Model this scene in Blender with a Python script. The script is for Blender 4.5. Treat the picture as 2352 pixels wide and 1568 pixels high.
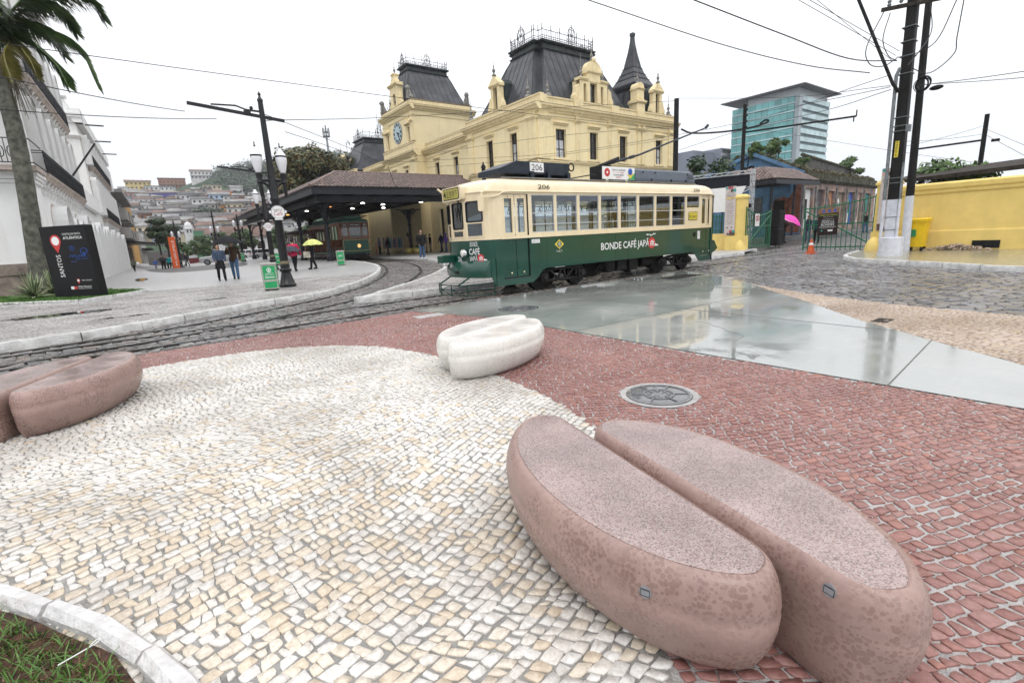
import bpy,bmesh,math,random
import numpy as np
from mathutils import Vector,Matrix,noise as mnoise
from mathutils.geometry import delaunay_2d_cdt
for o in list(bpy.data.objects):bpy.data.objects.remove(o)
random.seed(7);RNG=np.random.default_rng(7)
SC=bpy.context.scene
COL=SC.collection
PI=math.pi
R=math.radians
# ------------------------------------------------------------------ camera
CAM_H=1.4;FPX=1108.0;SLOPE=0.0535;HOR=242.0
_n=Vector((SLOPE,1,HOR/FPX)).normalized()
_Z=-_n
_d1=Vector((1526,-HOR-SLOPE*1526,FPX));_X=(_d1-_d1.dot(_Z)*_Z).normalized()
_Y=_Z.cross(_X)
def ray(px,py):
 v=Vector((px-1176,py-784,FPX));return Vector((_X.dot(v),_Y.dot(v),_Z.dot(v)))
def at(px,py,z=0.0):
 """world point at height z seen at photo position (2352 px wide scale)"""
 d=ray(px,py);t=(z-CAM_H)/d.z;return Vector((d.x*t,d.y*t,z))
def onY(px,py,Y):
 d=ray(px,py);t=Y/d.y;return Vector((d.x*t,Y,CAM_H+d.z*t))
def onX(px,py,X):
 d=ray(px,py);t=X/d.x;return Vector((X,d.y*t,CAM_H+d.z*t))
def atD(px,py,D):
 d=ray(px,py);t=D/math.hypot(d.x,d.y);return Vector((d.x*t,d.y*t,CAM_H+d.z*t))
cam_d=bpy.data.cameras.new('camera');cam=bpy.data.objects.new('camera',cam_d);COL.objects.link(cam)
cam_d.sensor_width=36;cam_d.lens=FPX/2352*36;cam_d.clip_end=4000;cam_d.clip_start=0.05
def w(v):return Vector((_X.dot(v),_Y.dot(v),_Z.dot(v)))
cx,cy,cz=w(Vector((1,0,0))),w(Vector((0,-1,0))),w(Vector((0,0,-1)))
cam.matrix_world=Matrix(((cx.x,cy.x,cz.x,0),(cx.y,cy.y,cz.y,0),(cx.z,cy.z,cz.z,CAM_H),(0,0,0,1)))
SC.camera=cam
NPM=np.array([[*(_X)],[*(_Y)],[*(_Z)]])
def project(P):
 P=np.asarray(P,float);q=(P-np.array([0,0,CAM_H]))@NPM
 zc=np.where(q[:,2]>1e-3,q[:,2],1e-3)
 return 1176+FPX*q[:,0]/zc,784+FPX*q[:,1]/zc,q[:,2]
# ------------------------------------------------------------------ world, sun, exposure
SUN_EL,SUN_AZ=R(58),R(200)
wd=bpy.data.worlds.new('World');SC.world=wd;wd.use_nodes=True
nt=wd.node_tree;N=nt.nodes;L=nt.links
for n_ in list(N):N.remove(n_)
out=N.new('ShaderNodeOutputWorld');bg=N.new('ShaderNodeBackground');bg.inputs[1].default_value=0.1
sky=N.new('ShaderNodeTexSky');sky.sky_type='NISHITA';sky.sun_disc=False
sky.sun_elevation=SUN_EL;sky.sun_rotation=SUN_AZ;sky.dust_density=3
tc=N.new('ShaderNodeTexCoord');sx=N.new('ShaderNodeSeparateXYZ');L.new(tc.outputs['Generated'],sx.inputs[0])
rmp=N.new('ShaderNodeValToRGB')
L.new(sx.outputs['Z'],rmp.inputs[0])
e=rmp.color_ramp.elements
e[0].position=0.0;e[0].color=(10.6,11.1,11.7,1)
e[1].position=1.0;e[1].color=(23,23,23.6,1)
k=e.new(0.22);k.color=(12.2,12.4,12.7,1)
k=e.new(0.5);k.color=(15.6,15.8,16.1,1)
nz=N.new('ShaderNodeTexNoise');nz.inputs['Scale'].default_value=2.2;nz.inputs['Detail'].default_value=4
mr=N.new('ShaderNodeMapRange');mr.inputs['From Min'].default_value=0.3;mr.inputs['From Max'].default_value=0.7
mr.inputs['To Min'].default_value=0.96;mr.inputs['To Max'].default_value=1.05
L.new(tc.outputs['Generated'],nz.inputs['Vector']);L.new(nz.outputs[0],mr.inputs[0])
mul=N.new('ShaderNodeVectorMath');mul.operation='SCALE';L.new(rmp.outputs[0],mul.inputs[0]);L.new(mr.outputs[0],mul.inputs['Scale'])
mixw=N.new('ShaderNodeMix');mixw.data_type='RGBA';mixw.inputs[0].default_value=0.93
L.new(sky.outputs[0],mixw.inputs[6]);L.new(mul.outputs[0],mixw.inputs[7])
L.new(mixw.outputs[2],bg.inputs[0]);L.new(bg.outputs[0],out.inputs[0])
sun_d=bpy.data.lights.new('sun','SUN');sun_d.energy=0.8;sun_d.angle=R(25);sun_d.color=(1,0.96,0.9)
sun=bpy.data.objects.new('sun',sun_d);COL.objects.link(sun)
sun.location=(0,0,60)
_sd=Vector((-0.25,-0.45,0.86)).normalized()
sun.rotation_euler=_sd.to_track_quat('Z','Y').to_euler()
sky.sun_elevation=math.asin(_sd.z);sky.sun_rotation=math.atan2(_sd.x,_sd.y)
vs=SC.view_settings;vs.view_transform='Standard';vs.look='None';vs.exposure=0;vs.gamma=1;vs.use_curve_mapping=False
HAZE_D=.0004
SC.cycles.max_bounces=8;SC.cycles.volume_bounces=0;SC.cycles.diffuse_bounces=3;SC.cycles.glossy_bounces=3;SC.cycles.transparent_max_bounces=12
# ------------------------------------------------------------------ materials
MATS={}
def M(name,col=(.5,.5,.5),rough=.6,var=.18,ns=6.0,bump=0.0,bs=40.0,coat=0.0,cr=.08,metal=0.0,col2=None,ior=1.45,emit=None,alpha=1.0,dirt=0.0,dirtcol=(.08,.06,.045),streak=0.0,trans=0.0,objvar=0.0,dsc=1.3):
 if name in MATS:return MATS[name]
 m=bpy.data.materials.new(name);m.use_nodes=True;MATS[name]=m
 t=m.node_tree;n=t.nodes;l=t.links;b=n['Principled BSDF']
 b.inputs['Roughness'].default_value=rough;b.inputs['Metallic'].default_value=metal;b.inputs['IOR'].default_value=ior
 b.inputs['Coat Weight'].default_value=coat;b.inputs['Coat Roughness'].default_value=cr
 b.inputs['Transmission Weight'].default_value=trans;b.inputs['Alpha'].default_value=alpha
 if max(col)<.09 and metal==0:b.inputs['Specular IOR Level'].default_value=.22
 tx=n.new('ShaderNodeTexCoord')
 if col2 is None:col2=tuple(max(0,x*(1-var*1.6)) for x in col);c1=tuple(min(1,x*(1+var*.5)) for x in col)
 else:c1=col
 nz=n.new('ShaderNodeTexNoise');nz.inputs['Scale'].default_value=ns;nz.inputs['Detail'].default_value=5;nz.inputs['Roughness'].default_value=.6
 l.new(tx.outputs['Object'],nz.inputs['Vector'])
 rp=n.new('ShaderNodeValToRGB');rp.color_ramp.elements[0].position=.32;rp.color_ramp.elements[1].position=.68
 rp.color_ramp.elements[0].color=(*col2,1);rp.color_ramp.elements[1].color=(*c1,1)
 l.new(nz.outputs[0],rp.inputs[0]);cur=rp.outputs[0]
 if dirt>0 or streak>0:
  n2=n.new('ShaderNodeTexNoise');n2.inputs['Scale'].default_value=dsc;n2.inputs['Detail'].default_value=8;n2.inputs['Roughness'].default_value=.7
  if streak>0:
   mp=n.new('ShaderNodeMapping');mp.inputs['Scale'].default_value=(2.2,2.2,.22);l.new(tx.outputs['Object'],mp.inputs[0]);l.new(mp.outputs[0],n2.inputs['Vector'])
  else:l.new(tx.outputs['Object'],n2.inputs['Vector'])
  r2=n.new('ShaderNodeValToRGB');r2.color_ramp.elements[0].position=.52;r2.color_ramp.elements[1].position=.75
  r2.color_ramp.elements[0].color=(0,0,0,1);dd=max(dirt,streak);r2.color_ramp.elements[1].color=(dd,dd,dd,1)
  l.new(n2.outputs[0],r2.inputs[0])
  mx=n.new('ShaderNodeMix');mx.data_type='RGBA';l.new(r2.outputs[0],mx.inputs[0]);l.new(cur,mx.inputs[6]);mx.inputs[7].default_value=(*dirtcol,1);cur=mx.outputs[2]
 if objvar>0:
  oi=n.new('ShaderNodeObjectInfo');mr_=n.new('ShaderNodeMapRange');mr_.inputs['To Min'].default_value=1-objvar;mr_.inputs['To Max'].default_value=1+objvar
  l.new(oi.outputs['Random'],mr_.inputs[0]);sc_=n.new('ShaderNodeVectorMath');sc_.operation='SCALE';l.new(cur,sc_.inputs[0]);l.new(mr_.outputs[0],sc_.inputs['Scale']);cur=sc_.outputs[0]
 l.new(cur,b.inputs['Base Color'])
 if emit:b.inputs['Emission Color'].default_value=(*emit[:3],1);b.inputs['Emission Strength'].default_value=emit[3]
 if bump>0:
  n3=n.new('ShaderNodeTexNoise');n3.inputs['Scale'].default_value=bs;n3.inputs['Detail'].default_value=4;l.new(tx.outputs['Object'],n3.inputs['Vector'])
  bp=n.new('ShaderNodeBump');bp.inputs['Strength'].default_value=bump;bp.inputs['Distance'].default_value=.02
  l.new(n3.outputs[0],bp.inputs['Height']);l.new(bp.outputs[0],b.inputs['Normal'])
 return m
def M_stone(name,cols,rough=.45,wet=.3,ns=38.0,bump=.35,spot=None,ior=1.45):
 """stones: colour chosen per stone by the 'tint' attribute, plus veins and grain"""
 m=bpy.data.materials.new(name);m.use_nodes=True;MATS[name]=m
 t=m.node_tree;n=t.nodes;l=t.links;b=n['Principled BSDF'];b.inputs['IOR'].default_value=ior
 at_=n.new('ShaderNodeAttribute');at_.attribute_name='tint'
 rp=n.new('ShaderNodeValToRGB');rp.color_ramp.elements.remove(rp.color_ramp.elements[0])
 for i,c in enumerate(cols):
  el=rp.color_ramp.elements[0] if i==0 else rp.color_ramp.elements.new(i/(len(cols)-1))
  el.position=i/(len(cols)-1);el.color=(*c,1)
 l.new(at_.outputs['Fac'],rp.inputs[0]);cur=rp.outputs[0]
 g=n.new('ShaderNodeNewGeometry')
 nz=n.new('ShaderNodeTexNoise');nz.inputs['Scale'].default_value=ns;nz.inputs['Detail'].default_value=6;nz.inputs['Roughness'].default_value=.65
 nz.inputs['Distortion'].default_value=.8
 l.new(g.outputs['Position'],nz.inputs['Vector'])
 r2=n.new('ShaderNodeValToRGB');r2.color_ramp.elements[0].position=.3;r2.color_ramp.elements[1].position=.62
 r2.color_ramp.elements[0].color=(.62,.58,.53,1);r2.color_ramp.elements[1].color=(1.04,1.04,1.04,1)
 l.new(nz.outputs[0],r2.inputs[0])
 mx=n.new('ShaderNodeMix');mx.data_type='RGBA';mx.blend_type='MULTIPLY';mx.inputs[0].default_value=.85
 l.new(cur,mx.inputs[6]);l.new(r2.outputs[0],mx.inputs[7]);cur=mx.outputs[2]
 n4=n.new('ShaderNodeTexNoise');n4.inputs['Scale'].default_value=.9;n4.inputs['Detail'].default_value=5;l.new(g.outputs['Position'],n4.inputs['Vector'])
 r4=n.new('ShaderNodeValToRGB');r4.color_ramp.elements[0].position=.35;r4.color_ramp.elements[1].position=.65
 if spot is None:spot=(.72,.70,.68)
 r4.color_ramp.elements[0].color=(*spot,1);r4.color_ramp.elements[1].color=(1,1,1,1);l.new(n4.outputs[0],r4.inputs[0])
 m2=n.new('ShaderNodeMix');m2.data_type='RGBA';m2.blend_type='MULTIPLY';m2.inputs[0].default_value=1
 l.new(cur,m2.inputs[6]);l.new(r4.outputs[0],m2.inputs[7]);l.new(m2.outputs[2],b.inputs['Base Color'])
 rr=n.new('ShaderNodeMapRange');rr.inputs['From Min'].default_value=.35;rr.inputs['From Max'].default_value=.65
 rr.inputs['To Min'].default_value=max(.05,rough-wet);rr.inputs['To Max'].default_value=rough
 l.new(n4.outputs[0],rr.inputs[0]);l.new(rr.outputs[0],b.inputs['Roughness'])
 bp=n.new('ShaderNodeBump');bp.inputs['Strength'].default_value=bump;bp.inputs['Distance'].default_value=.006
 l.new(nz.outputs[0],bp.inputs['Height']);l.new(bp.outputs[0],b.inputs['Normal'])
 return m
TMP=bpy.data.scenes.new('t');TVL=TMP.view_layers[0]
def evaluated_mesh(o):
 TMP.collection.objects.link(o);TVL.update();me=bpy.data.meshes.new_from_object(o.evaluated_get(TVL.depsgraph));bpy.data.objects.remove(o);return me
# ------------------------------------------------------------------ objects
def tag(o,label=None,cat=None,group=None,kind=None):
 if label:o['label']=label
 if cat:o['category']=cat
 if group:o['group']=group
 if kind:o['kind']=kind
 return o
def thing(name,label,cat,loc=(0,0,0),rz=0.0,group=None,kind=None):
 o=bpy.data.objects.new(name,None);COL.objects.link(o);o.location=loc;o.rotation_euler=(0,0,rz);o.empty_display_size=.2
 return tag(o,label,cat,group,kind)
def kids(o):return[c for c in o.children]
def copy_tree(o,parent=None,loc=None,rz=None,label=None,group=None):
 c=o.copy();COL.objects.link(c)
 if parent is not None:c.parent=parent
 if loc is not None:c.location=loc
 if rz is not None:c.rotation_euler=(0,0,rz)
 if label:c['label']=label
 if group:c['group']=group
 for ch in list(o.children):copy_tree(ch,c)
 return c
def root_of(o):
 while o.parent:o=o.parent
 return o
class MB:
 def __init__(s):s.v=[];s.f=[];s.m=[]
 def add(s,vs,fs,mi=0):
  b=len(s.v);s.v.extend([tuple(p) for p in vs]);s.f.extend([tuple(b+i for i in f) for f in fs]);s.m.extend([mi]*len(fs));return s
 def box(s,x0,x1,y0,y1,z0,z1,mi=0):
  v=[(x0,y0,z0),(x1,y0,z0),(x1,y1,z0),(x0,y1,z0),(x0,y0,z1),(x1,y0,z1),(x1,y1,z1),(x0,y1,z1)]
  return s.add(v,[(0,3,2,1),(4,5,6,7),(0,1,5,4),(1,2,6,5),(2,3,7,6),(3,0,4,7)],mi)
 def cbox(s,c,sx,sy,sz,mi=0):return s.box(c[0]-sx/2,c[0]+sx/2,c[1]-sy/2,c[1]+sy/2,c[2]-sz/2,c[2]+sz/2,mi)
 def bbox(s,x0,x1,y0,y1,z0,z1,b=.01,mi=0):
  p=[(x0+b,y0),(x1-b,y0),(x1,y0+b),(x1,y1-b),(x1-b,y1),(x0+b,y1),(x0,y1-b),(x0,y0+b)]
  q=[(x0+2*b,y0+b),(x1-2*b,y0+b),(x1-b,y0+2*b),(x1-b,y1-2*b),(x1-2*b,y1-b),(x0+2*b,y1-b),(x0+b,y1-2*b),(x0+b,y0+2*b)]
  return s.loft([[(a,c,z0) for a,c in p],[(a,c,z1-b) for a,c in p],[(a,c,z1) for a,c in q]],mi)
 def loft(s,rings,mi=0,caps=True,closed=True):
  n=len(rings[0]);b=len(s.v)
  for r in rings:s.v.extend([tuple(p) for p in r])
  for i in range(len(rings)-1):
   for j in range(n if closed else n-1):
    a=b+i*n+j;a2=b+i*n+(j+1)%n
    s.f.append((a,a2,a2+n,a+n));s.m.append(mi)
  if caps and closed:
   s.f.append(tuple(b+j for j in range(n-1,-1,-1)));s.m.append(mi)
   s.f.append(tuple(b+(len(rings)-1)*n+j for j in range(n)));s.m.append(mi)
  return s
 def tube(s,pts,r,n=8,mi=0,caps=True,closed=False):
  pts=[Vector(p) for p in pts];k=len(pts);rs=r if isinstance(r,(list,tuple)) else[r]*k
  rings=[];up=None
  for i in range(k):
   t=(pts[min(i+1,k-1)]-pts[max(i-1,0)])
   if closed:t=pts[(i+1)%k]-pts[i-1]
   t=t.normalized() if t.length>1e-9 else Vector((0,0,1))
   if up is None:up=Vector((0,0,1)) if abs(t.z)<.9 else Vector((1,0,0))
   a=t.cross(up);
   if a.length<1e-5:a=t.orthogonal()
   a.normalize();b_=a.cross(t).normalized();up=b_
   rings.append([pts[i]+(a*math.cos(2*PI*j/n)+b_*math.sin(2*PI*j/n))*rs[i] for j in range(n)])
  if closed:rings.append(rings[0]);caps=False
  return s.loft(rings,mi,caps)
 def beam(s,p0,p1,wd,ht=None,mi=0):
  p0=Vector(p0);p1=Vector(p1);ht=ht or wd;t=(p1-p0).normalized();up=Vector((0,0,1)) if abs(t.z)<.95 else Vector((0,1,0))
  a=t.cross(up).normalized()*wd/2;b_=a.cross(t).normalized()*ht/2
  rg=lambda p:[p-a-b_,p+a-b_,p+a+b_,p-a+b_]
  return s.loft([rg(p0),rg(p1)],mi)
 def lathe(s,prof,c=(0,0,0),n=16,mi=0,caps=True):
  return s.loft([[(c[0]+r*math.cos(2*PI*j/n),c[1]+r*math.sin(2*PI*j/n),c[2]+z) for j in range(n)] for r,z in prof],mi,caps)
 def ell(s,c,rx,ry,rz,nu=10,nv=7,mi=0):
  rings=[]
  for i in range(nv+1):
   th=PI*i/nv;rr=max(math.sin(th),.02);rings.append([(c[0]+rx*rr*math.cos(2*PI*j/nu),c[1]+ry*rr*math.sin(2*PI*j/nu),c[2]-rz*math.cos(th)) for j in range(nu)])
  return s.loft(rings,mi)
 def prism(s,poly,z0,z1,mi=0):
  return s.loft([[(x,y,z0) for x,y in poly],[(x,y,z1) for x,y in poly]],mi)
 def plate(s,poly,O,U,V,d=.01,mi=0):
  """2-D polygon (u,v) on plane O,U,V raised by d along U x V (front face + rim)"""
  O=Vector(O);U=Vector(U).normalized();V=Vector(V).normalized();Nn=U.cross(V)
  return s.loft([[O+U*u+V*v for u,v in poly],[O+U*u+V*v+Nn*d for u,v in poly]],mi)
 def quad(s,a,b,c,d,mi=0):return s.add([a,b,c,d],[(0,1,2,3)],mi)
 def build(s,name,mats,parent=None,world=False,smooth=False,ang=35,label=None):
  me=bpy.data.meshes.new(name);vs_=s.v
  if world and parent is not None:
   rt=root_of(parent);off=rt.location;rz=rt.rotation_euler.z
   if abs(rz)>1e-9:
    c_,s_=math.cos(-rz),math.sin(-rz);vs_=[((x-off.x)*c_-(y-off.y)*s_,(x-off.x)*s_+(y-off.y)*c_,z-off.z) for x,y,z in vs_]
   else:vs_=[(x-off.x,y-off.y,z-off.z) for x,y,z in vs_]
  me.from_pydata(vs_,[],s.f)
  for m_ in(mats if isinstance(mats,(list,tuple)) else[mats]):me.materials.append(m_)
  if isinstance(mats,(list,tuple)) and len(mats)>1:me.polygons.foreach_set('material_index',s.m)
  if smooth:
   me.polygons.foreach_set('use_smooth',[True]*len(me.polygons));me.set_sharp_from_angle(angle=R(ang))
  me.update()
  o=bpy.data.objects.new(name,me);COL.objects.link(o)
  if parent is not None:o.parent=parent
  if label:o['label']=label
  return o
def circ(r,n=24,c=(0,0),a0=0.0,a1=2*PI):return[(c[0]+r*math.cos(a0+(a1-a0)*i/n),c[1]+r*math.sin(a0+(a1-a0)*i/n)) for i in range(n)]
def rrect(x0,x1,y0,y1,r=.03,n=4):
 p=[]
 for cx_,cy_,a in((x1-r,y0+r,-PI/2),(x1-r,y1-r,0),(x0+r,y1-r,PI/2),(x0+r,y0+r,PI)):
  p+=[(cx_+r*math.cos(a+PI/2*i/n),cy_+r*math.sin(a+PI/2*i/n)) for i in range(n+1)]
 return p
def np_mesh(name,V,loops,starts,totals,mats,parent=None,attr=None,smooth=False,uvn=None):
 me=bpy.data.meshes.new(name);V=np.asarray(V,np.float32)
 me.vertices.add(len(V));me.vertices.foreach_set('co',V.ravel())
 me.loops.add(len(loops));me.loops.foreach_set('vertex_index',np.asarray(loops,np.int32))
 me.polygons.add(len(starts));me.polygons.foreach_set('loop_start',np.asarray(starts,np.int32));me.polygons.foreach_set('loop_total',np.asarray(totals,np.int32))
 for m_ in(mats if isinstance(mats,(list,tuple)) else[mats]):me.materials.append(m_)
 if attr is not None:
  a=me.attributes.new('tint','FLOAT','FACE');a.data.foreach_set('value',np.asarray(attr,np.float32))
 if smooth:me.polygons.foreach_set('use_smooth',np.ones(len(starts),bool))
 me.update(calc_edges=True);me.validate()
 o=bpy.data.objects.new(name,me);COL.objects.link(o)
 if parent is not None:o.parent=parent
 return o
_fontcache={}
def text(sx,O,U,V,wd,ht,m,parent,name='lettering',d=.003,world=False,shear=0.0,bold=False,lab=None):
 """real letters, fitted to wd x ht on plane O (lower-left), U, V"""
 cu=bpy.data.curves.new('t','FONT');cu.body=sx;cu.resolution_u=2;cu.shear=shear
 if bold:cu.offset=.012
 me0=evaluated_mesh(bpy.data.objects.new('t',cu));bpy.data.curves.remove(cu)
 co=np.zeros(len(me0.vertices)*3);me0.vertices.foreach_get('co',co);co=co.reshape(-1,3)
 fs=[tuple(p.vertices) for p in me0.polygons];bpy.data.meshes.remove(me0)
 if len(co)==0:return None
 mn=co.min(0);mxx=co.max(0);sc=(wd/max(mxx[0]-mn[0],1e-6),ht/max(mxx[1]-mn[1],1e-6))
 O=Vector(O);U=Vector(U).normalized();V=Vector(V).normalized();Nn=U.cross(V)
 b=MB();b.add([O+U*((p[0]-mn[0])*sc[0])+V*((p[1]-mn[1])*sc[1])+Nn*d for p in co],fs)
 o=b.build(name,m,parent,world=world)
 return o
def inpoly(P,poly):
 x=P[:,0];y=P[:,1];c=np.zeros(len(P),bool);n=len(poly)
 for i in range(n):
  x1,y1=poly[i];x2,y2=poly[(i+1)%n]
  if y1==y2:continue
  k=((y1>y)!=(y2>y))&(x<(x2-x1)*(y-y1)/(y2-y1)+x1);c^=k
 return c
def pl_dist(P,line):
 d=np.full(len(P),1e9)
 for(a,b) in zip(line[:-1],line[1:]):
  a=np.array(a[:2]);b=np.array(b[:2]);ab=b-a;t=np.clip(((P-a)@ab)/(ab@ab),0,1);d=np.minimum(d,np.hypot(*(P-a-t[:,None]*ab).T))
 return d
def smooth_line(pts,n=6):
 """Catmull-Rom through points"""
 P=[np.array(p,float) for p in pts];P=[2*P[0]-P[1]]+P+[2*P[-1]-P[-2]];o=[]
 for i in range(1,len(P)-2):
  for k_ in range(n):
   t=k_/n;a,b,c,d=P[i-1:i+3]
   o.append(tuple(.5*((2*b)+(c-a)*t+(2*a-5*b+4*c-d)*t*t+(3*b-a-3*c+d)*t**3)))
 o.append(tuple(P[-2]));return o
def sstep(a,b,x):
 t=np.clip((np.asarray(x,float)-a)/(b-a),0,1);return t*t*(3-2*t)
def offset_line(pts,d):
 o=[];P=[Vector(p[:2]) for p in pts]
 for i in range(len(P)):
  t=(P[min(i+1,len(P)-1)]-P[max(i-1,0)]).normalized();o.append((P[i].x-t.y*d,P[i].y+t.x*d))
 return o
# ================================================================== GROUND
def zr(x,y):return .16*sstep(14,32,y)*sstep(3,8,x)*(1-sstep(24.5,27,x))
def zp(x,y):return .13+zr(x,y)-.42*sstep(32,68,y)*sstep(-1.5,2,x)*(1-sstep(6,10,x))
def z0(x,y):return zr(x,y)
def flat(v):return lambda x,y:v+0*np.asarray(x,float)
def sheet(name,poly,zf,m,label,step=1.0,kind='structure',cat=None):
 pts=[]
 P=list(poly)
 for i in range(len(P)):
  a=Vector(P[i][:2]);b=Vector(P[(i+1)%len(P)][:2]);k_=max(1,int((b-a).length/step))
  for j in range(k_):pts.append(a.lerp(b,j/k_))
 nb=len(pts);edges=[(i,(i+1)%nb) for i in range(nb)]
 xs=[p.x for p in pts];ys=[p.y for p in pts]
 gx,gy=np.meshgrid(np.arange(min(xs)+step/2,max(xs),step),np.arange(min(ys)+step/2,max(ys),step))
 g=np.stack([gx.ravel(),gy.ravel()],1)
 if len(g):
  g=g[inpoly(g,[(p.x,p.y) for p in pts])]
  g=g[pl_dist(g,[(p.x,p.y) for p in pts]+[(pts[0].x,pts[0].y)])>step*.3]
 allp=pts+[Vector(q) for q in g]
 r=delaunay_2d_cdt(allp,edges,[],1,1e-5)
 V=np.array([(v.x,v.y) for v in r[0]]);z=zf(V[:,0],V[:,1])
 F=[f if(V[f[1]][0]-V[f[0]][0])*(V[f[2]][1]-V[f[0]][1])-(V[f[1]][1]-V[f[0]][1])*(V[f[2]][0]-V[f[0]][0])>0 else f[::-1] for f in r[2]]
 b=MB();b.add([(x,y,zz) for(x,y),zz in zip(V,z)],F)
 o=b.build(name,m);return tag(o,label,cat or name.replace('_',' '),None,kind)
PLAZA_KERB=smooth_line([(-14,7.0),(-8,9.3),(-4.2,10.45),(-2.09,10.96),(-.74,11.47),(.93,12.65),(2.54,13.6),(3.92,14.28),(5.33,15.86),(6.82,18.16),(8.6,21.6),(9.9,25.0),(10.9,29.0),(11.6,33.5),(12.0,40),(12.1,60)],5)
ISLE_KERB=smooth_line([(3.95,11.62),(5.26,13.0),(7.55,15.5),(9.53,17.94),(11.48,20.84),(13.6,25.6),(14.9,31),(15.4,37),(15.5,45),(15.5,60)],5)
BR_IN=smooth_line([(-9,9.6),(-3,10.6),(-.92,11.0),(.07,11.25),(1.5,12.0),(3.06,13.15),(4.4,14.35),(6.2,16.7),(8.0,19.8),(9.5,23.0),(10.9,26.9),(12.0,31.2),(12.7,36),(13.0,42),(13.0,60)],5)
BR_OUT=smooth_line([(-9,8.3),(-3,9.25),(-.67,9.75),(.25,10.05),(1.4,10.55),(2.6,11.25),(3.63,11.98),(5.0,13.1),(6.6,14.95),(8.5,17.75),(10.3,20.9),(12.0,25.0),(13.3,30),(14.0,35.5),(14.3,42),(14.3,60)],5)
MAIN_N=smooth_line([(-12,8.2),(-6,8.75),(-.36,9.2),(2.04,9.4),(4.2,9.6),(6.5,9.72),(9,9.75),(30,9.75)],5)
MAIN_F=smooth_line([(-12,9.5),(-6,10.05),(-.36,10.5),(2.04,10.7),(4.2,10.9),(6.5,11.02),(9,11.05),(30,11.05)],5)
RED_EDGE=[(-12,7.6),(-6,8.3),(-.9,8.75),(.77,8.8),(2.88,8.98),(4.2,9.15)]
SLAB=[(4.22,9.12),(5.4,9.25),(8.5,9.3),(13.6,9.2),(13.9,9.0)]+smooth_line([(13.95,8.9),(12.4,6.76),(10.62,5.08),(9.16,3.63),(7.99,2.56),(7.36,1.87),(6.9,1.38),(6.5,.9),(6.05,.3),(5.6,-.6),(5.2,-2)],3)+[(4.95,-2),(4.86,.5),(4.82,3.3),(4.8,5.5),(4.78,7.0)]
SLAB_FAR=smooth_line([(13.95,8.9),(12.4,6.76),(10.62,5.08),(9.16,3.63),(7.99,2.56),(7.36,1.87),(6.9,1.38),(6.5,.9),(6.05,.3),(5.6,-.6),(5.2,-2)],3)
BEIGE_FAR=smooth_line([(12.75,7.3),(12.3,6.85),(10.75,4.86),(9.94,3.45),(9.53,2.27),(9.3,1.2),(9.1,0),(9.0,-2.5)],3)
BEIGE=SLAB_FAR[1:]+[(5.2,-2.5)]+BEIGE_FAR[::-1]
WHITE=smooth_line([(-9,5.0),(-6,6.3),(-3.2,7.2),(-1.4,7.55),(-.26,7.62),(.5,7.66),(1.2,7.5),(1.8,7.15),(2.3,6.55),(2.58,5.8),(2.7,5.0),(2.74,4.2),(2.66,3.3),(2.5,2.55),(2.2,1.9)],4)+[(1.95,1.5),(1.15,.79),(1.0,.62),(.4,.0),(-1,-1.2),(-9,-1.2)]
GRASS_OUT=[(-2.2,4.6),(-1.3,3.6),(-.74,2.89),(-.49,2.53),(-.28,2.19),(-.235,2.12),(-.15,1.87),(-.07,1.65),(.02,1.3),(.08,.9)]
GRASS_IN=[(-2.3,4.45),(-1.38,3.5),(-.82,2.82),(-.57,2.46),(-.37,2.14),(-.325,2.06),(-.25,1.83),(-.18,1.62),(-.09,1.27),(-.03,.88)]
GRASSP=GRASS_IN+[(-3,.88),(-3,4.45)]
m_asphalt=M('wet asphalt',(.075,.08,.085),.32,.3,1.2,.3,60,dirt=.4,dirtcol=(.13,.13,.13))
m_mortar_d=M('dark joint sand',(.07,.065,.06),.4,.35,5,.5,80)
m_mortar=M('grey joint mortar',(.33,.32,.305),.55,.25,14,.7,140,dirt=.5,dirtcol=(.12,.11,.10),dsc=2.5)
m_mortar_l=M('pale joint mortar',(.47,.455,.445),.5,.2,14,.7,140,dirt=.3,dirtcol=(.2,.18,.17))
s_white=M_stone('white limestone',[(.62,.60,.57),(.74,.73,.71),(.77,.76,.74),(.70,.67,.62),(.76,.75,.73),(.71,.64,.53),(.79,.785,.775),(.67,.58,.46)],.5,.25)
s_red=M_stone('red porphyry',[(.26,.118,.102),(.33,.165,.148),(.29,.138,.122),(.36,.20,.18),(.28,.13,.115),(.37,.175,.14)],.42,.22,spot=(.86,.86,.88))
s_cob=M_stone('wet granite setts',[(.12,.12,.125),(.19,.185,.185),(.15,.155,.16),(.24,.225,.215),(.14,.14,.145),(.25,.205,.175),(.20,.20,.21)],.3,.18,20,.35)
s_cobr=M_stone('wet granite road setts',[(.15,.15,.16),(.21,.21,.22),(.18,.18,.19),(.25,.24,.235),(.20,.20,.215),(.23,.20,.17)],.26,.15,20,.3)
s_grey=M_stone('grey mosaic stones',[(.33,.325,.325),(.47,.46,.455),(.41,.405,.40),(.54,.53,.52),(.38,.375,.37),(.49,.46,.43)],.42,.25,spot=(.72,.71,.71))
s_beige=M_stone('beige mosaic stones',[(.42,.32,.25),(.52,.42,.34),(.47,.37,.29),(.56,.47,.40),(.49,.40,.34),(.54,.42,.29)],.42,.25,spot=(.8,.78,.76))
m_kerb=M('whitewashed kerb',(.58,.58,.57),.5,.22,5,.5,30,dirt=.75,dirtcol=(.16,.15,.14),dsc=2.2)
m_kerb_g=M('white painted garden kerb',(.60,.59,.585),.55,.14,7,.6,40,dirt=.5,dirtcol=(.36,.31,.26),dsc=5)
m_rail=M('rail steel',(.06,.055,.05),.3,.4,8,.2,30,metal=.7)
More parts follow.
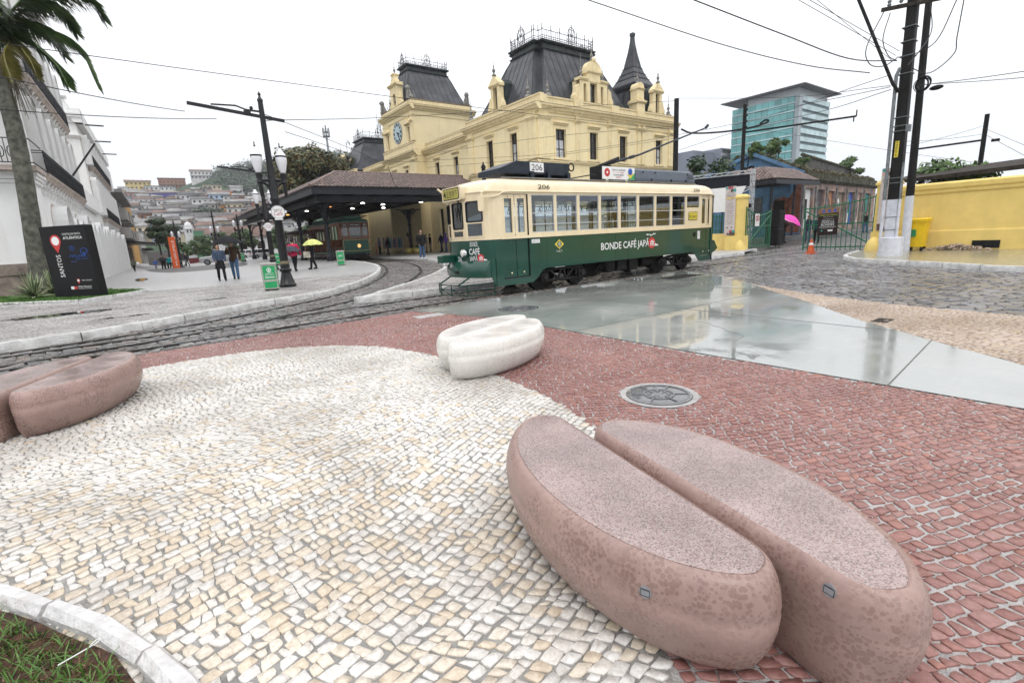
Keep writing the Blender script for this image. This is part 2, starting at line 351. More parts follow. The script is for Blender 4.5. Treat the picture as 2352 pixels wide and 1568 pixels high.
m_soil=M('red brown soil',(.10,.05,.03),.9,.5,20,1,90)
def slab_mat():
 m=bpy.data.materials.new('wet concrete');m.use_nodes=True;t=m.node_tree;n=t.nodes;l=t.links;b=n['Principled BSDF']
 g=n.new('ShaderNodeNewGeometry')
 a=n.new('ShaderNodeTexNoise');a.inputs['Scale'].default_value=.55;a.inputs['Detail'].default_value=9;a.inputs['Roughness'].default_value=.62;l.new(g.outputs['Position'],a.inputs['Vector'])
 f=n.new('ShaderNodeTexNoise');f.inputs['Scale'].default_value=26;f.inputs['Detail'].default_value=6;l.new(g.outputs['Position'],f.inputs['Vector'])
 r=n.new('ShaderNodeValToRGB');r.color_ramp.elements[0].position=.3;r.color_ramp.elements[1].position=.7
 r.color_ramp.elements[0].color=(.19,.205,.19,1);r.color_ramp.elements[1].color=(.34,.355,.335,1);l.new(a.outputs[0],r.inputs[0])
 r2=n.new('ShaderNodeValToRGB');r2.color_ramp.elements[0].color=(.8,.8,.79,1);r2.color_ramp.elements[1].color=(1.08,1.08,1.08,1);l.new(f.outputs[0],r2.inputs[0])
 mx=n.new('ShaderNodeMix');mx.data_type='RGBA';mx.blend_type='MULTIPLY';mx.inputs[0].default_value=.8;l.new(r.outputs[0],mx.inputs[6]);l.new(r2.outputs[0],mx.inputs[7])
 l.new(mx.outputs[2],b.inputs['Base Color'])
 b.inputs['IOR'].default_value=1.5
 rr=n.new('ShaderNodeMapRange');rr.inputs['From Min'].default_value=.42;rr.inputs['From Max'].default_value=.66;rr.inputs['To Min'].default_value=.0;rr.inputs['To Max'].default_value=.26
 l.new(a.outputs[0],rr.inputs[0])
 b.inputs['Roughness'].default_value=.5
 b.inputs['Coat Weight'].default_value=1.0;b.inputs['Coat IOR'].default_value=2.5;l.new(rr.outputs[0],b.inputs['Coat Roughness'])
 bn=n.new('ShaderNodeBump');bn.inputs['Strength'].default_value=.05;bn.inputs['Distance'].default_value=.01;w_=n.new('ShaderNodeTexNoise');w_.inputs['Scale'].default_value=7;w_.inputs['Detail'].default_value=3
 l.new(g.outputs['Position'],w_.inputs['Vector']);l.new(w_.outputs[0],bn.inputs['Height']);l.new(bn.outputs[0],b.inputs['Coat Normal'])
 return m
m_slab=slab_mat()
m_plaza_far=None
gb=MB();gb.loft([[(2500*math.cos(a),2500*math.sin(a),z) for a in[2*PI*i/48 for i in range(48)]] for z in(-1.2,-.7)]);tag(gb.build('ground',m_asphalt),'dark wet asphalt ground stretching behind the square','ground',None,'structure')
sheet('road',[(-45,-14),(80,-14),(80,62),(-45,62)],lambda x,y:-.022+z0(x,y),m_mortar_d,'dark sand bed of the wet cobbled street under the tram',1.6)
# --- stones in rows -------------------------------------------------
def rows(poly,angle,rh,wm,exclude=(),warp=.1,wl=1.6,jit=.12,gap=.06,seed=1,corner=.18,holes=(),margin=.25,near=None):
 """irregular stones laid in wavering courses; returns (N,8,2)"""
 rg=np.random.default_rng(seed);P=np.array(poly);ca,sa=math.cos(angle),math.sin(angle)
 Q=np.stack([P[:,0]*ca+P[:,1]*sa,-P[:,0]*sa+P[:,1]*ca],1)
 u0,v0=Q.min(0)-1;u1,v1=Q.max(0)+1;out=[]
 v=v0;allq=[]
 while v<v1:
  h=rh*rg.uniform(.8,1.22);nn_=int((u1-u0)/wm*1.15)+4
  ws=wm*rg.uniform(.62,1.45,nn_);us=u0+rg.uniform(-wm,0)+np.concatenate([[0],np.cumsum(ws)]);us=us[us<u1+wm]
  if len(us)>2:
   a=us[:-1];b=us[1:];k_=len(a);sk=rg.normal(0,jit*wm*1.0,len(us))
   bl=np.stack([a-sk[:-1]*.5,np.full(k_,v)],1);br=np.stack([b-sk[1:]*.5,np.full(k_,v)],1);tr=np.stack([b+sk[1:]*.5,np.full(k_,v+h)],1);tl=np.stack([a+sk[:-1]*.5,np.full(k_,v+h)],1)
   allq.append(np.stack([bl,br,tr,tl],1))
  v+=h
 q=np.concatenate(allq)
 c=q.mean(1,keepdims=True)
 q=c+(q-c)*(1-gap/1.0*rg.uniform(.8,2.2,(len(q),1,1)))+rg.normal(0,1,q.shape)*jit*.55*min(rh,wm)
 def warpf(x):
  return np.stack([np.sin(x[...,1]/wl*2*PI/1.7+1.3)+.5*np.sin(x[...,0]/wl*4.1+.4),np.cos(x[...,0]/wl*2*PI/2.1)+.6*np.sin((x[...,0]+x[...,1])/wl*2.3+2)],-1)*warp
 q=q+warpf(q)
 wq=np.stack([q[...,0]*ca-q[...,1]*sa,q[...,0]*sa+q[...,1]*ca],-1)
 cc=wq.mean(1)
 k_=inpoly(cc,poly)
 for ex in exclude:k_&=~inpoly(cc,ex)
 for(hx,hy,hr) in holes:k_&=np.hypot(cc[:,0]-hx,cc[:,1]-hy)>hr
 px,py,pz=project(np.concatenate([cc,np.zeros((len(cc),1))],1))
 mg=2352*margin
 k_&=(pz>.2)&(px>-mg)&(px<2352+mg)&(py<1568+mg)
 if near is not None:k_&=np.hypot(cc[:,0],cc[:,1])<near
 wq=wq[k_]
 n_=len(wq);c=wq.mean(1,keepdims=True);o8=np.zeros((n_,8,2))
 pull=1-corner*rg.random((n_,4,1))**1.6
 o8[:,0::2]=c+(wq-c)*pull
 mid=(wq+np.roll(wq,-1,1))/2;o8[:,1::2]=c+(mid-c)*(1+rg.normal(.0,.045,(n_,4,1)))
 return o8
def stone_geom(P,zf,h,rg,detail,lift=.0,tilt=.004):
 """numpy geometry for n stones; detail -> bevelled 8-gon, else 4-gon"""
 n_=len(P)
 if not detail:P=P[:,0::2]
 k_=P.shape[1];c=P.mean(1,keepdims=True);zb=zf(c[:,0,0],c[:,0,1])[:,None]
 top=h+rg.normal(0,tilt*.5,(n_,1))+lift;gx=rg.normal(0,tilt/.05,(n_,2))
 tz=zb+top+((P-c)*gx[:,None,:]).sum(-1)
 if detail:
  r0=np.concatenate([P,np.repeat(zb-.004,k_,1)[...,None]],-1);r1=np.concatenate([P,(tz-h*.22)[...,None]],-1)
  P2=c+(P-c)*.955;r2=np.concatenate([P2,tz[...,None]],-1);V=np.concatenate([r0,r1,r2],1);nr=3
 else:
  r0=np.concatenate([P,np.repeat(zb-.004,k_,1)[...,None]],-1);P2=c+(P-c)*.95;r2=np.concatenate([P2,tz[...,None]],-1);V=np.concatenate([r0,r2],1);nr=2
 quads=[]
 for i in range(nr-1):
  for j in range(k_):quads.append((i*k_+j,i*k_+(j+1)%k_,(i+1)*k_+(j+1)%k_,(i+1)*k_+j))
 return V,np.array(quads),np.arange((nr-1)*k_,nr*k_),k_
def emit(V,quads,topi,m,name,parent,tints):
 n_,nv,_=V.shape;base=(np.arange(n_)*nv)[:,None]
 lq=(base[:,:,None]+quads[None]).reshape(n_,-1);lt=base+topi[None]
 loops=np.concatenate([lq,lt],1).ravel();nq=len(quads);tot1=np.array([4]*nq+[len(topi)])
 totals=np.tile(tot1,n_);starts=np.concatenate([[0],np.cumsum(totals)[:-1]])
 return np_mesh(name,V.reshape(-1,3),loops,starts,totals,m,parent,attr=np.repeat(tints,nq+1))
def lay(parent,P,zf,h,m,pname,ndet=3500,nobj=300,seed=3,lift=0.,tilt=.002,warm=False):
 """the 300 stones that show largest become parts, the rest one joined part"""
 rg=np.random.default_rng(seed);c=P.mean(1);d=np.hypot(c[:,0],c[:,1])
 px,py,pz=project(np.concatenate([c,np.zeros((len(c),1))],1));inf=(px>8)&(px<2344)&(py>0)&(py<1560)&(pz>.2)
 key=d+np.where(inf,0,1000);od=np.argsort(key);P=P[od];tints=rg.random(len(P))
 if warm:q=P.mean(1);pw=np.clip(.75-np.hypot(q[:,0]+.1,q[:,1]-2.2)*.26,.04,.6);k_=rg.random(len(P))<pw;tints=np.where(k_,rg.choice([.68,.72,.97,1.0],len(P)),tints*.6)
 nobj=min(nobj,len(P))
 V,q,ti,k_=stone_geom(P[:nobj],zf,h,rg,True,lift,tilt)
 for i in range(nobj):emit(V[i:i+1],q,ti,m,pname,parent,tints[i:i+1])
 rest=P[nobj:];rt=tints[nobj:];a=max(0,ndet-nobj)
 parts=[]
 if len(rest):
  n1=min(a,len(rest))
  if n1:
   V,q,ti,k_=stone_geom(rest[:n1],zf,h,rg,True,lift,tilt);o=emit(V,q,ti,m,pname+'s',parent,rt[:n1]);parts.append(o)
  if len(rest)>n1:
   V,q,ti,k_=stone_geom(rest[n1:],zf,h,rg,False,lift,tilt);o=emit(V,q,ti,m,pname+'s',parent,rt[n1:]);parts.append(o)
  if len(parts)==2:
   with bpy.context.temp_override(active_object=parts[0],selected_editable_objects=parts,object=parts[0],selected_objects=parts):bpy.ops.object.join()
  parts[0]['kind']='stuff'
MH=(3.345,2.45,.272)
slab_o=sheet('concrete_slab',SLAB,flat(0.0),m_slab,'smooth wet concrete slab mirroring the sky and pole',.5)
jm=M('dark joint line',(.12,.12,.11),.5)
b=MB()
for(a,c,wd_) in[((4.84,1.25),(7.0,1.45),.012),((4.8,5.0),(10.3,4.85),.010),((4.8,7.4),(12.6,7.2),.010),((7.3,1.9),(7.5,9.2),.010),((10.4,5.0),(10.5,9.2),.009)]:
 b.beam((a[0],a[1],.0015),(c[0],c[1],.0015),wd_,.003)
b.build('joint',jm,slab_o)
rg=random.Random(77);b=MB()
for(x,y,a,n_) in((5.6,3.0,.3,14),(6.6,5.6,1.2,12),(9.0,6.6,-.4,16),(5.3,6.3,.9,9)):
 p=[(x,y,.0012)]
 for i in range(n_):a+=rg.gauss(0,.35);p.append((p[-1][0]+.11*math.cos(a),p[-1][1]+.11*math.sin(a),.0012))
 for q0_,q1_ in zip(p[:-1],p[1:]):b.beam(q0_,q1_,.004,.002)
b.build('crack',jm,slab_o)
red=sheet('red_mosaic',[p for p in RED_EDGE]+[(4.6,8.9),(4.78,7.0),(4.8,5.5),(4.82,3.3),(4.86,.5),(4.95,-2),(-12,-2)],flat(-.009),m_mortar_l,'red porphyry mosaic paving with pale joints around the big bench',.8)
white=sheet('white_mosaic',WHITE,flat(-.006),m_mortar,'white limestone mosaic shaped like a large rounded bean',.8)
beige=sheet('beige_mosaic',BEIGE,flat(-.008),m_mortar_l,'beige mosaic band between the wet slab and the cobbled road',.8)
HB=[(MH[0],MH[1],.325)]
redpoly=[p for p in RED_EDGE]+[(4.6,8.9),(4.76,7.0),(4.78,5.5),(4.79,3.3),(4.84,.5),(4.9,-2),(-12,-2)]
lay(white,rows(WHITE,R(20),.056,.057,exclude=[GRASSP],warp=.085,wl=1.7,jit=.15,gap=.078,seed=11,margin=.06,corner=.2),flat(-.006),.0058,s_white,'white_stone',4500,warm=True)
lay(red,rows(redpoly,R(-28),.055,.066,exclude=[WHITE],warp=.10,wl=1.9,jit=.14,gap=.10,seed=12,holes=HB,margin=.06),flat(-.009),.0068,s_red,'red_stone',4000)
lay(beige,rows(BEIGE,R(60),.055,.075,warp=.1,jit=.14,gap=.09,seed=13,margin=.06),flat(-.008),.010,s_beige,'beige_stone',300)
trk=sheet('cobbled_track',[(-14,6.5)]+[(x,y) for x,y in RED_EDGE]+[(5.4,9.26),(13.7,9.2),(16.5,9.2),(16.5,11.4),(3.9,11.5)]+ISLE_KERB[1:-8]+PLAZA_KERB[::-1][8:],lambda x,y:-.014+z0(x,y),m_mortar_d,'wet granite setts between the tram rails',.8)
TP=[(-14,6.6),(-6,8.34),(-.9,8.8),(2.88,9.03),(4.2,9.2),(13.7,9.3),(16.5,9.3),(16.5,11.4),(3.95,11.5)]+ISLE_KERB[1:-8]+PLAZA_KERB[::-1][8:]
tr=rows(TP,R(9),.125,.185,warp=.03,wl=3,jit=.08,gap=.055,seed=14,margin=.1,near=33)
c=tr.mean(1)
for ln in(BR_IN,BR_OUT,MAIN_N,MAIN_F):kx=pl_dist(c,ln)>.085;tr=tr[kx];c=c[kx]
lay(trk,tr,lambda x,y:-.014+z0(x,y),.015,s_cob,'granite_sett',2500,tilt=.0035)
def roadpoly():
 return BEIGE_FAR[:-1]+[(9.0,-6),(15.2,-6),(15.5,.0),(15.76,1.84),(16.1,2.77),(16.77,3.78),(17.72,5.25),(18.6,6.3),(20.2,6.95),(22.5,7.3),(60,9),(60,14),(25,12.4),(21.5,12.6),(17.5,12.5),(16.5,9.25),(13.9,9.1)]
RP=roadpoly()
rd=sheet('cobbled_road',RP,flat(-.018),m_mortar_d,'wet cobbled road leading to the open green gates',1.0)
lay(rd,np.concatenate([rows([p for p in RP],R(86),.125,.23,warp=.035,wl=3.2,jit=.06,gap=.05,seed=15,margin=.1,near=34)]),flat(-.018),.019,s_cobr,'granite_sett',2500,tilt=.0035)
m_pl=M('grey mosaic bed',(.46,.455,.45),.36,.42,20,.5,60,dirt=.4,dirtcol=(.22,.215,.21),dsc=.8)
PLZ=[(-22,4)]+PLAZA_KERB+[(12.1,62),(12,112),(-8,112),(-2.2,70),(-3.2,27),(-22,27)]
PLZI=offset_line(PLAZA_KERB,.16)
plz=sheet('plaza_paving',[(-22,5)]+PLZI+[(11.9,62),(12,112),(-8,112),(-2.2,70),(-3.2,27),(-22,27)],lambda x,y:zp(x,y)-.008,m_pl,'grey mosaic paving of the open square beside the white building',1.2)
P_=rows([(-9,9)]+[p for p in PLZI if p[1]<26 and p[0]>-9]+[(8,26),(-9,26)],R(35),.066,.085,warp=.16,wl=2,jit=.14,gap=.075,seed=16,margin=.04,near=22)
GBED=[(-6.5,21.1),(-3.66,20.57),(-1.63,18.75),(-.09,21.06),(-.36,22.5),(-1.4,24.8),(-3.2,25.2),(-6.5,25.0)]
cc_=P_.mean(1);P_=P_[~inpoly(cc_,GBED)]
lay(plz,P_,lambda x,y:zp(x,y)-.008,.009,s_grey,'grey_stone',300,tilt=.0035)
ISP=[(4.05,11.6)]+offset_line(ISLE_KERB,-.14)[2:]+[(24.4,60),(24.4,12.2),(22,11.6)]
isl=sheet('station_pavement',ISP,lambda x,y:zp(x,y)-.008,m_pl,'grey mosaic pavement between the curved track and the station',1.0)
P_=rows([(4.2,11.75)]+[p for p in offset_line(ISLE_KERB,-.2) if p[1]<30][2:]+[(16,30),(16,11.75)],R(-10),.068,.09,warp=.14,wl=2,jit=.14,gap=.075,seed=17,margin=.04,near=27)
lay(isl,P_,lambda x,y:zp(x,y)-.008,.009,s_grey,'grey_stone',300,tilt=.0035)
SWK=[(15.3,-6),(15.6,.0),(15.9,1.84),(16.25,2.72),(16.9,3.66),(17.8,5.1),(18.7,6.1),(20.3,6.7),(22.6,7.05)]
RK=[(15.2,-6),(15.5,.0),(15.76,1.84),(16.1,2.77),(16.77,3.78),(17.72,5.25),(18.6,6.3),(20.2,6.95),(22.5,7.3)]
m_sw=M('wet yellowish pavement',(.34,.31,.22),.3,.4,9,.6,40,coat=.5,cr=.12,dirt=.5,dirtcol=(.12,.11,.09),dsc=1.5)
sheet('sidewalk',offset_line(RK,-.13)+[(23.4,7.3),(23.4,-8),(15.4,-8)],flat(.115),m_sw,'wet yellowish sidewalk beneath the long yellow wall',.8)
sheet('sidewalk',[(17.2,12.6),(21.5,12.75),(24.8,12.55),(24.8,28),(17.2,28)],flat(.114),m_sw,'pavement strip in front of the left yellow gate pillar',1.0)
# --- kerbs: one block after another -----------------------------------
def kerb(name,label,line,wd_,zt,zb,seg,m,side=1,cat='kerb',seed=1,crown=.0):
 rg=random.Random(seed);t=tag(bpy.data.objects.new(name,None),label,cat,None,'structure');COL.objects.link(t)
 L_=[Vector(p[:2]) for p in line];d=[0]
 for a,c2 in zip(L_[:-1],L_[1:]):d.append(d[-1]+(c2-a).length)
 def pos(s):
  s=max(0,min(s,d[-1]-1e-6))
  for i in range(len(d)-1):
   if s<=d[i+1]:return L_[i].lerp(L_[i+1],(s-d[i])/max(d[i+1]-d[i],1e-6)),(L_[i+1]-L_[i]).normalized()
 s=0.0
 while s<d[-1]-.05:
  ln=seg*rg.uniform(.7,1.25);e_=min(s+ln,d[-1]);b_=MB();rings=[];k_=max(2,int((e_-s)/.35)+1)
  dz=rg.uniform(-.012,.012);du=rg.uniform(-.012,.012)
  for i in range(k_+1):
   u=s+.009+(e_-s-.018)*i/k_;p,tg=pos(u);nx=Vector((-tg.y,tg.x))*side
   zt_=zt(p.x,p.y)+dz+rg.uniform(-.004,.004);zb_=zb(p.x,p.y);o_=p+nx*du
   q=o_+nx*wd_
   ee=.02*(1 if 0<i<k_ else 1.4)
   pr=[(o_,zb_),(o_+nx*.008,zt_-ee),(o_+nx*ee,zt_),(q-nx*ee,zt_+crown),(q,zt_-ee),(q,zb_)]
   rings.append([(a.x,a.y,z) for a,z in pr])
  b_.loft(rings);ob=b_.build('kerb_stone',m,t,smooth=True,ang=40);s=e_
 return t
kerb('kerb','whitewashed stone kerb curving round the grey square',PLAZA_KERB[:-6],.17,lambda x,y:float(zp(x,y))+.012,lambda x,y:float(z0(x,y))-.03,1.25,m_kerb,1,seed=4)
kerb('kerb','low pale kerb round the outside of the curved track',ISLE_KERB[:-6],.14,lambda x,y:float(zp(x,y))+.004,lambda x,y:float(z0(x,y))-.03,.9,m_kerb,-1,seed=5)
kerb('kerb','white kerb running behind the front of the tram',[(3.9,11.5),(9,11.52),(22,11.55)],.2,lambda x,y:.15,lambda x,y:-.03,1.3,m_kerb,1,seed=6)
kerb('kerb','rounded white kerb round the foot of the utility poles',smooth_line(RK,4),.15,lambda x,y:.135,lambda x,y:-.03,1.1,m_kerb,-1,seed=7)
kerb('kerb','short kerb in front of the left yellow gate pillar',[(24.7,12.35),(21.5,12.6),(17.4,12.55)],.14,lambda x,y:.13,lambda x,y:-.03,1.0,m_kerb,-1,seed=8)
kerb('kerb','white painted kerb round the near patch of grass',smooth_line(GRASS_OUT,4),.088,lambda x,y:.045,lambda x,y:-.03,.62,m_kerb_g,-1,seed=9,crown=.004)
# --- rails ------------------------------------------------------------
def rail(parent,line,zf):
 b_=MB();L0=offset_line(line,-.03);L1=offset_line(line,.03);G0=offset_line(line,.034);G1=offset_line(line,.075)
 rg_=lambda a,c2,dz0,dz1:[[(p[0],p[1],float(zf(*p))+dz0),(q[0],q[1],float(zf(*q))+dz0),(q[0],q[1],float(zf(*q))+dz1),(p[0],p[1],float(zf(*p))+dz1)] for p,q in zip(a,c2)]
 b_.loft(rg_(L0,L1,-.03,.012));b_.loft(rg_(offset_line(line,.066),G1,-.03,.008));b_.loft(rg_(L1,offset_line(line,.066),-.03,-.012))
 return b_.build('rail',m_rail,parent)
t=tag(thing('tram_track','straight tram rails passing under the green tram','track'),kind='structure');rail(t,MAIN_N,flat(0));rail(t,MAIN_F,flat(0))
t=tag(thing('tram_track','branch tram rails curving towards the station canopy','track'),kind='structure');rail(t,BR_IN,z0);rail(t,BR_OUT,z0)
# --- grass ------------------------------------------------------------
def grass(name,poly,zf,n_,hgt,cols,label,seed,wid=.004,lean=.6):
 rg=np.random.default_rng(seed);P=np.array(poly);mn=P.min(0);mx_=P.max(0)
 q=rg.uniform(mn,mx_,(n_*3,2));q=q[inpoly(q,poly)][:n_];n_=len(q);a=rg.uniform(0,2*PI,n_);h=hgt*rg.uniform(.45,1.2,n_);ln=h*rg.uniform(.2,lean*2,n_);b_=rg.uniform(0,2*PI,n_)
 z=zf(q[:,0],q[:,1]);w_=wid*rg.uniform(.6,1.3,n_)
 s=np.stack([np.cos(a)*w_,np.sin(a)*w_,0*a],1);base=np.stack([q[:,0],q[:,1],z],1);dr=np.stack([np.cos(b_)*ln,np.sin(b_)*ln,0*a],1)
 mid=base+dr*.35+np.stack([0*a,0*a,h*.65],1);tip=base+dr+np.stack([0*a,0*a,h],1)
 V=np.stack([base-s,base+s,mid+s*.8,mid-s*.8,tip],1);base_i=(np.arange(n_)*5)[:,None]
 loops=(base_i+np.array([0,1,2,3,3,2,4])).ravel();tot=np.tile([4,3],n_);st=np.concatenate([[0],np.cumsum(tot)[:-1]])
 m=M_stone('blades of '+label,cols,.5,.1,6,0)
 o=np_mesh(name,V.reshape(-1,3),loops,st,tot,m,attr=np.repeat(rg.random(n_),2));return tag(o,label,'grass',None,'stuff')
so=sheet('soil',GRASSP,lambda x,y:.012+.012*np.sin(x*9)*np.cos(y*7),m_soil,'bare reddish soil showing through the near patch of grass',.12)
gp=[(p[0]-.02,p[1]-.02) for p in GRASS_IN]+[(-2.3,.88),(-2.3,4.3)]
_r=np.random.default_rng(5)
grass('grass',gp,lambda x,y:.012+.012*np.sin(x*9)*np.cos(y*7),24000,.042,[(.06,.16,.025),(.11,.26,.045),(.08,.20,.03),(.14,.30,.06),(.12,.20,.05)],'patchy green grass blades in the near left corner',21,.0028,1.0)
grass('dry_grass',gp,lambda x,y:.012+.012*np.sin(x*9)*np.cos(y*7),15000,.016,[(.16,.065,.035),(.24,.11,.055),(.12,.05,.028),(.30,.17,.09)],'brown dead grass thatch in the near left corner',22,.0022,2.2)
m_gbed=M('green turf soil',(.045,.09,.02),.9,.4,8)
bed_kerb=[(-6.5,21.1),(-3.66,20.57),(-1.63,18.75),(-.09,21.06),(-.36,22.5),(-1.4,24.8)]
kerb('kerb','white perforated block kerb round the grass bed with the black sign',bed_kerb,.16,lambda x,y:.24,lambda x,y:.1,1.9,m_kerb_g,1,seed=10)
sheet('turf',GBED,flat(.2),m_gbed,'green turf bed at the corner of the white building',.6)
grass('lawn',GBED,flat(.2),26000,.06,[(.06,.16,.02),(.10,.25,.035),(.075,.19,.025)],'bright green lawn around the black sign',23,.008,.5)
m_pud=M('puddle water',(.05,.05,.045),.02,.2,3,coat=1,cr=.0,ior=1.4)
for i,(cx_,cy_,rx,ry,a_,lb) in enumerate([(-1.75,15.6,1.1,.42,20,'wide dark puddle near the kerb below the black sign'),(-.55,13.4,.5,.16,15,'small dark puddle close to the near kerb'),(1.25,15.6,.45,.14,10,'thin puddle left of the first green bin'),(-.3,33.5,.3,2.2,0,'long narrow puddle leading away along the white building')]):
 rg=random.Random(i);pts=[(cx_+math.cos(u)*rx*rg.uniform(.75,1.1),cy_+math.sin(u)*ry*rg.uniform(.7,1.1)) for u in[2*PI*k_/22 for k_ in range(22)]]
 sheet('puddle',smooth_line(pts+[pts[0]],3)[:-1],lambda x,y:zp(x,y)+.006,m_pud,lb,.6,cat='puddle')
# ================================================================== STATION BUILDING
m_yel=M('yellow stucco',(.86,.73,.44),.7,.05,1.2,.15,25,streak=.30,dirtcol=(.55,.42,.21),dsc=.9)
m_yelt=M('yellow moulding',(.85,.71,.42),.7,.07,3,.2,30,streak=.5,dirtcol=(.36,.26,.12),dsc=1.6)
m_edge=M('weathered cornice top',(.22,.16,.09),.8,.5,5,.3,30,dirt=.8,dirtcol=(.07,.06,.045))
m_zinc=M('dark zinc roof',(.062,.065,.075),.3,.35,.9,.12,6,streak=.55,dirtcol=(.075,.055,.048),dsc=.8)
m_zincd=M('zinc trim',(.045,.055,.055),.4,.4,3,.1,20,dirt=.5,dirtcol=(.06,.09,.08))
m_iron=M('black wrought iron',(.022,.022,.026),.45,.3,10)
m_wood=M('dark window wood',(.045,.03,.024),.5,.3,12)
m_glassd=M('dark window glass',(.02,.022,.025),.05,.2,3,coat=1,cr=.02)
m_blind=M('white blind behind glass',(.50,.52,.55),.2,.1,5,coat=.8,cr=.03)
m_lion=M('grey weathered stone',(.30,.29,.26),.85,.35,7,.5,40,dirt=.6,dirtcol=(.09,.085,.08),dsc=3)
m_dial=M('pale blue clock dial',(.42,.55,.58),.4,.1,4)
m_black=M('black paint',(.012,.012,.013),.4,.2,6)
ST=thing('station_building','yellow two storey station with dark mansard roofs and clock tower','building',(23.3,27.4,0))
def wallpanel(b,O,U,Wd,z0_,z1_,holes,depth,mi=0,rmi=None):
 """wall face on vertical plane from O along U; rectangular holes (u0,u1,z0,z1[,arch]) get reveals of given depth"""
 O=Vector(O);U=Vector(U).normalized();Nn=U.cross(Vector((0,0,1)));rmi=mi if rmi is None else rmi
 us=sorted({0,Wd,*[h[0] for h in holes],*[h[1] for h in holes]});zs=sorted({z0_,z1_,*[h[2] for h in holes],*[h[3] for h in holes]})
 pt=lambda u,z,d=0:O+U*u+Vector((0,0,z-O.z))-Nn*d
 for i in range(len(us)-1):
  for j in range(len(zs)-1):
   um=(us[i]+us[i+1])/2;zm=(zs[j]+zs[j+1])/2
   if any(h[0]<um<h[1] and h[2]<zm<h[3] for h in holes):continue
   b.quad(pt(us[i],zs[j]),pt(us[i+1],zs[j]),pt(us[i+1],zs[j+1]),pt(us[i],zs[j+1]),mi)
 for h in holes:
  u0,u1,a,c=h[:4];ar=len(h)>4 and h[4]
  if not ar:
   for p,q in(((u0,a),(u1,a)),((u1,a),(u1,c)),((u1,c),(u0,c)),((u0,c),(u0,a))):
    b.quad(pt(*p),pt(*q),pt(*q,depth),pt(*p,depth),rmi)
  else:
   r=(u1-u0)/2;sp=c-r;k_=10;um=(u0+u1)/2
   arc=[(um+r*math.cos(PI*t/k_),sp+r*math.sin(PI*t/k_)) for t in range(k_+1)]
   for p,q in(((u0,a),(u1,a)),((u1,a),(u1,sp)),((u0,sp),(u0,a))):b.quad(pt(*p),pt(*q),pt(*q,depth),pt(*p,depth),rmi)
   for p,q in zip(arc[:-1],arc[1:]):
    b.quad(pt(*p),pt(*q),pt(*q,depth),pt(*p,depth),rmi)
    b.quad(pt(*p),pt(p[0],c),pt(q[0],c),pt(*q),mi)
def mould(b,O,U,Wd,z,prof,mi=0,ends=True):
 """horizontal moulding: profile [(out, dz)] swept along U"""
 O=Vector(O);U=Vector(U).normalized();Nn=U.cross(Vector((0,0,1)))
 r=lambda u:[O+U*u+Nn*o_+Vector((0,0,z+dz-O.z)) for o_,dz in prof]
 b.loft([r(0),r(Wd)],mi)
CORN=[(-.1,0),(.10,0),(.14,.10),(.26,.16),(.30,.28),(.44,.34),(.46,.44),(-.1,.50)]
COURSE=[(-.1,0),(.06,0),(.10,.08),(.16,.13),(.16,.19),(-.1,.22)]
SX,SY=Vector((1,0,0)),Vector((0,-1,0))
walls=MB();trim=MB();tops=MB()
def window(parent,O,U,wd_,z0_,z1_,blind,depth=.24,mull=True):
 O=Vector(O);U=Vector(U).normalized();Nn=U.cross(Vector((0,0,1)));O=O-Nn*(depth-.02)
 b=MB();g=MB();V=Vector((0,0,1));P=lambda u,z,d=0:Vector((O.x,O.y,0))+U*u+V*z+Nn*d
 def bar(u0,u1,a,c,d=.05):b.plate([(u0,a),(u1,a),(u1,c),(u0,c)],Vector((O.x,O.y,0)),U,V,d)
 t_=.055;h=z1_-z0_
 bar(0,t_,z0_,z1_);bar(wd_-t_,wd_,z0_,z1_);bar(t_,wd_-t_,z0_,z0_+t_);bar(t_,wd_-t_,z1_-t_,z1_)
 if mull:bar(wd_/2-.03,wd_/2+.03,z0_+t_,z1_-t_,.045)
 for f in(.32,.66):bar(t_,wd_-t_,z0_+h*f-.025,z0_+h*f+.025,.04)
 f_=b.build('window',m_wood,parent,world=True)
 g.plate([(0,z0_),(wd_,z0_),(wd_,z1_),(0,z1_)],Vector((O.x,O.y,0))-Nn*.012,U,V,.01,0)
 if blind:g.plate([(t_,z0_+.05),(wd_-t_,z0_+.05),(wd_-t_,z0_+h*.64),(t_,z0_+h*.64)],Vector((O.x,O.y,0))-Nn*.0,U,V,.006,1)
 g.build('pane',[m_glassd,m_blind],f_,world=True)
def surround(b,O,U,wd_,z0_,z1_,hood=True,w_=.14):
 O=Vector(O);U=Vector(U).normalized();V=Vector((0,0,1));o_=Vector((O.x,O.y,0))
 for u0,u1,a,c in((-w_,0,z0_,z1_+w_),(wd_,wd_+w_,z0_,z1_+w_),(0,wd_,z1_,z1_+w_)):b.plate([(u0,a),(u1,a),(u1,c),(u0,c)],o_,U,V,.05)
 b.plate([(-w_-.05,z0_-.16),(wd_+w_+.05,z0_-.16),(wd_+w_+.05,z0_-.002),(-w_-.05,z0_-.002)],o_,U,V,.10)
 if hood:
  mould(b,o_+U*(-w_-.06),U,wd_+2*w_+.12,z1_+w_+.12,[(-.02,0),(.08,0),(.12,.06),(.22,.12),(.22,.17),(-.02,.24)])
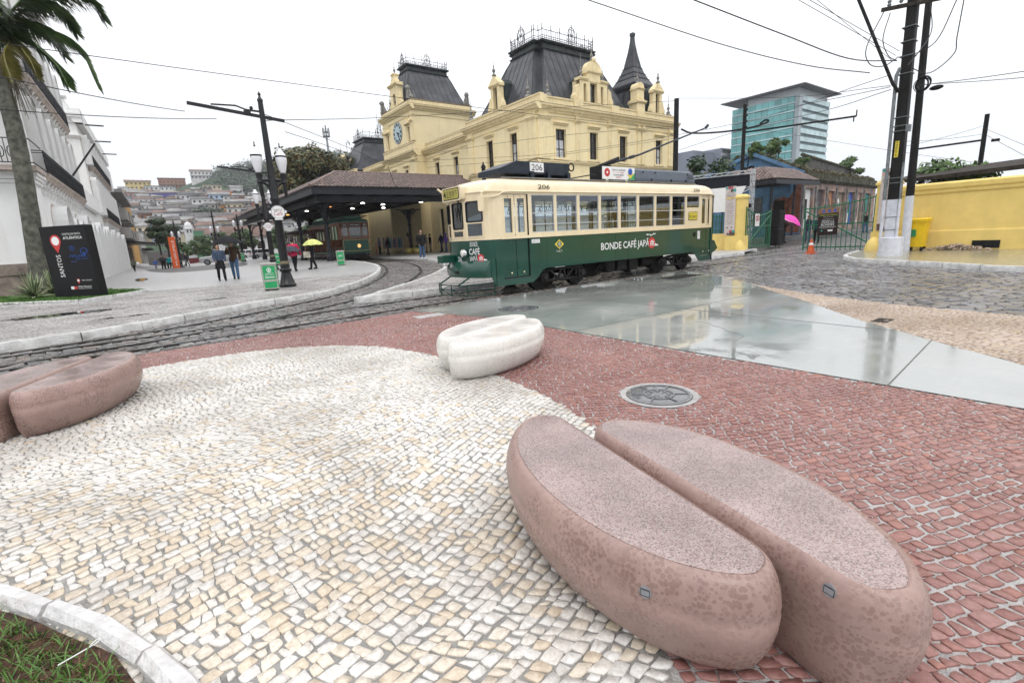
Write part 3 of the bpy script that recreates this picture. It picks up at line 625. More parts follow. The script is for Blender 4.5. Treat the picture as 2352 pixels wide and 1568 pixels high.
def pilaster(b,O,U,wd_,z0_,z1_,d=.10):
 O=Vector(O);U=Vector(U).normalized();V=Vector((0,0,1));o_=Vector((O.x,O.y,0))
 b.plate([(0,z0_),(wd_,z0_),(wd_,z1_-.5),(0,z1_-.5)],o_,U,V,d)
 mould(b,o_+U*-.08,U,wd_+.16,z1_-.5,[(-.02,0),(d+.04,0),(d+.10,.08),(d+.16,.14),(d+.16,.22),(-.02,.26)])
 b.plate([(.02,z1_-.24),(wd_-.02,z1_-.24),(wd_-.02,z1_),(.02,z1_)],o_,U,V,d+.01)
FX0,FX1,FY=23.3,38.95,27.4;ZS,ZC,ZP=6.35,9.75,10.85
fw=[(25.0,1.2,1),(28.45,.80,0),(31.85,.78,0),(36.45,.74,0)]
fh=[(25.0-FX0,26.0-FX0,6.78,8.72),(28.45-FX0,29.35-FX0,6.78,8.72),(31.85-FX0,32.75-FX0,6.78,8.72),(36.45-FX0,37.35-FX0,6.78,8.72)]
lowh=[(a,c,1.6,4.6) for a,c,_,_ in fh]
wallpanel(walls,(FX0,FY,0),SX,FX1-FX0,0,ZC,fh+lowh,.26)
for i,h in enumerate(fh):
 O=(FX0+h[0],FY,0);surround(trim,O,SX,h[1]-h[0],h[2],h[3]);window(ST,O,SX,h[1]-h[0],h[2],h[3],i==0 or i==3)
 surround(trim,O,SX,h[1]-h[0],1.6,4.6,False);window(ST,O,SX,h[1]-h[0],1.6,4.6,False)
PA=36.35
def sh(yc,w_=.86):return(PA-yc-w_/2,PA-yc+w_/2,6.78,8.78)
sA=[sh(30.1),sh(33.2)]
wallpanel(walls,(23.3,PA,0),SY,PA-FY,0,ZC,sA+[(a,c,1.6,4.6) for a,c,_,_ in sA],.26)
for i,h in enumerate(sA):
 O=(23.3,PA-h[0],0);surround(trim,O,SY,h[1]-h[0],h[2],h[3]);window(ST,O,SY,h[1]-h[0],h[2],h[3],i==0)
WX=24.4;TY0,TY1=46.15,53.7
wW=[(TY0-y-.4,TY0-y+.4,6.8,8.75) for y in(40.3,43.85,37.5)]
wallpanel(walls,(WX,TY0,0),SY,TY0-PA,0,ZC,wW+[(a,c,1.3,4.4) for a,c,_,_ in wW],.26)
for i,h in enumerate(wW):
 O=(WX,TY0-h[0],0);surround(trim,O,SY,.8,h[2],h[3]);window(ST,O,SY,.8,h[2],h[3],i==0);window(ST,O,SY,.8,1.3,4.4,False)
walls.quad((23.3,PA,0),(WX,PA,0),(WX,PA,ZC),(23.3,PA,ZC))
tl=[(TY1-y-.36,TY1-y+.36,6.8,8.6) for y in(48.4,51.4)]
wallpanel(walls,(23.3,TY1,0),SY,TY1-TY0,0,ZC,tl,.26)
for h in tl:O=(23.3,TY1-h[0],0);surround(trim,O,SY,.72,h[2],h[3]);window(ST,O,SY,.72,h[2],h[3],False)
walls.quad((23.3,TY0,0),(23.3+1.1,TY0,0),(24.4,TY0,ZC+1),(23.3,TY0,ZC+1));walls.quad((24.4,TY1,0),(23.3,TY1,0),(23.3,TY1,ZC),(24.4,TY1,ZC))
wallpanel(walls,(WX,63.5,0),SY,63.5-TY1,0,ZC,[],.2);walls.quad((23.3,72.4,0),(23.3,63.5,0),(23.3,63.5,ZC),(23.3,72.4,ZC));walls.quad((24.4,63.5,0),(24.4,63.5,ZC),(23.3,63.5,ZC),(23.3,63.5,0))
walls.quad((FX1,FY,0),(FX1,50,0),(FX1,50,ZC),(FX1,FY,ZC));walls.quad((23.3,72.4,0),(23.3,72.4,ZC),(39,72.4,ZC),(39,72.4,0))
pilaster(trim,(FX0+.02,FY,0),SX,1.1,ZS+.3,ZC);pilaster(trim,(23.3,FY+1.12,0),SY,1.1,ZS+.3,ZC)
for x in(27.0,30.5):pilaster(trim,(x,FY,0),SX,.38,ZS+.3,ZC,.07)
pilaster(trim,(34.0,FY,0),SX,.42,ZS+.3,ZC);pilaster(trim,(34.6,FY,0),SX,.42,ZS+.3,ZC);pilaster(trim,(38.2,FY,0),SX,.75,ZS+.3,ZC)
pilaster(trim,(23.3,36.3,0),SY,.75,ZS+.3,ZC);pilaster(trim,(23.3,TY0+.85,0),SY,.8,ZS+.1,ZC);pilaster(trim,(23.3,TY1-.05,0),SY,.8,ZS+.1,ZC)
def run(O,U,Wd,par=True,z=ZC,pz=ZP):
 mould(trim,O,U,Wd,z,CORN);mould(trim,O,U,Wd,z-.38,[(-.05,0),(.04,0),(.07,.06),(-.05,.08)]);mould(tops,O,U,Wd,z+.49,[(-.1,0),(.465,-.045),(.47,-.02),(-.1,.03)])
 o_=Vector(O);Nn=Vector(U).cross(Vector((0,0,1)))
 if par:
  mould(trim,o_-Nn*.02,U,Wd,z+.5,[(-.3,0),(.0,0),(.0,pz-z-.62),(-.3,pz-z-.62)]);mould(trim,o_-Nn*.02,U,Wd,pz-.12,[(-.34,0),(.05,0),(.05,.1),(-.34,.1)]);mould(tops,o_-Nn*.02,U,Wd,pz-.02,[(-.34,0),(.055,0),(.055,.02),(-.34,.02)])
run((FX0-.0,FY,0),SX,FX1-FX0+.44);run((23.3,PA+.3,0),SY,PA+.3-FY+.44);run((WX,TY0,0),SY,TY0-PA-.05);run((WX,63.5,0),SY,63.5-TY1);run((23.3,72.4,0),SY,72.4-63.4)
for O,U,Wd in(((FX0,FY,0),SX,FX1-FX0+.16),((23.3,PA+.1,0),SY,PA+.1-FY+.16),((WX,TY0,0),SY,TY0-PA-.1),((23.3,TY1+.1,0),SY,TY1-TY0+.2)):
 mould(trim,O,U,Wd,ZS,COURSE);mould(tops,O,U,Wd,ZS+.215,[(-.05,0),(.165,-.02),(.165,0),(-.05,.02)])
for x in(23.35,26.9,30.9,34.0):trim.box(x,x+.9,FY-.07,FY+.2,ZC+.5,ZP+.03)
walls.build('wall',m_yel,ST,world=True)
tw=MB();th=[(TY1-47.3-.3,TY1-47.3+.3,11.15,12.6),(TY1-52.4-.3,TY1-52.4+.3,11.15,12.6)]
wallpanel(tw,(23.35,TY1-.1,0),SY,TY1-TY0-.2,ZC,14.1,th,.3)
tw.quad((23.35,TY0+.1,ZC),(30.4,TY0+.1,ZC),(30.4,TY0+.1,14.1),(23.35,TY0+.1,14.1));tw.quad((30.4,TY0+.1,ZC),(30.4,TY1-.1,ZC),(30.4,TY1-.1,14.1),(30.4,TY0+.1,14.1));tw.quad((30.4,TY1-.1,ZC),(23.35,TY1-.1,ZC),(23.35,TY1-.1,14.1),(30.4,TY1-.1,14.1))
tw.build('tower_wall',m_yel,ST,world=True)
run((23.3,TY1+.02,0),SY,TY1-TY0+.45,False);mould(trim,(23.3,TY1,0),SY,TY1-TY0+.1,10.25,[(-.1,0),(.1,0),(.1,.65),(.16,.7),(.16,.8),(-.1,.85)]);mould(tops,(23.3,TY1,0),SY,TY1-TY0+.17,11.09,[(-.1,0),(.165,-.02),(.165,0),(-.1,.02)])
for O,U,Wd in(((23.35,TY1,0),SY,TY1-TY0+.3),((23.35-.0,TY0+.1,0),SX,7.3)):
 mould(trim,O,U,Wd,14.0,CORN);mould(tops,O,U,Wd,14.49,[(-.1,0),(.465,-.045),(.47,-.02),(-.1,.03)]);mould(trim,O,U,Wd-.3,14.5,[(-.3,0),(.02,0),(.02,.5),(-.3,.5)]);mould(tops,O,U,Wd-.25,15.0,[(-.34,0),(.05,0),(.05,.04),(-.34,.04)])
 mould(trim,O,U,Wd-.2,13.55,[(-.05,0),(.04,0),(.06,.06),(-.05,.08)])
for y in(46.9,53.6):pilaster(trim,(23.35,y,0),SY,.7,11.2,13.4,.06)
for y in(47.9,51.9):trim.plate([(0,11.2),(.12,11.2),(.12,13.5),(0,13.5)],(23.35,y,0),SY,(0,0,1),.04)
for yc in(47.3,52.4):
 O=(23.35,yc+.3,0);surround(trim,O,SY,.6,11.15,12.6,False,.12)
 mould(trim,(23.35,yc+.55,0),SY,1.1,12.75,[(-.02,0),(.2,.04),(.3,.1),(.3,.16),(-.02,.2)])
 trim.plate([(-.55,12.95),(.55,12.95),(0,13.3)],(23.35,yc,0),SY,(0,0,1),.24)
 trim.plate(rrect(-.3,.3,13.4,13.9,.1),(23.35,yc,0),SY,(0,0,1),.06);window(ST,O,SY,.6,11.15,12.6,False,.3,False)
trim.build('cornice',m_yelt,ST,world=True);tops.build('cornice_top',m_edge,ST,world=True)
CK=Vector((23.35,49.85,12.48));b=MB();U,V=Vector((0,-1,0)),Vector((0,0,1))
b.plate(circ(1.06,40),CK,U,V,.05,0);b.plate(circ(1.0,40),CK,U,V,.07,1)
ck=b.build('clock',[m_lion,m_dial],ST,world=True)
b=MB()
for i in range(12):
 a=PI/2-2*PI*i/12;wd_=.11 if i%3 else .16;c,s_=math.cos(a),math.sin(a)
 p=lambda r,o_:(c*r-s_*o_,s_*r+c*o_);b.plate([p(.66,-wd_*.8),p(.93,-wd_),p(.93,wd_),p(.66,wd_*.8)][::1],CK,U,V,.085)
b.build('numerals',m_black,ck,world=True)
b=MB()
for ang,ln,w_ in((R(-18),.5,.09),(R(-55),.74,.07)):
 c,s_=math.cos(ang),math.sin(ang);p=lambda r,o_:(c*r-s_*o_,s_*r+c*o_);b.plate([p(-.12,-w_*.5),p(ln*.75,-w_),p(ln,0),p(ln*.75,w_),p(-.12,w_*.5)],CK,U,V,.11)
b.build('hand',m_black,ck,world=True)
def mansard(x0,x1,y0,y1,zb,ix,iy,zt,seam,name='mansard_roof',notch=0.0,rot=None,seamside=1):
 """steep standing-seam roof: outline with optional corner notch, curved flare, top curb"""
 def outl(t,n_):
  a,c=x0+ix*t,x1-ix*t;d,e_=y0+iy*t,y1-iy*t
  if n_<=0:return[(a,d),(c,d),(c,e_),(a,e_)]
  return[(a+n_,d),(c-n_,d),(c-n_,d+n_),(c,d+n_),(c,e_-n_),(c-n_,e_-n_),(c-n_,e_),(a+n_,e_),(a+n_,e_-n_),(a,e_-n_),(a,d+n_),(a+n_,d+n_)]
 prof=[(0,0),(.13,.09),(.33,.29),(.60,.58),(.83,.84),(1.0,1.0)]
 b=MB();rings=[[(x,y,zb+(zt-zb)*f) for x,y in outl(t,notch)] for t,f in prof];b.loft(rings,0)
 roof=b.build(name,m_zinc,ST,world=True)
 s_=MB()
 def seamline(fix,axis,lo,hi,step,side):
  n_=int((hi-lo)/step)
  for i in range(1,n_):
   q=lo+(hi-lo)*i/n_;pts=[]
   for t,f in prof:
    lim0=(x0+ix*t if axis=='x' else y0+iy*t)+notch+.02;lim1=(x1-ix*t if axis=='x' else y1-iy*t)-notch-.02
    if not lim0<=q<=lim1:break
    z=zb+(zt-zb)*f;o_=(y0+iy*t if side<0 else y1-iy*t) if axis=='x' else(x0+ix*t if side<0 else x1-ix*t)
    pts.append((q,o_,z) if axis=='x' else(o_,q,z))
   if len(pts)>1:s_.tube(pts,.028,5)
 seamline(0,'x',x0,x1,seam,-1);seamline(0,'y',y0,y1,seam,-1);seamline(0,'y',y0,y1,seam,1)
 for j in range(len(outl(0,notch))):s_.tube([r[j] for r in rings],.05,6)
 s_.build('roof_seam',m_zincd,roof,world=True)
 c_=MB();o1=outl(1,notch*.8)
 def grow(d):
  cx_,cy_=(x0+x1)/2,(y0+y1)/2;return[(x+d*(1 if x>cx_ else-1),y+d*(1 if y>cy_ else-1)) for x,y in o1]
 c_.loft([[(x,y,zt+dz) for x,y in grow(d)] for d,dz in((.05,-.05),(.12,.05),(-.02,.10),(-.05,.42),(.14,.50),(.18,.62),(.02,.70))])
 c_.build('roof_curb',m_zincd,roof,world=True)
 return o1,zt+.70,roof
def cresting(o1,z,roof,h=.55,fan=(),step=.22):
 """wrought iron railing with tall rosettes"""
 b=MB();k_=len(o1)
 for i in range(k_):
  a=Vector((*o1[i],z));c=Vector((*o1[(i+1)%k_],z));ln=(c-a).length;n_=max(1,int(ln/step));up=Vector((0,0,1))
  for hh in(.08,.22,h):b.beam(a+up*hh,c+up*hh,.025,.03)
  for j in range(n_):
   p=a.lerp(c,j/n_);big=j%4==0
   b.beam(p,p+up*(h+(.38 if big else .02)),.032 if big else .018)
   if big:b.ell(p+up*(h+.06),.05,.05,.05,6,4)
 for(x,y,ux,uy,rad) in fan:
  O=Vector((x,y,z));U=Vector((ux,uy,0));up=Vector((0,0,1))
  P=lambda u,v:O+U*(u*rad)+up*(v*rad)
  b.tube([P(math.cos(t)*.62,1.05+math.sin(t)*.95) for t in[PI*2*i/26 for i in range(27)]],.022,5)
  b.tube([P(0,0),P(0,2.3)],.025,5)
  for s_ in(1,-1):
   b.tube([P(s_*q[0],q[1]) for q in((0,.3),(.3,.5),(.5,.85),(.42,1.15),(.22,1.2),(.15,1.0),(.26,.9))],.02,5)
   b.tube([P(s_*q[0],q[1]) for q in((0,.9),(.2,1.25),(.42,1.5),(.34,1.75),(.16,1.75),(.14,1.6))],.02,5)
   b.tube([P(s_*q[0],q[1]) for q in((.05,.1),(.5,.12),(.8,.35),(.75,.6),(.6,.55))],.02,5)
 return b.build('cresting',m_iron,roof,world=True)
o1,zt,rf=mansard(23.75,34.4,27.85,36.0,ZP-.1,2.2,2.2,14.95,.62,notch=.55)
cresting(o1,zt,rf,.62,[(25.93,32.0,0,1,.62),(29.4,30.03,1,0,.62),(32.2,31.8,0,1,.5)])
o1,zt,rf=mansard(23.9,30.1,TY0+.55,TY1-.4,15.0,.75,2.35,18.45,.62)
cresting(o1,zt,rf,.5,[((o1[0][0]+o1[1][0])/2,o1[0][1],1,0,.55),(o1[0][0],(o1[0][1]+o1[2][1])/2,0,1,.55)])
o1,zt,rf=mansard(23.75,34.4,63.9,72.0,ZP-.1,2.2,2.2,14.6,.62)
cresting(o1,zt,rf,.62,[((o1[0][0]+o1[1][0])/2-1,o1[0][1],1,0,.62),(o1[0][0],(o1[0][1]+o1[2][1])/2,0,1,.62)])
b=MB();b.loft([[(24.5,36,ZP-.2),(38.9,36,ZP-.2),(38.9,72,ZP-.2),(24.5,72,ZP-.2)],[(28,38,ZP+1.2),(36,38,ZP+1.2),(36,70,ZP+1.2),(28,70,ZP+1.2)]]);b.box(34.4,38.9,27.9,36,ZP-.4,ZP-.25);b.build('flat_roof',m_zinc,ST,world=True)
def finial(b,x,y,z,h=1.0,mi=0):
 b.lathe([(.16,0),(.18,.06),(.07,.14),(.06,.22),(.12,.32),(.13,.40),(.05,.52),(.035,.6),(.07,.66),(.02,.74),(.012,1.25*h),(.004,1.3*h)],(x,y,z),10,mi)
def dormer_small(x,y,U,zb=ZP+.02,wd_=1.15,ht=1.95):
 U=Vector(U);Nn=U.cross(Vector((0,0,1)));O=Vector((x,y,0))-U*wd_/2;d=MB();V=Vector((0,0,1))
 wallpanel(d,(O.x,O.y,zb),U,wd_,zb,zb+ht,[(.32,wd_-.32,zb+.1,zb+1.62)],.3)
 for u in(0,wd_):a=O+U*u;d.quad(Vector((a.x,a.y,zb)),Vector((a.x,a.y,zb+ht)),Vector((*(a-Nn*.42).xy,zb+ht)),Vector((*(a-Nn*.42).xy,zb)))
 mould(d,O-U*.12,U,wd_+.24,zb+ht-.28,[(-.42,0),(.05,0),(.1,.06),(.16,.12),(.16,.18),(-.42,.2)])
 d.plate([(-.12,ht-.08),(wd_+.12,ht-.08),(wd_/2,ht+.52)],Vector((O.x,O.y,zb))-Nn*.42,U,V,.52)
 d.plate([(.08,ht-.02),(wd_-.08,ht-.02),(wd_/2,ht+.38)],Vector((O.x,O.y,zb))+Nn*.06,U,V,.03)
 for s_,u in((-1,0),(1,wd_)):
  sp=[(0,0),(.36*s_,0),(.40*s_,.2),(.30*s_,.5),(.16*s_,.72),(.14*s_,.95),(.02*s_,1.0)]
  if s_<0:sp=sp[::-1]
  d.plate([(u+a,c) for a,c in sp],Vector((O.x,O.y,zb))-Nn*.3,U,V,.34)
  d.plate(circ(.15,14,(u+.2*s_,.24)),Vector((O.x,O.y,zb))+Nn*.03,U,V,.05)
 dm=d.build('dormer',m_yelt,ST,world=True)
 k_=MB();k_.plate([(0,0),(wd_,0),(wd_,ht-.05),(wd_/2,ht+.4),(0,ht-.05)],Vector((O.x,O.y,zb))-Nn*2.4,U,V,2.0);k_.build('dormer_roof',m_zincd,dm,world=True)
 c_=O+U*wd_/2;f=MB();finial(f,c_.x,c_.y,zb+ht+.5);f.build('finial',m_lion,dm,world=True)
 g=MB();g.plate([(.32,.1),(wd_-.32,.1),(wd_-.32,1.62),(.32,1.62)],Vector((O.x,O.y,zb))-Nn*.28,U,V,.01);g.build('pane',m_glassd,dm,world=True)
dormer_small(23.55,32.5,(0,-1,0));dormer_small(37.0,27.62,(1,0,0));dormer_small(23.55,68.6,(0,-1,0))
b=MB();Z0=ZP+.02;y_=27.62
wallpanel(b,(27.75,y_,Z0),SX,3.0,Z0,Z0+1.5,[(.42,.72,Z0+.05,Z0+1.28),(1.12,1.86,Z0+.05,Z0+1.42),(2.26,2.56,Z0+.05,Z0+1.28)],.3)
b.plate([(.8,1.5),(2.18,1.5),(2.18,2.05),(.8,2.05)],(27.75,y_+.45,Z0),SX,(0,0,1),.48);mould(b,(27.75-.1,y_,0),SX,.95,Z0+1.5,[(-.45,0),(.06,0),(.14,.1),(.14,.18),(-.45,.2)]);mould(b,(29.9,y_,0),SX,.95,Z0+1.5,[(-.45,0),(.06,0),(.14,.1),(.14,.18),(-.45,.2)]);mould(b,(28.45,y_,0),SX,1.58,Z0+2.05,[(-.45,0),(.06,0),(.16,.1),(.16,.18),(-.45,.2)])
arc=[(1.5+.78*math.cos(t),2.24+.72*math.sin(t)) for t in[PI*i/16 for i in range(17)]]
b.plate(arc,(27.75,y_+.45,Z0),SX,(0,0,1),.52);b.plate([(1.5+(u-1.5)*.72,2.26+(v-2.24)*.68) for u,v in arc],(27.75,y_,Z0),SX,(0,0,1),.12);b.ell((29.25,y_-.06,Z0+3.02),.16,.12,.18)
b.plate([(0,0),(3,0),(3,1.5),(0,1.5)],(27.75,y_+.75,Z0),SX,(0,0,1),.4)
for s_,u in((-1,0.0),(1,3.0)):
 sp=[(0,0),(.62*s_,0),(.60*s_,.35),(.42*s_,.62),(.36*s_,1.0),(.08*s_,1.2)];sp=sp[::-1] if s_<0 else sp
 b.plate([(u+a,c) for a,c in sp],(27.75,y_+.35,Z0),SX,(0,0,1),.4);b.plate(circ(.2,16,(u+.32*s_,.34)),(27.75,y_-.04,Z0),SX,(0,0,1),.05)
dm=b.build('dormer',m_yelt,ST,world=True)
g=MB();g.plate([(.4,.05),(2.6,.05),(2.6,1.44),(.4,1.44)],(27.75,y_+.29,Z0),SX,(0,0,1),.01);g.build('pane',m_glassd,dm,world=True)
k_=MB();k_.plate([(.1,0),(2.9,0),(2.9,1.6),(2.1,2.2),(.9,2.2),(.1,1.6)],(27.75,y_+2.6,Z0),SX,(0,0,1),2.0);k_.build('dormer_roof',m_zincd,dm,world=True)
for x,z,h_ in((28.1,1.7,1.3),(30.4,1.7,1.2),(29.25,3.0,.8)):f=MB();finial(f,x,y_+.2,Z0+z,h_);f.build('finial',m_lion,dm,world=True)
for x,y in((23.6,28.6),(24.6,27.65),(23.6,36.1),(38.6,27.7)):f=MB();f.lathe([(.3,0),(.26,.12),(.14,.26),(.1,.3)],(x,y,ZP),8);finial(f,x,y,ZP+.28,1.2);f.build('finial',m_lion,ST,world=True)
b=MB();b.box(34.1,35.1,27.45,28.3,ZC+.5,11.75);mould(b,(34.0,27.45,0),SX,1.2,11.45,[(-.9,0),(.06,0),(.14,.1),(.14,.2),(-.9,.22)])
b.box(34.18,35.02,27.5,28.2,11.6,12.55);b.plate(circ(.36,18,(0,0),0,PI),(34.6,27.5,11.75),SX,(0,0,1),.05);mould(b,(34.12,27.48,0),SX,.96,12.5,[(-.75,0),(.03,0),(.1,.08),(-.75,.12)])
b.plate(circ(.44,16,(0,0),0,PI)+[(-.44,0)],(34.6,28.2,12.6),SX,(0,0,1),.72);ch=b.build('chimney',m_yelt,ST,world=True);f=MB();finial(f,34.6,27.85,13.0,1.2);f.build('finial',m_lion,ch,world=True)
SXc,SYc=37.1,30.4;b=MB();sq=lambda h,z:[(SXc-h,SYc-h,z),(SXc+h,SYc-h,z),(SXc+h,SYc+h,z),(SXc-h,SYc+h,z)]
b.loft([sq(1.6,ZP-.2),sq(1.35,ZP+.6),sq(1.08,13.2)]);b.loft([sq(1.1,13.2),sq(1.25,13.35),sq(1.34,13.5),sq(1.36,13.62),sq(1.28,13.66)])
b.loft([sq(1.30,13.67),sq(1.02,14.15),sq(1.05,14.2)]);b.loft([sq(.98,14.2),sq(.80,14.6),sq(.83,14.65)]);b.loft([sq(.76,14.65),sq(.60,15.1),sq(.63,15.15)]);b.loft([sq(.56,15.15),sq(.30,16.4),sq(.17,17.2),sq(.13,17.7),sq(.17,17.74),sq(.17,18.0),sq(.05,18.05)])
sp=b.build('spire',m_zinc,ST,world=True);s_=MB()
for i in range(-1,2):
 s_.tube([(SXc+i*.8,SYc-1.56,ZP),(SXc+i*.6,SYc-1.1,13.2)],.03,5);s_.tube([(SXc-1.56,SYc+i*.8,ZP),(SXc-1.1,SYc+i*.6,13.2)],.03,5)
s_.build('roof_seam',m_zincd,sp,world=True)
b=MB();U=SY;O=(23.35,49.85,0);V=(0,0,1);y0_=23.35
wallpanel(b,(23.3,50.75,15.0),SY,1.8,15.0,17.0,[(.6,1.2,15.1,16.25,True)],.5)
b.plate([(-.9,15.0),(.9,15.0),(.9,17.0),(-.9,17.0)],(23.85,49.85,0),SY,V,.04);b.box(23.3,23.9,50.74,50.76,15,17);b.box(23.3,23.9,48.94,48.96,15,17)
mould(b,(23.3,50.95,0),SY,2.2,16.9,[(-.6,0),(.05,0),(.12,.08),(.22,.16),(.22,.26),(-.6,.3)])
b.plate([(-.55,17.2),(.55,17.2),(.5,17.5),(.3,17.7),(.28,18.0),(-.28,18.0),(-.3,17.7),(-.5,17.5)],(23.8,49.85,0),SY,V,.45);b.box(23.25,23.95,49.5,50.2,18.0,18.12)
b.plate([(-1.5,15.0),(-.9,15.0),(-.9,16.3),(-1.05,15.9),(-1.1,15.5),(-1.45,15.3)],(23.7,49.85,0),SY,V,.3);b.plate([(.9,15.0),(1.5,15.0),(1.45,15.3),(1.1,15.5),(1.05,15.9),(.9,16.3)],(23.7,49.85,0),SY,V,.3)
bg_=b.build('bell_gable',m_yelt,ST,world=True)
for y,z,h_ in((49.85,18.12,1.1),(51.6,15.4,1.1),(50.8,17.1,.9)):f=MB();finial(f,23.6,y,z,h_);f.build('finial',m_lion,bg_,world=True)
f=MB();f.lathe([(.26,0),(.22,.08),(.17,.3),(.14,.45),(.04,.5)],(23.55,49.85,15.45),14);f.build('bell',m_iron,bg_,world=True)
def lion(x,y,z,rz):
 b=MB();b.box(-.32,.32,-.22,.22,0,.08)
 b.loft([[(cx_+rx*math.cos(a),ry*math.sin(a),zz) for a in[2*PI*i/10 for i in range(10)]] for cx_,rx,ry,zz in((-.1,.3,.2,.08),(-.12,.3,.2,.25),(-.04,.25,.19,.5),(.06,.21,.18,.75),(.1,.2,.18,.9))])
 b.ell((.12,0,1.02),.25,.23,.26,12,8);b.ell((.26,0,1.08),.15,.12,.14);b.ell((.38,0,1.03),.09,.08,.08)
 for s_ in(-1,1):b.tube([(.2,.11*s_,.78),(.24,.12*s_,.4),(.25,.12*s_,.08)],[.09,.07,.07],8);b.ell((-.12,.18*s_,.22),.22,.1,.18);b.ell((.3,.12*s_,.1),.1,.06,.05);b.ell((.18,.16*s_,1.24),.05,.04,.06,6,4)
 b.tube([(-.34,0,.15),(-.5,.05,.25),(-.52,.05,.5),(-.42,.02,.68),(-.46,.02,.8)],.035,6)
 b.v=[(x+p[0]*math.cos(rz)-p[1]*math.sin(rz),y+p[0]*math.sin(rz)+p[1]*math.cos(rz),z+p[2]) for p in b.v]
 b.build('lion_statue',m_lion,ST,world=True,smooth=True)
lion(23.5,46.75,15.05,PI);lion(23.5,53.2,15.05,PI);lion(29.9,46.5,15.05,PI*1.5)
# ================================================================== CANOPY AND OLD TRAM
m_tile=M('old clay roof tile',(.17,.115,.10),.5,.5,7,.4,40,objvar=.35,dirt=.5,dirtcol=(.10,.085,.08),dsc=2)
m_cast=M('dark grey cast iron',(.028,.031,.038),.42,.3,8)
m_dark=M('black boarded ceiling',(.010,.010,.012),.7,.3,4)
m_lamp=M('lit ceiling lamp',(1,.95,.85),.5,.0,emit=(1,.95,.86,9))
m_lampo=M('warm glowing lamp',(1,.5,.2),.5,.0,emit=(1,.42,.12,3))
CX0,CX1,CY0,CY1,ZE,RX,RY,ZRD=9.5,23.25,34.2,69.0,5.2,12.3,37.6,6.6
CN=thing('station_canopy','tiled platform canopy on dark cast iron columns beside the station','canopy',(CX0,CY0,.28))
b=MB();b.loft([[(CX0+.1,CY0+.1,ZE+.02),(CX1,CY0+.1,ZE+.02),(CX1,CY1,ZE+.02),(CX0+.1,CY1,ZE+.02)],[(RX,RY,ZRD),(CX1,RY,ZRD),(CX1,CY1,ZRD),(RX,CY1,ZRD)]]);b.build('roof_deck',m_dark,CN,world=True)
tl=[]
def tiles_slope(o,ux,vx,wd_,ln,limL,limR):
 rows_=int(ln/.34);
 for r in range(rows_):
  for c in range(int(wd_/.27)):
   u=.135+c*.27;v=r*.34
   if u<limL(v+.17) or u>limR(v+.17):continue
   tl.append((o,ux,vx,u,v))
o=Vector((CX0-.05,CY0-.05,ZE+.04));vf=Vector((0,RY-CY0,ZRD-ZE));lf=vf.length;vf.normalize()
tiles_slope(o,Vector((1,0,0)),vf,CX1-CX0,lf,lambda v:v/lf*(RX-CX0),lambda v:99)
vl=Vector((RX-CX0,0,ZRD-ZE));ll=vl.length;vl.normalize()
tiles_slope(Vector((CX0-.05,CY0-.05,ZE+.04)),Vector((0,1,0)),vl,CY1-CY0,ll,lambda v:v/ll*(RY-CY0),lambda v:99)
def tile_geo(b,t):
 o,ux,vx,u,v=t;nz_=ux.cross(vx);nz_=nz_ if nz_.z>0 else-nz_;jit=random.uniform(-.008,.008);rings=[]
 for vv,hh in((v-.03,.05),(v+.36,.02)):
  rings.append([o+ux*(u+jit+.125*math.cos(a))+vx*vv+nz_*(hh+.075*math.sin(a)) for a in[PI*(1-i/4) for i in range(5)]])
 b.loft(rings,0,False,False);k_=len(b.v)-10;b.f.append((k_,k_+1,k_+2,k_+3,k_+4));b.m.append(0)
tl.sort(key=lambda t:(t[0]+t[1]*t[3]+t[2]*t[4]-Vector((0,0,1.4))).length+(0 if t[1].x else 6))
for t in tl[:300]:b=MB();tile_geo(b,t);b.build('roof_tile',m_tile,CN,world=True)
b=MB();[tile_geo(b,t) for t in tl[300:]];q=b.build('roof_tiles',m_tile,CN,world=True);q['kind']='stuff'
b=MB();b.tube([(CX0-.05,CY0-.05,ZE+.1),(RX,RY,ZRD+.08)],.13,8);b.tube([(RX,RY,ZRD+.06),(CX1,RY,ZRD+.06)],.13,8);b.tube([(RX,RY,ZRD+.06),(RX,CY1,ZRD+.06)],.13,8);b.build('ridge_tile',m_tile,CN,world=True)
b=MB()
for(x0,x1,y0,y1) in((CX0,CX1,CY0,CY0+.12),(CX0,CX0+.12,CY0+.13,CY1)):b.box(x0,x1,y0,y1,ZE-.42,ZE-.02);b.box(x0-.06 if x1-x0<1 else x0-.06,x1,y0-.06,y1,ZE-.02,ZE+.03)
b.box(CX0+.5,CX1,CY0+.9,CY0+1.1,ZE-.85,ZE-.45);b.box(CX0+.7,CX0+.9,CY0+1.1,CY1,ZE-.85,ZE-.45);b.build('fascia',m_cast,CN,world=True)
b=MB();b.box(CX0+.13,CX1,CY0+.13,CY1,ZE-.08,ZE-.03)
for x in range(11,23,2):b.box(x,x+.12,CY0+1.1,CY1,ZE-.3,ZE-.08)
b.build('ceiling',m_dark,CN,world=True)
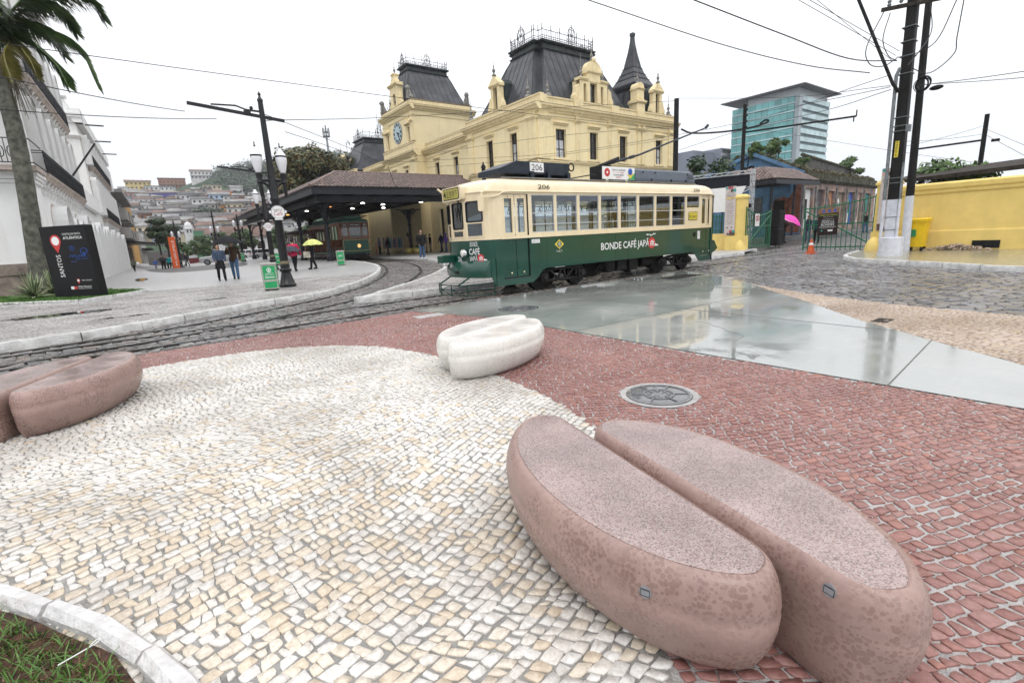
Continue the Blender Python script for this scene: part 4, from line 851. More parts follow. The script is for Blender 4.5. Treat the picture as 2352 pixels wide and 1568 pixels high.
def column(x,y,zb):
 b=MB();zt=ZE-.85;b.lathe([(.26,0),(.26,.35),(.22,.4),(.17,.5),(.15,.6),(.13,2.6),(.19,2.64),(.19,2.72),(.12,2.8),(.11,zt-zb-.5),(.2,zt-zb-.1),(.24,zt-zb)],(x,y,zb),12)
 cl=b.build('column',m_cast,CN,world=True,smooth=True)
 for dx,dy in((1,0),(-1,0),(0,1),(0,-1)):
  if x+dx*1.2<CX0+.3 or y+dy*1.2<CY0+.6:continue
  b=MB();r=1.15;P=lambda u,v:Vector((x+dx*(.12+u),y+dy*(.12+u),zt-v))
  arc=[(r-r*math.cos(t),r-r*math.sin(t)) for t in[PI/2*i/9 for i in range(10)]]
  arc=[(r*(1-math.cos(t)),r*(1-math.sin(t))) for t in[PI/2*i/9 for i in range(10)]]
  b.tube([P(u,v) for u,v in arc],.045,6);b.beam(P(0,0.02),P(r,0.02),.06);
  for i,(u,v) in enumerate(arc[1:-1]):b.beam(P(u,v),P(u+.1,v+.1),.03,.03)
  for(u,v) in((.15,.2),(.32,.16),(.15,.45),(.5,.13),(.3,.35)):b.tube([P(u+.08*math.cos(a),v+.08*math.sin(a)) for a in[2*PI*i/8 for i in range(9)]],.02,4)
  b.build('bracket',m_cast,cl,world=True)
for x,y in((11.0,37.0),(11.0,44.5),(10.9,53),(10.9,61),(10.9,67.5),(20.6,43.4),(18.6,52),(18.6,62)):column(x,y,.28)
for i,(x,y) in enumerate(((15.4,41),(17.8,42.5),(20.3,40),(14.0,45),(16.6,47),(13.2,50),(19.5,46.5),(12.6,55))):
 b=MB();b.lathe([(.16,.0),(.17,.05),(.05,.1)],(x,y,ZE-.5),12,0);b.build('ceiling_lamp',m_lamp if i not in(3,7) else m_lampo,CN,world=True)
# --- old open tram number 15 under the canopy ---
m_tg=M('dark green tram paint',(.012,.075,.052),.3,.2,5,coat=.6,cr=.1)
m_tw=M('varnished brown wood',(.19,.062,.022),.38,.35,9,coat=.4,cr=.2)
m_gold=M('gold lining',(.55,.37,.12),.4,.1)
m_roofg=M('green canvas roof',(.02,.10,.07),.5,.25,5)
m_white=M('white paint',(.75,.75,.75),.5,.06,6)
m_whit_l=M('white sign face',(.80,.80,.80),.5,.04,6)
m_gls=M('clear glass',(.9,.95,.95),.02,.0,trans=1.0,ior=1.3)
OT=thing('old_tram','old open green and brown wooden tram parked under the canopy','tram',(12.5,38.6,.28))
def tv(px,py,Y=38.6):p=onY(px,py,Y);return p.x-12.5,p.z-.28
W2=1.12;b=MB()
b.box(.05,2*W2-.05,0,.12,.55,1.55,0);b.box(0,2*W2,.02,9.5,.42,.58,0);body=b.build('front_apron',m_tg,OT)
b=MB()
for(x0,x1,z0_,z1_) in((.1,2*W2-.1,.62,.645),(.1,2*W2-.1,1.46,1.485),(.1,.125,.645,1.46),(2*W2-.125,2*W2-.1,.645,1.46)):b.box(x0,x1,-.012,.0,z0_,z1_)
b.build('lining',m_gold,body)
b=MB()
for x in(.0,.58,1.62,2*W2-.1):b.box(x,x+.1,.0,.12,1.55,2.75)
b.box(0,2*W2,-.02,.13,1.55,1.66);b.box(0,2*W2,.0,.14,2.42,2.85);b.box(.1,.58,.02,.1,1.66,1.78);b.box(1.72,2.14,.02,.1,1.66,1.78)
b.build('front_frame',m_tw,OT)
for k_,(x0,x1) in enumerate(((.1,.58),(.68,1.62),(1.72,2.14))):b=MB();b.box(x0,x1,.05,.06,1.7,2.42);b.build('windscreen',M('old tram glass',(.10,.12,.13),.05,.2,3,coat=1,cr=.03),OT)
b=MB();b.box(.2,.5,-.03,.0,2.5,2.72);b.box(.72,1.52,-.03,.0,2.5,2.74);b.box(1.74,2.06,-.03,.0,2.5,2.72);rb_=b.build('route_board',m_black,OT)
text('15',(.26,-.03,2.55),(1,0,0),(0,0,1),.18,.12,m_whit_l,rb_);text('15',(1.82,-.03,2.55),(1,0,0),(0,0,1),.18,.12,m_whit_l,rb_);text('PRAÇA MAUÁ',(.78,-.03,2.56),(1,0,0),(0,0,1),.68,.13,m_whit_l,rb_)
b=MB();b.plate(circ(.13,18),(1.3,-.06,1.0),(1,0,0),(0,0,1),.04);b.build('headlight',M('glowing headlight',(1,.85,.6),.3,.0,emit=(1,.8,.5,1.2)),OT);b=MB();b.tube([(1.3,-.1,1.0),(1.3,.02,1.0)],.16,16);b.build('headlight_rim',m_gold,OT)
b=MB();b.loft([[(x,y,z) for x,y in((.25-e_,-.25-e_*.4),(2*W2-.25+e_,-.25-e_*.4),(2*W2+e_-.05,.4),(2*W2+e_-.05,9.6),(-e_+.05,9.6),(-e_+.05,.4))] for e_,z in((.12,2.84),(.14,2.92),(.0,3.02),(-.3,3.08))]);b.box(.5,1.75,.1,9.3,3.08,3.32);b.build('roof',m_roofg,OT,smooth=True)
for i in range(11):
 for x in(.02,2*W2-.1):b=MB();b.box(x,x+.08,.9+i*.85,.98+i*.85,.58,2.84);b.build('post',m_tw,OT)
 b=MB();b.box(.15,2*W2-.15,.95+i*.85,1.0+i*.85,.95,1.55);b.box(.15,2*W2-.15,1.0+i*.85,1.4+i*.85,.92,.97);b.build('bench',m_tw,OT)
b=MB();b.box(-.3,-.02,.6,9.4,.26,.32);b.box(2*W2+.02,2*W2+.3,.6,9.4,.26,.32);b.box(-.02,.04,.2,9.4,2.6,2.84);b.box(.04,.1,.12,.9,1.5,2.84);b.build('running_board',m_tw,OT)
b=MB()
for k_ in range(6):b.box(.2,2*W2-.2,-.12+.02*k_,-.09+.02*k_,.10+.05*k_,.13+.05*k_)
b.box(.25,2*W2-.25,.2,9.2,.1,.42);b.build('fender',m_black,OT)
for y in(2.2,4.0,6.4,8.2):
 b=MB();b.tube([(.3,y,.1),(.42,y,.1)],.34,16);b.tube([(1.82,y,.1),(1.94,y,.1)],.34,16);b.build('wheel',m_iron,OT)
T2=thing('old_tram','brown roofed old trailer car standing behind the open tram under the canopy','tram',(12.6,49.6,.28))
b=MB();b.box(0,2.2,0,8,.4,1.1);b.build('body',m_tw,T2);b=MB();b.loft([[(x,y,z) for x,y in((-e_,-.2),(2.2+e_,-.2),(2.2+e_,8.2),(-e_,8.2))] for e_,z in((.1,2.5),(.1,2.6),(-.3,2.75))]);b.build('roof',M('brown canvas roof',(.06,.045,.04),.6,.3,5),T2)
for i in range(9):
 for x in(0,2.12):b=MB();b.box(x,x+.08,.1+i*.95,.18+i*.95,1.1,2.5);b.build('post',m_tw,T2)
# ================================================================== COFFEE BEAN BENCHES
def concrete_mat(name,col,dark,spot_amt,rough,wetspot=.12):
 m=bpy.data.materials.new(name);m.use_nodes=True;t=m.node_tree;n=t.nodes;l=t.links;b=n['Principled BSDF']
 tx=n.new('ShaderNodeTexCoord')
 def nz(s,det=6,ro=.6):q=n.new('ShaderNodeTexNoise');q.inputs['Scale'].default_value=s;q.inputs['Detail'].default_value=det;q.inputs['Roughness'].default_value=ro;l.new(tx.outputs['Object'],q.inputs['Vector']);return q
 def ramp(src,p0,c0,p1,c1):r=n.new('ShaderNodeValToRGB');r.color_ramp.elements[0].position=p0;r.color_ramp.elements[0].color=(*c0,1);r.color_ramp.elements[1].position=p1;r.color_ramp.elements[1].color=(*c1,1);l.new(src,r.inputs[0]);return r
 def mix(f,a,c,bt='MIX'):
  x=n.new('ShaderNodeMix');x.data_type='RGBA';x.blend_type=bt
  if isinstance(f,float):x.inputs[0].default_value=f
  else:l.new(f,x.inputs[0])
  for s_,v in((6,a),(7,c)):
   if isinstance(v,tuple):x.inputs[s_].default_value=(*v,1)
   else:l.new(v,x.inputs[s_])
  return x.outputs[2]
 base=ramp(nz(2.3,8,.65).outputs[0],.3,tuple(v*.80 for v in col),.7,tuple(v*1.05 for v in col)).outputs[0]
 fine=ramp(nz(60,3).outputs[0],.3,(.86,.86,.86),.7,(1.06,1.06,1.06)).outputs[0]
 cur=mix(.9,base,fine,'MULTIPLY')
 vo=n.new('ShaderNodeTexVoronoi');vo.inputs['Scale'].default_value=64;vo.inputs['Randomness'].default_value=1;l.new(tx.outputs['Object'],vo.inputs['Vector'])
 sb=n.new('ShaderNodeMath');sb.operation='MULTIPLY_ADD';sb.inputs[1].default_value=-.9;l.new(nz(17,3).outputs[0],sb.inputs[0]);l.new(vo.outputs['Distance'],sb.inputs[2]);drops=ramp(sb.outputs[0],-.28,(1,1,1),-.14,(0,0,0)).outputs[0]
 area=ramp(nz(3.4,4).outputs[0],.44,(0,0,0),.58,(1,1,1)).outputs[0]
 f=mix(1.0,drops,area,'MULTIPLY');f2=mix(spot_amt,(0,0,0),f)
 cur=mix(f2,cur,dark)
 blot=ramp(nz(6.5,7,.7).outputs[0],.53,(0,0,0),.64,(1,1,1)).outputs[0]
 cur=mix(mix(spot_amt*.62,(0,0,0),blot),cur,dark)
 l.new(cur,b.inputs['Base Color'])
 rr=n.new('ShaderNodeMapRange');rr.inputs['To Min'].default_value=rough;rr.inputs['To Max'].default_value=wetspot;l.new(f,rr.inputs[0]);l.new(rr.outputs[0],b.inputs['Roughness'])
 bp=n.new('ShaderNodeBump');bp.inputs['Strength'].default_value=.25;bp.inputs['Distance'].default_value=.004;l.new(nz(120,3).outputs[0],bp.inputs['Height']);l.new(bp.outputs[0],b.inputs['Normal'])
 return m
def gran_mat(name,cols,rough=.25):
 m=bpy.data.materials.new(name);m.use_nodes=True;t=m.node_tree;n=t.nodes;l=t.links;b=n['Principled BSDF'];tx=n.new('ShaderNodeTexCoord')
 v=n.new('ShaderNodeTexVoronoi');v.inputs['Scale'].default_value=210;l.new(tx.outputs['Object'],v.inputs['Vector'])
 s_=n.new('ShaderNodeSeparateColor');l.new(v.outputs['Color'],s_.inputs[0])
 r=n.new('ShaderNodeValToRGB');r.color_ramp.interpolation='CONSTANT';els=r.color_ramp.elements
 for i,c in enumerate(cols):
  e_=els[i] if i<2 else els.new(.5);e_.position=i/len(cols);e_.color=(*c,1)
 l.new(s_.outputs[0],r.inputs[0])
 nz=n.new('ShaderNodeTexNoise');nz.inputs['Scale'].default_value=3;nz.inputs['Detail'].default_value=7;l.new(tx.outputs['Object'],nz.inputs['Vector'])
 r2=n.new('ShaderNodeValToRGB');r2.color_ramp.elements[0].position=.36;r2.color_ramp.elements[1].position=.66;r2.color_ramp.elements[0].color=(.72,.70,.70,1);r2.color_ramp.elements[1].color=(1.06,1.05,1.05,1);l.new(nz.outputs[0],r2.inputs[0])
 mx=n.new('ShaderNodeMix');mx.data_type='RGBA';mx.blend_type='MULTIPLY';mx.inputs[0].default_value=1;l.new(r.outputs[0],mx.inputs[6]);l.new(r2.outputs[0],mx.inputs[7]);l.new(mx.outputs[2],b.inputs['Base Color'])
 rr=n.new('ShaderNodeMapRange');rr.inputs['From Min'].default_value=.38;rr.inputs['From Max'].default_value=.6;rr.inputs['To Min'].default_value=.08;rr.inputs['To Max'].default_value=rough+.1;l.new(nz.outputs[0],rr.inputs[0]);l.new(rr.outputs[0],b.inputs['Roughness'])
 bp=n.new('ShaderNodeBump');bp.inputs['Strength'].default_value=.35;bp.inputs['Distance'].default_value=.003;l.new(s_.outputs[1],bp.inputs['Height']);l.new(bp.outputs[0],b.inputs['Normal'])
 return m
m_bb=concrete_mat('brown cast concrete',(.335,.225,.195),(.185,.112,.092),.6,.42)
m_bt=gran_mat('brown terrazzo top',[(.32,.235,.22),(.35,.265,.25),(.29,.205,.19),(.39,.32,.305),(.18,.14,.135),(.33,.25,.235)])
m_wb=concrete_mat('white cast concrete',(.74,.72,.68),(.50,.46,.38),.26,.35)
m_wt=gran_mat('white terrazzo top',[(.72,.70,.68),(.76,.74,.72),(.70,.68,.65),(.74,.72,.7),(.66,.64,.62)],.1)
m_badge=M('brushed metal badge',(.38,.39,.42),.35,.1,30,metal=.6)
def half_outline(L_=.77,W_=.47,k=40,r=.15):
 o=[]
 for i in range(61):
  f=-1+2*i/60;s_=L_*math.sin(f*PI/2);q=abs(s_)-(L_-r);o.append((s_,0 if q<=0 else r-math.sqrt(max(0,r*r-q*q))))
 for i in range(1,k):s_=L_*math.cos(PI*i/k);o.append((s_,r+(W_-r)*(1-abs(s_/L_)**2.2)**.62))
 return o
def smooth_closed(o,it=2):
 for _ in range(it):o=[((o[i-1][0]+2*o[i][0]+o[(i+1)%len(o)][0])/4,(o[i-1][1]+2*o[i][1]+o[(i+1)%len(o)][1])/4) for i in range(len(o))]
 return o
def bean(label,loc,ang,offs,mb_,mt_,lens=(.77,.77),gap=.012):
 t=thing('bean_bench',label,'bench',loc,ang,'coffee bean benches')
 for sd,so,hl in((1,offs[0],lens[0]),(-1,offs[1],lens[1])):
  base=smooth_closed(half_outline(hl+.025,.515));k=len(base);nr=[]
  for i in range(k):a=Vector(base[i-1]);c=Vector(base[(i+1)%k]);d=(c-a).normalized();nr.append((d.y,-d.x))
  def ring(off,z,iz=None):
   r=[]
   for(s_,t_),(nx,ny) in zip(base,nr):
    w_=float(sstep(.3,.95,-ny));f=inn(z if iz is None else iz)*w_+off*(1-w_);x=s_+nx*f;y=t_+ny*f+gap
    r.append((x+so,y*sd,z))
   return r if sd>0 else r[::-1]
  prof=[(-.122,.0),(-.10,.008),(-.07,.03),(-.033,.075),(-.004,.14),(.010,.20),(.015,.25),(.0115,.254),(.015,.285),(.010,.32),(.0,.352),(-.014,.378),(-.030,.392),(-.042,.396),(-.049,.3915)];inn=lambda z:float(np.interp(z,[0,.06,.30,.33,.36,.38,.392,.397],[-.03,-.006,0,-.003,-.010,-.020,-.031,-.041]))
  b=MB();b.loft([ring(o_,z,.397 if i==len(prof)-1 else None) for i,(o_,z) in enumerate(prof)]);hb=b.build('half_bean',mb_,t,smooth=True,ang=50)
  b=MB();b.loft([ring(-.0485,.389,.397),ring(-.050,.394,.397)]);b.build('seat_top',mt_,hb,smooth=True,ang=30)
 return t
A1=math.atan2(.972,.235);c1=(1.567,1.085)
bean('large brown concrete bench like a split coffee bean in the near right foreground',(c1[0],c1[1],-.004),A1,(.19,-.055),m_bb,m_bt,(.755,.735))
t_=[o for o in bpy.data.objects if o.name.startswith('bean_bench')][0]
def badge_on(t,half,target):
 from mathutils.bvhtree import BVHTree
 hb=[o for o in t.children if o.name.startswith('half_bean')][half];M_=Matrix.Rotation(t.rotation_euler.z,4,'Z');M_.translation=t.location;I=M_.inverted()
 bm=bmesh.new();bm.from_mesh(hb.data);tr=BVHTree.FromBMesh(bm);o=I@Vector((0,0,CAM_H));d=(I.to_3x3()@ray(*target)).normalized();hit=tr.ray_cast(o,d);bm.free()
 if hit[0] is None:return
 O=hit[0];Nn=hit[1];U=Vector((0,0,1)).cross(Nn).normalized();V=Nn.cross(U)
 b=MB();b.plate(circ(.020,24),O-Nn*.006,U,V,.008);bd=b.build('badge',m_badge,t)
 b=MB();pp=[(-.015,-.012),(.015,-.012),(.015,.008),(-.015,.008)]
 for p,q in zip(pp,pp[1:]+pp[:1]):b.beam(O+U*p[0]+V*p[1]+Nn*.0028,O+U*q[0]+V*q[1]+Nn*.0028,.0012,.001)
 b.build('badge_frame',m_black,bd);text('metalco',O+U*-.0135+V*.0085,U,V,.027,.0045,m_black,bd,d=.003)
badge_on(t_,0,(1482,1359));badge_on(t_,1,(1905,1355))
A2=math.atan2(.325,.946)
bean('white concrete bench like a split coffee bean beside the wet slab',(3.06,4.53,-.004),A2,(.10,-.10),m_wb,m_wt,(.76,.76))
A3=math.atan2(.925,.38)
bean('brown concrete bean bench cut off by the left edge of the picture',(-.83,6.05,-.004),A3,(-.05,.03),m_bb,m_bt)
# ================================================================== GREEN AND CREAM TRAM
m_gr=M('dark green enamel',(.006,.058,.038),.28,.12,1.5,.04,4,coat=.8,cr=.08,dirt=.12,dirtcol=(.03,.05,.04))
m_cr=M('cream enamel',(.78,.655,.44),.33,.07,2.0,.05,5,coat=.5,cr=.12,streak=.22,dirtcol=(.45,.33,.18),dsc=2.0)
m_alu=M('aluminium window frame',(.55,.57,.60),.35,.08,10,metal=.5)
m_rub=M('black rubber',(.015,.015,.016),.5,.2,10)
m_und=M('black underframe',(.013,.012,.012),.7,.4,9)
m_und2=M('dark greasy metal',(.020,.019,.020),.55,.4,14)
m_bx=M('dark blue grey equipment paint',(.030,.038,.052),.4,.2,5)
m_ac=M('grey air conditioner',(.085,.105,.135),.4,.12,5)
m_int=M('varnished interior',(.10,.075,.05),.5,.3,6)
m_seat=M('blue seat cloth',(.03,.05,.14),.8,.2,20)
m_yp=M('yellow sign face',(.75,.60,.06),.4,.08,6)
m_yd=M('dim yellow sign face',(.46,.42,.10),.4,.1,6)
m_red=M('red disc paint',(.55,.035,.03),.4,.1,6)
m_blue=M('blue paint',(.03,.10,.45),.4,.1,6)
m_grn=M('bright green paint',(.03,.36,.13),.45,.1,4)
m_chrome=M('chrome',(.6,.6,.62),.12,.05,6,metal=1)
def pane_mat(name,tint,refl):
 m=bpy.data.materials.new(name);m.use_nodes=True;t=m.node_tree;n=t.nodes;l=t.links
 for q in list(n):n.remove(q)
 o=n.new('ShaderNodeOutputMaterial');tr=n.new('ShaderNodeBsdfTransparent');tr.inputs[0].default_value=(*tint,1);g=n.new('ShaderNodeBsdfGlossy');g.inputs['Roughness'].default_value=.02
 lw=n.new('ShaderNodeLayerWeight');lw.inputs[0].default_value=.5;pw=n.new('ShaderNodeMath');pw.operation='POWER';pw.inputs[1].default_value=3.2;l.new(lw.outputs['Facing'],pw.inputs[0]);f=n.new('ShaderNodeMath');f.operation='MULTIPLY_ADD';f.inputs[1].default_value=.8;f.inputs[2].default_value=.05*refl;l.new(pw.outputs[0],f.inputs[0]);mx=n.new('ShaderNodeMixShader');l.new(f.outputs[0],mx.inputs[0]);l.new(tr.outputs[0],mx.inputs[1]);l.new(g.outputs[0],mx.inputs[2]);l.new(mx.outputs[0],o.inputs[0]);return m
m_pane=pane_mat('window pane glass',(.80,.84,.85),1.5);m_paned=pane_mat('tinted cab glass',(.34,.36,.37),1.5)
TX,TY=6.2,9.45
TR=thing('tram','green and cream historic tram with trolley pole standing on the cobbled track','tram',(TX,TY,0))
LN,WD=9.86,1.9
front=[(.55,0),(.40,.008),(.29,.045),(.215,.12),(.02,.62),(.02,1.28),(.215,1.78),(.29,1.855),(.40,1.892),(.55,1.9)]
rear=[(LN-x,WD-y) for x,y in front]
OUT=front+[(LN-x,y) for x,y in front[::-1]]
def inset(o,df,ds):
 r=[]
 for x,y in o:
  fx=(x-.55)/.55 if x<.55 else((x-(LN-.55))/.55 if x>LN-.55 else 0)
  cx_=.55 if x<.55 else(LN-.55 if x>LN-.55 else x);sc_=1-ds/(WD/2)
  r.append((cx_+(x-cx_)*(1-df/.55*.55/.53)+(df*.0),WD/2+(y-WD/2)*sc_))
 return r
ring=lambda o,z:[(x,y,z) for x,y in o]
def insetr(df,ds):
 r=[]
 for x,y in OUT:
  yy=WD/2+(y-WD/2)*(1-ds/(WD/2));xx=df+x*(LN/2-df)/(LN/2) if x<LN/2 else LN-df-(LN-x)*(LN/2-df)/(LN/2);r.append((xx,yy))
 return r
b=MB();b.loft([ring(insetr(d,e_),z) for d,e_,z in((.0,.0,2.405),(-.02,-.022,2.415),(-.02,-.022,2.44),(.0,.0,2.45),(.03,.02,2.54),(.12,.06,2.63),(.28,.14,2.70),(.55,.28,2.745),(.9,.48,2.765),(1.3,.7,2.775))][::1])
b.build('roof',m_cr,TR,smooth=True,ang=40)
b=MB();b.tube([(.9,.30,2.765),(1.3,.26,2.77),(LN-1,.26,2.77)],.022,6);b.tube([(.9,1.6,2.765),(1.3,1.64,2.77),(LN-1,1.64,2.77)],.022,6);b.build('roof_rail',M('grey canvas edge',(.20,.19,.17),.7,.3,9),TR)
b=MB();b.tube([(.13,-.012,2.30),(.38,-.02,2.30),(.55,-.022,2.33),(.70,-.024,2.41),(.95,-.025,2.425),(LN-.6,-.025,2.425),(LN-.35,-.02,2.40),(LN-.25,-.01,2.34)],.018,6);b.build('drip_moulding',m_cr,TR)
WINS=[(7.76,8.50),(8.58,9.31),(9.40,10.13),(10.22,10.93),(11.03,11.74),(11.84,12.55),(12.65,13.35),(13.45,14.14)]
WINS=[(a-TX,c-TX) for a,c in WINS];D0,D1=.67,1.44;RD0,RD1=15.05-TX,15.76-TX;W8=(14.23-TX,14.93-TX)
holes=[(a-.55,c-.55,1.455,2.36) for a,c in WINS]+[(W8[0]-.55,W8[1]-.55,2.0,2.36),(D0-.55,D1-.55,1.34,2.37),(RD0-.55,RD1-.55,1.34,2.37)]
b=MB();b_w=LN-1.1
wallpanel(b,(.55,0,1.34),SX,b_w,1.34,2.42,holes,.05)
wallpanel(b,(LN-.55,WD,1.34),Vector((-1,0,0)),b_w,1.34,2.42,[(LN-.55-c,LN-.55-a,1.455,2.36) for a,c in WINS]+[(LN-.55-1.4,LN-.55-.7,1.455,2.3)],.05)
b.box(.60,LN-.5,-.018,.0,1.335,1.40)
def facet(p,q,hs):
 U=Vector((q[0]-p[0],q[1]-p[1],0));wallpanel(b,(p[0],p[1],1.34),U,U.length,1.34,2.42,hs,.04);return U.length
fR=facet((.02,.62),(.215,.12),[(.05,.50,1.77,2.22),(.05,.50,1.43,1.74)])
fC=facet((.02,1.28),(.02,.62),[(.10,.56,1.63,2.22),(.10,.56,1.43,1.58)])
fL=facet((.215,1.78),(.02,1.28),[(.04,.50,1.77,2.22),(.04,.50,1.43,1.74)])
for o_ in(front[:4],front[6:]):
 for p,q in zip(o_[:-1],o_[1:]):b.quad((q[0],q[1],1.34),(p[0],p[1],1.34),(p[0],p[1],2.42),(q[0],q[1],2.42))
for p,q in zip(OUT[10:-1],OUT[11:]):b.quad((p[0],p[1],1.34),(p[0],p[1],2.42),(q[0],q[1],2.42),(q[0],q[1],1.34))
ub=b.build('upper_body',m_cr,TR)
b=MB();SPL=1.335
prof=lambda pts:b.plate(pts,(0,.03,0),SX,(0,0,1),.03)
prof([(.40,.24),(D0,.24),(D0,SPL),(.40,SPL)]);prof([(D0,.24),(D1,.24),(D1,.41),(D0,.41)])
prof([(D1,.24),(1.52,.24),(1.62,.30),(1.84,.50),(1.96,.56),(8.40,.56),(8.55,.51),(8.75,.30),(8.82,.24),(RD0,.24),(RD0,SPL),(D1,SPL)]);prof([(RD0,.24),(RD1,.24),(RD1,.42),(RD0,.42)]);prof([(RD1,.24),(LN-.40,.24),(LN-.40,SPL),(RD1,SPL)])
b.plate([(.4,.5),(LN-.4,.5),(LN-.4,SPL),(.4,SPL)],(LN,WD-.03,0),Vector((-1,0,0)),(0,0,1),.03)
for o_ in(front[1:9],):b.loft([[(x-(.55-x)*0,y,z) for x,y in o_] for z in(SPL,.86)][::-1],0,False,False)
bump=[(0,.86),(.035,.82),(.10,.74),(.125,.68),(.13,.62),(.12,.47),(.06,.46)]
b.loft([[(x-d*(1.0 if x<.3 else .35),WD/2+(y-WD/2)*(1+d*.06),z) for x,y in front[1:9]] for d,z in bump],0,False,False)
b.loft([ring([(x,y) for x,y in[(LN-p[0],p[1]) for p in front[1:9]]],z) for z in(.40,SPL)],0,False,False)
b.plate([(.27,.50),(.30,.44),(.36,.30),(.42,.24),(.42,.9),(.26,.9)],(0,.03,0),SX,(0,0,1),.03);b.plate([(-.1,.62),(.1,.50),(.25,.47),(.25,.9),(.12,.9)],(LN,.03,0),Vector((-1,0,0))*1,(0,0,1),.002)
lb=b.build('lower_body',m_gr,TR,smooth=True,ang=30)
b=MB()
for z in(.60,1.325):b.box(D1+.01,8.4,-.008,.0,z-.006,z+.006)
for x in(4.6,5.15,2.0):b.box(x-.004,x+.004,-.005,.0,.60,1.32)
b.build('panel_seam',m_gr,lb)
def door(x0,x1,z0_,front_=True):
 mid=(x0+x1)/2
 for i,(a,c) in enumerate(((x0+.012,mid-.008),(mid+.008,x1-.012))):
  b=MB();U=SX;gw=(c-a)*.20
  wallpanel(b,(a,.028,z0_),U,c-a,z0_,1.335,[],.03,1);wallpanel(b,(a,.028,1.335),U,c-a,1.335,2.36,[(gw,c-a-gw,1.48,2.27)],.03,0)
  b.plate([(.05,z0_+.2),(c-a-.05,z0_+.2),(c-a-.05,z0_+.215),(.05,z0_+.215)],(a,.028,0),U,(0,0,1),.012,1)
  d=b.build('door_leaf',[m_cr,m_gr],TR);b=MB();b.box(a+gw,c-gw,.05,.056,1.48,2.27);b.build('pane',m_pane,d)
  b=MB();b.lathe([(.022,0),(.022,.015),(.01,.02)],((a+c)/2,.0,2.31),10);b.ell(((a+c)/2,.01,2.315),.022,.014,.022);b.ell(((a+c)/2+.02,.02,z0_+.1),.022,.012,.022);b.build('door_knob',m_cr if i<2 else m_gr,d)
 b=MB();b.box(x1-.01,x1+.012,.0,.03,z0_,2.36);b.box(x0-.02,x1+.02,-.015,.03,z0_-.02,z0_);b.build('door_gap',m_rub,TR)
door(D0,D1,.42);door(RD0,RD1,.45)
def sash(x0,x1,y,z0_,z1_,far=False,full=True):
 b=MB();t_=.020;zz=z0_+(z1_-z0_)*.50
 for(a,c,d,e_) in((x0,x0+t_,z0_,z1_),(x1-t_,x1,z0_,z1_),(x0+t_,x1-t_,z1_-t_,z1_)):b.box(a,c,y,y+.03,d,e_)
 if full:
  b.box(x0+t_,x1-t_,y-.004,y+.03,z0_,z0_+t_);b.box(x0+t_,x1-t_,y-.006,y+.034,zz,zz+.022);b.box(x0+t_,x1-t_,y,y+.02,z0_+.19,z0_+.208)
 w_=b.build('window',m_alu,TR);b=MB();b.box(x0+t_,x1-t_,y+.013,y+.017,z0_+t_,z1_-t_);b.build('pane',m_pane,w_)
for i,(a,c) in enumerate(WINS):sash(a,c,.012,1.455,2.36);sash(a,c,WD-.045,1.455,2.36)
sash(*W8,.012,2.0,2.36,full=False);sash(.7,1.4,WD-.045,1.455,2.3,full=False)
def cabwin(p,q,u0,u1,z0_,z1_,rub=True):
 U=Vector((q[0]-p[0],q[1]-p[1],0)).normalized();O=Vector((p[0],p[1],0));V=Vector((0,0,1));b=MB();Nn=U.cross(V)
 out_=rrect(u0-.018,u1+.018,z0_-.018,z1_+.018,.06 if rub else .01);inn=rrect(u0+.012,u1-.012,z0_+.012,z1_-.012,.05 if rub else .006)
 f3=lambda pl,d:[O+U*u+V*v+Nn*d for u,v in pl]
 b.loft([f3(out_,-.02),f3(out_,.012),f3(inn,.012),f3(inn,-.02)],0,False);fr=b.build('cab_window',m_rub if rub else m_cr,TR)
 b=MB();b.plate(inn,O-Nn*.012,U,V,.004);b.build('pane',m_paned,fr)
for(p,q,hs) in(((.02,.62),(.215,.12),[(.05,.50,1.77,2.22,1),(.05,.50,1.43,1.74,0)]),((.02,1.28),(.02,.62),[(.10,.56,1.63,2.22,1),(.10,.56,1.43,1.58,0)]),((.215,1.78),(.02,1.28),[(.04,.50,1.77,2.22,1),(.04,.50,1.43,1.74,0)])):
 for h in hs:cabwin(p,q,*h[:4],bool(h[4]))
b=MB();b.beam((-.01,.82,2.30),(-.012,.93,1.85),.018,.02);b.beam((-.012,.97,2.12),(-.012,.91,1.80),.012,.02);b.box(-.05,.0,.78,.86,2.27,2.33);b.build('wiper',m_rub,TR)
b=MB();b.loft([[(x,y,z) for y,z in rrect(.55,1.42,2.28,2.60,.05)] for x in(.3,-.10)]);sb=b.build('destination_box',m_cr,TR,smooth=True,ang=40)
b=MB();b.plate(rrect(-1.36,-.62,2.315,2.575,.04),(-.10,0,0),(0,-1,0),(0,0,1),.008);b.build('sign_rim',m_rub,sb)
b=MB();b.plate(rrect(-1.34,-.64,2.335,2.555,.03),(-.107,0,0),(0,-1,0),(0,0,1),.006);sg=b.build('sign_face',m_yd,sb)
text('4',(-.114,1.32,2.36),(0,-1,0),(0,0,1),.12,.17,m_black,sg,d=.002,bold=True);text('正覚寺下',(-.114,1.17,2.36),(0,-1,0),(0,0,1),.50,.165,m_black,sg,d=.002)
b=MB();b.tube([(.20,-.0,2.36),(.10,-.05,2.40),(.06,-.06,2.33)],.012,6);b.plate(rrect(-.07,.07,1.98,2.33,.05),(.05,-.065,0),(.55,-.83,0),(0,0,1),.03);b.ell((.10,-.03,2.40),.05,.04,.035);b.build('mirror',m_cr,TR)
b=MB();b.tube([(.0,1.5,2.5),(-.14,1.56,2.62)],[.03,.025],8);b.build('roof_lamp_bracket',m_cr,TR)
b=MB();b.lathe([(.105,0),(.105,.05),(.092,.075)],(0,0,0),20);b.v=[(-.02-z,.68+x,1.05+y) for x,y,z in b.v];hl=b.build('headlight',m_chrome,TR,smooth=True)
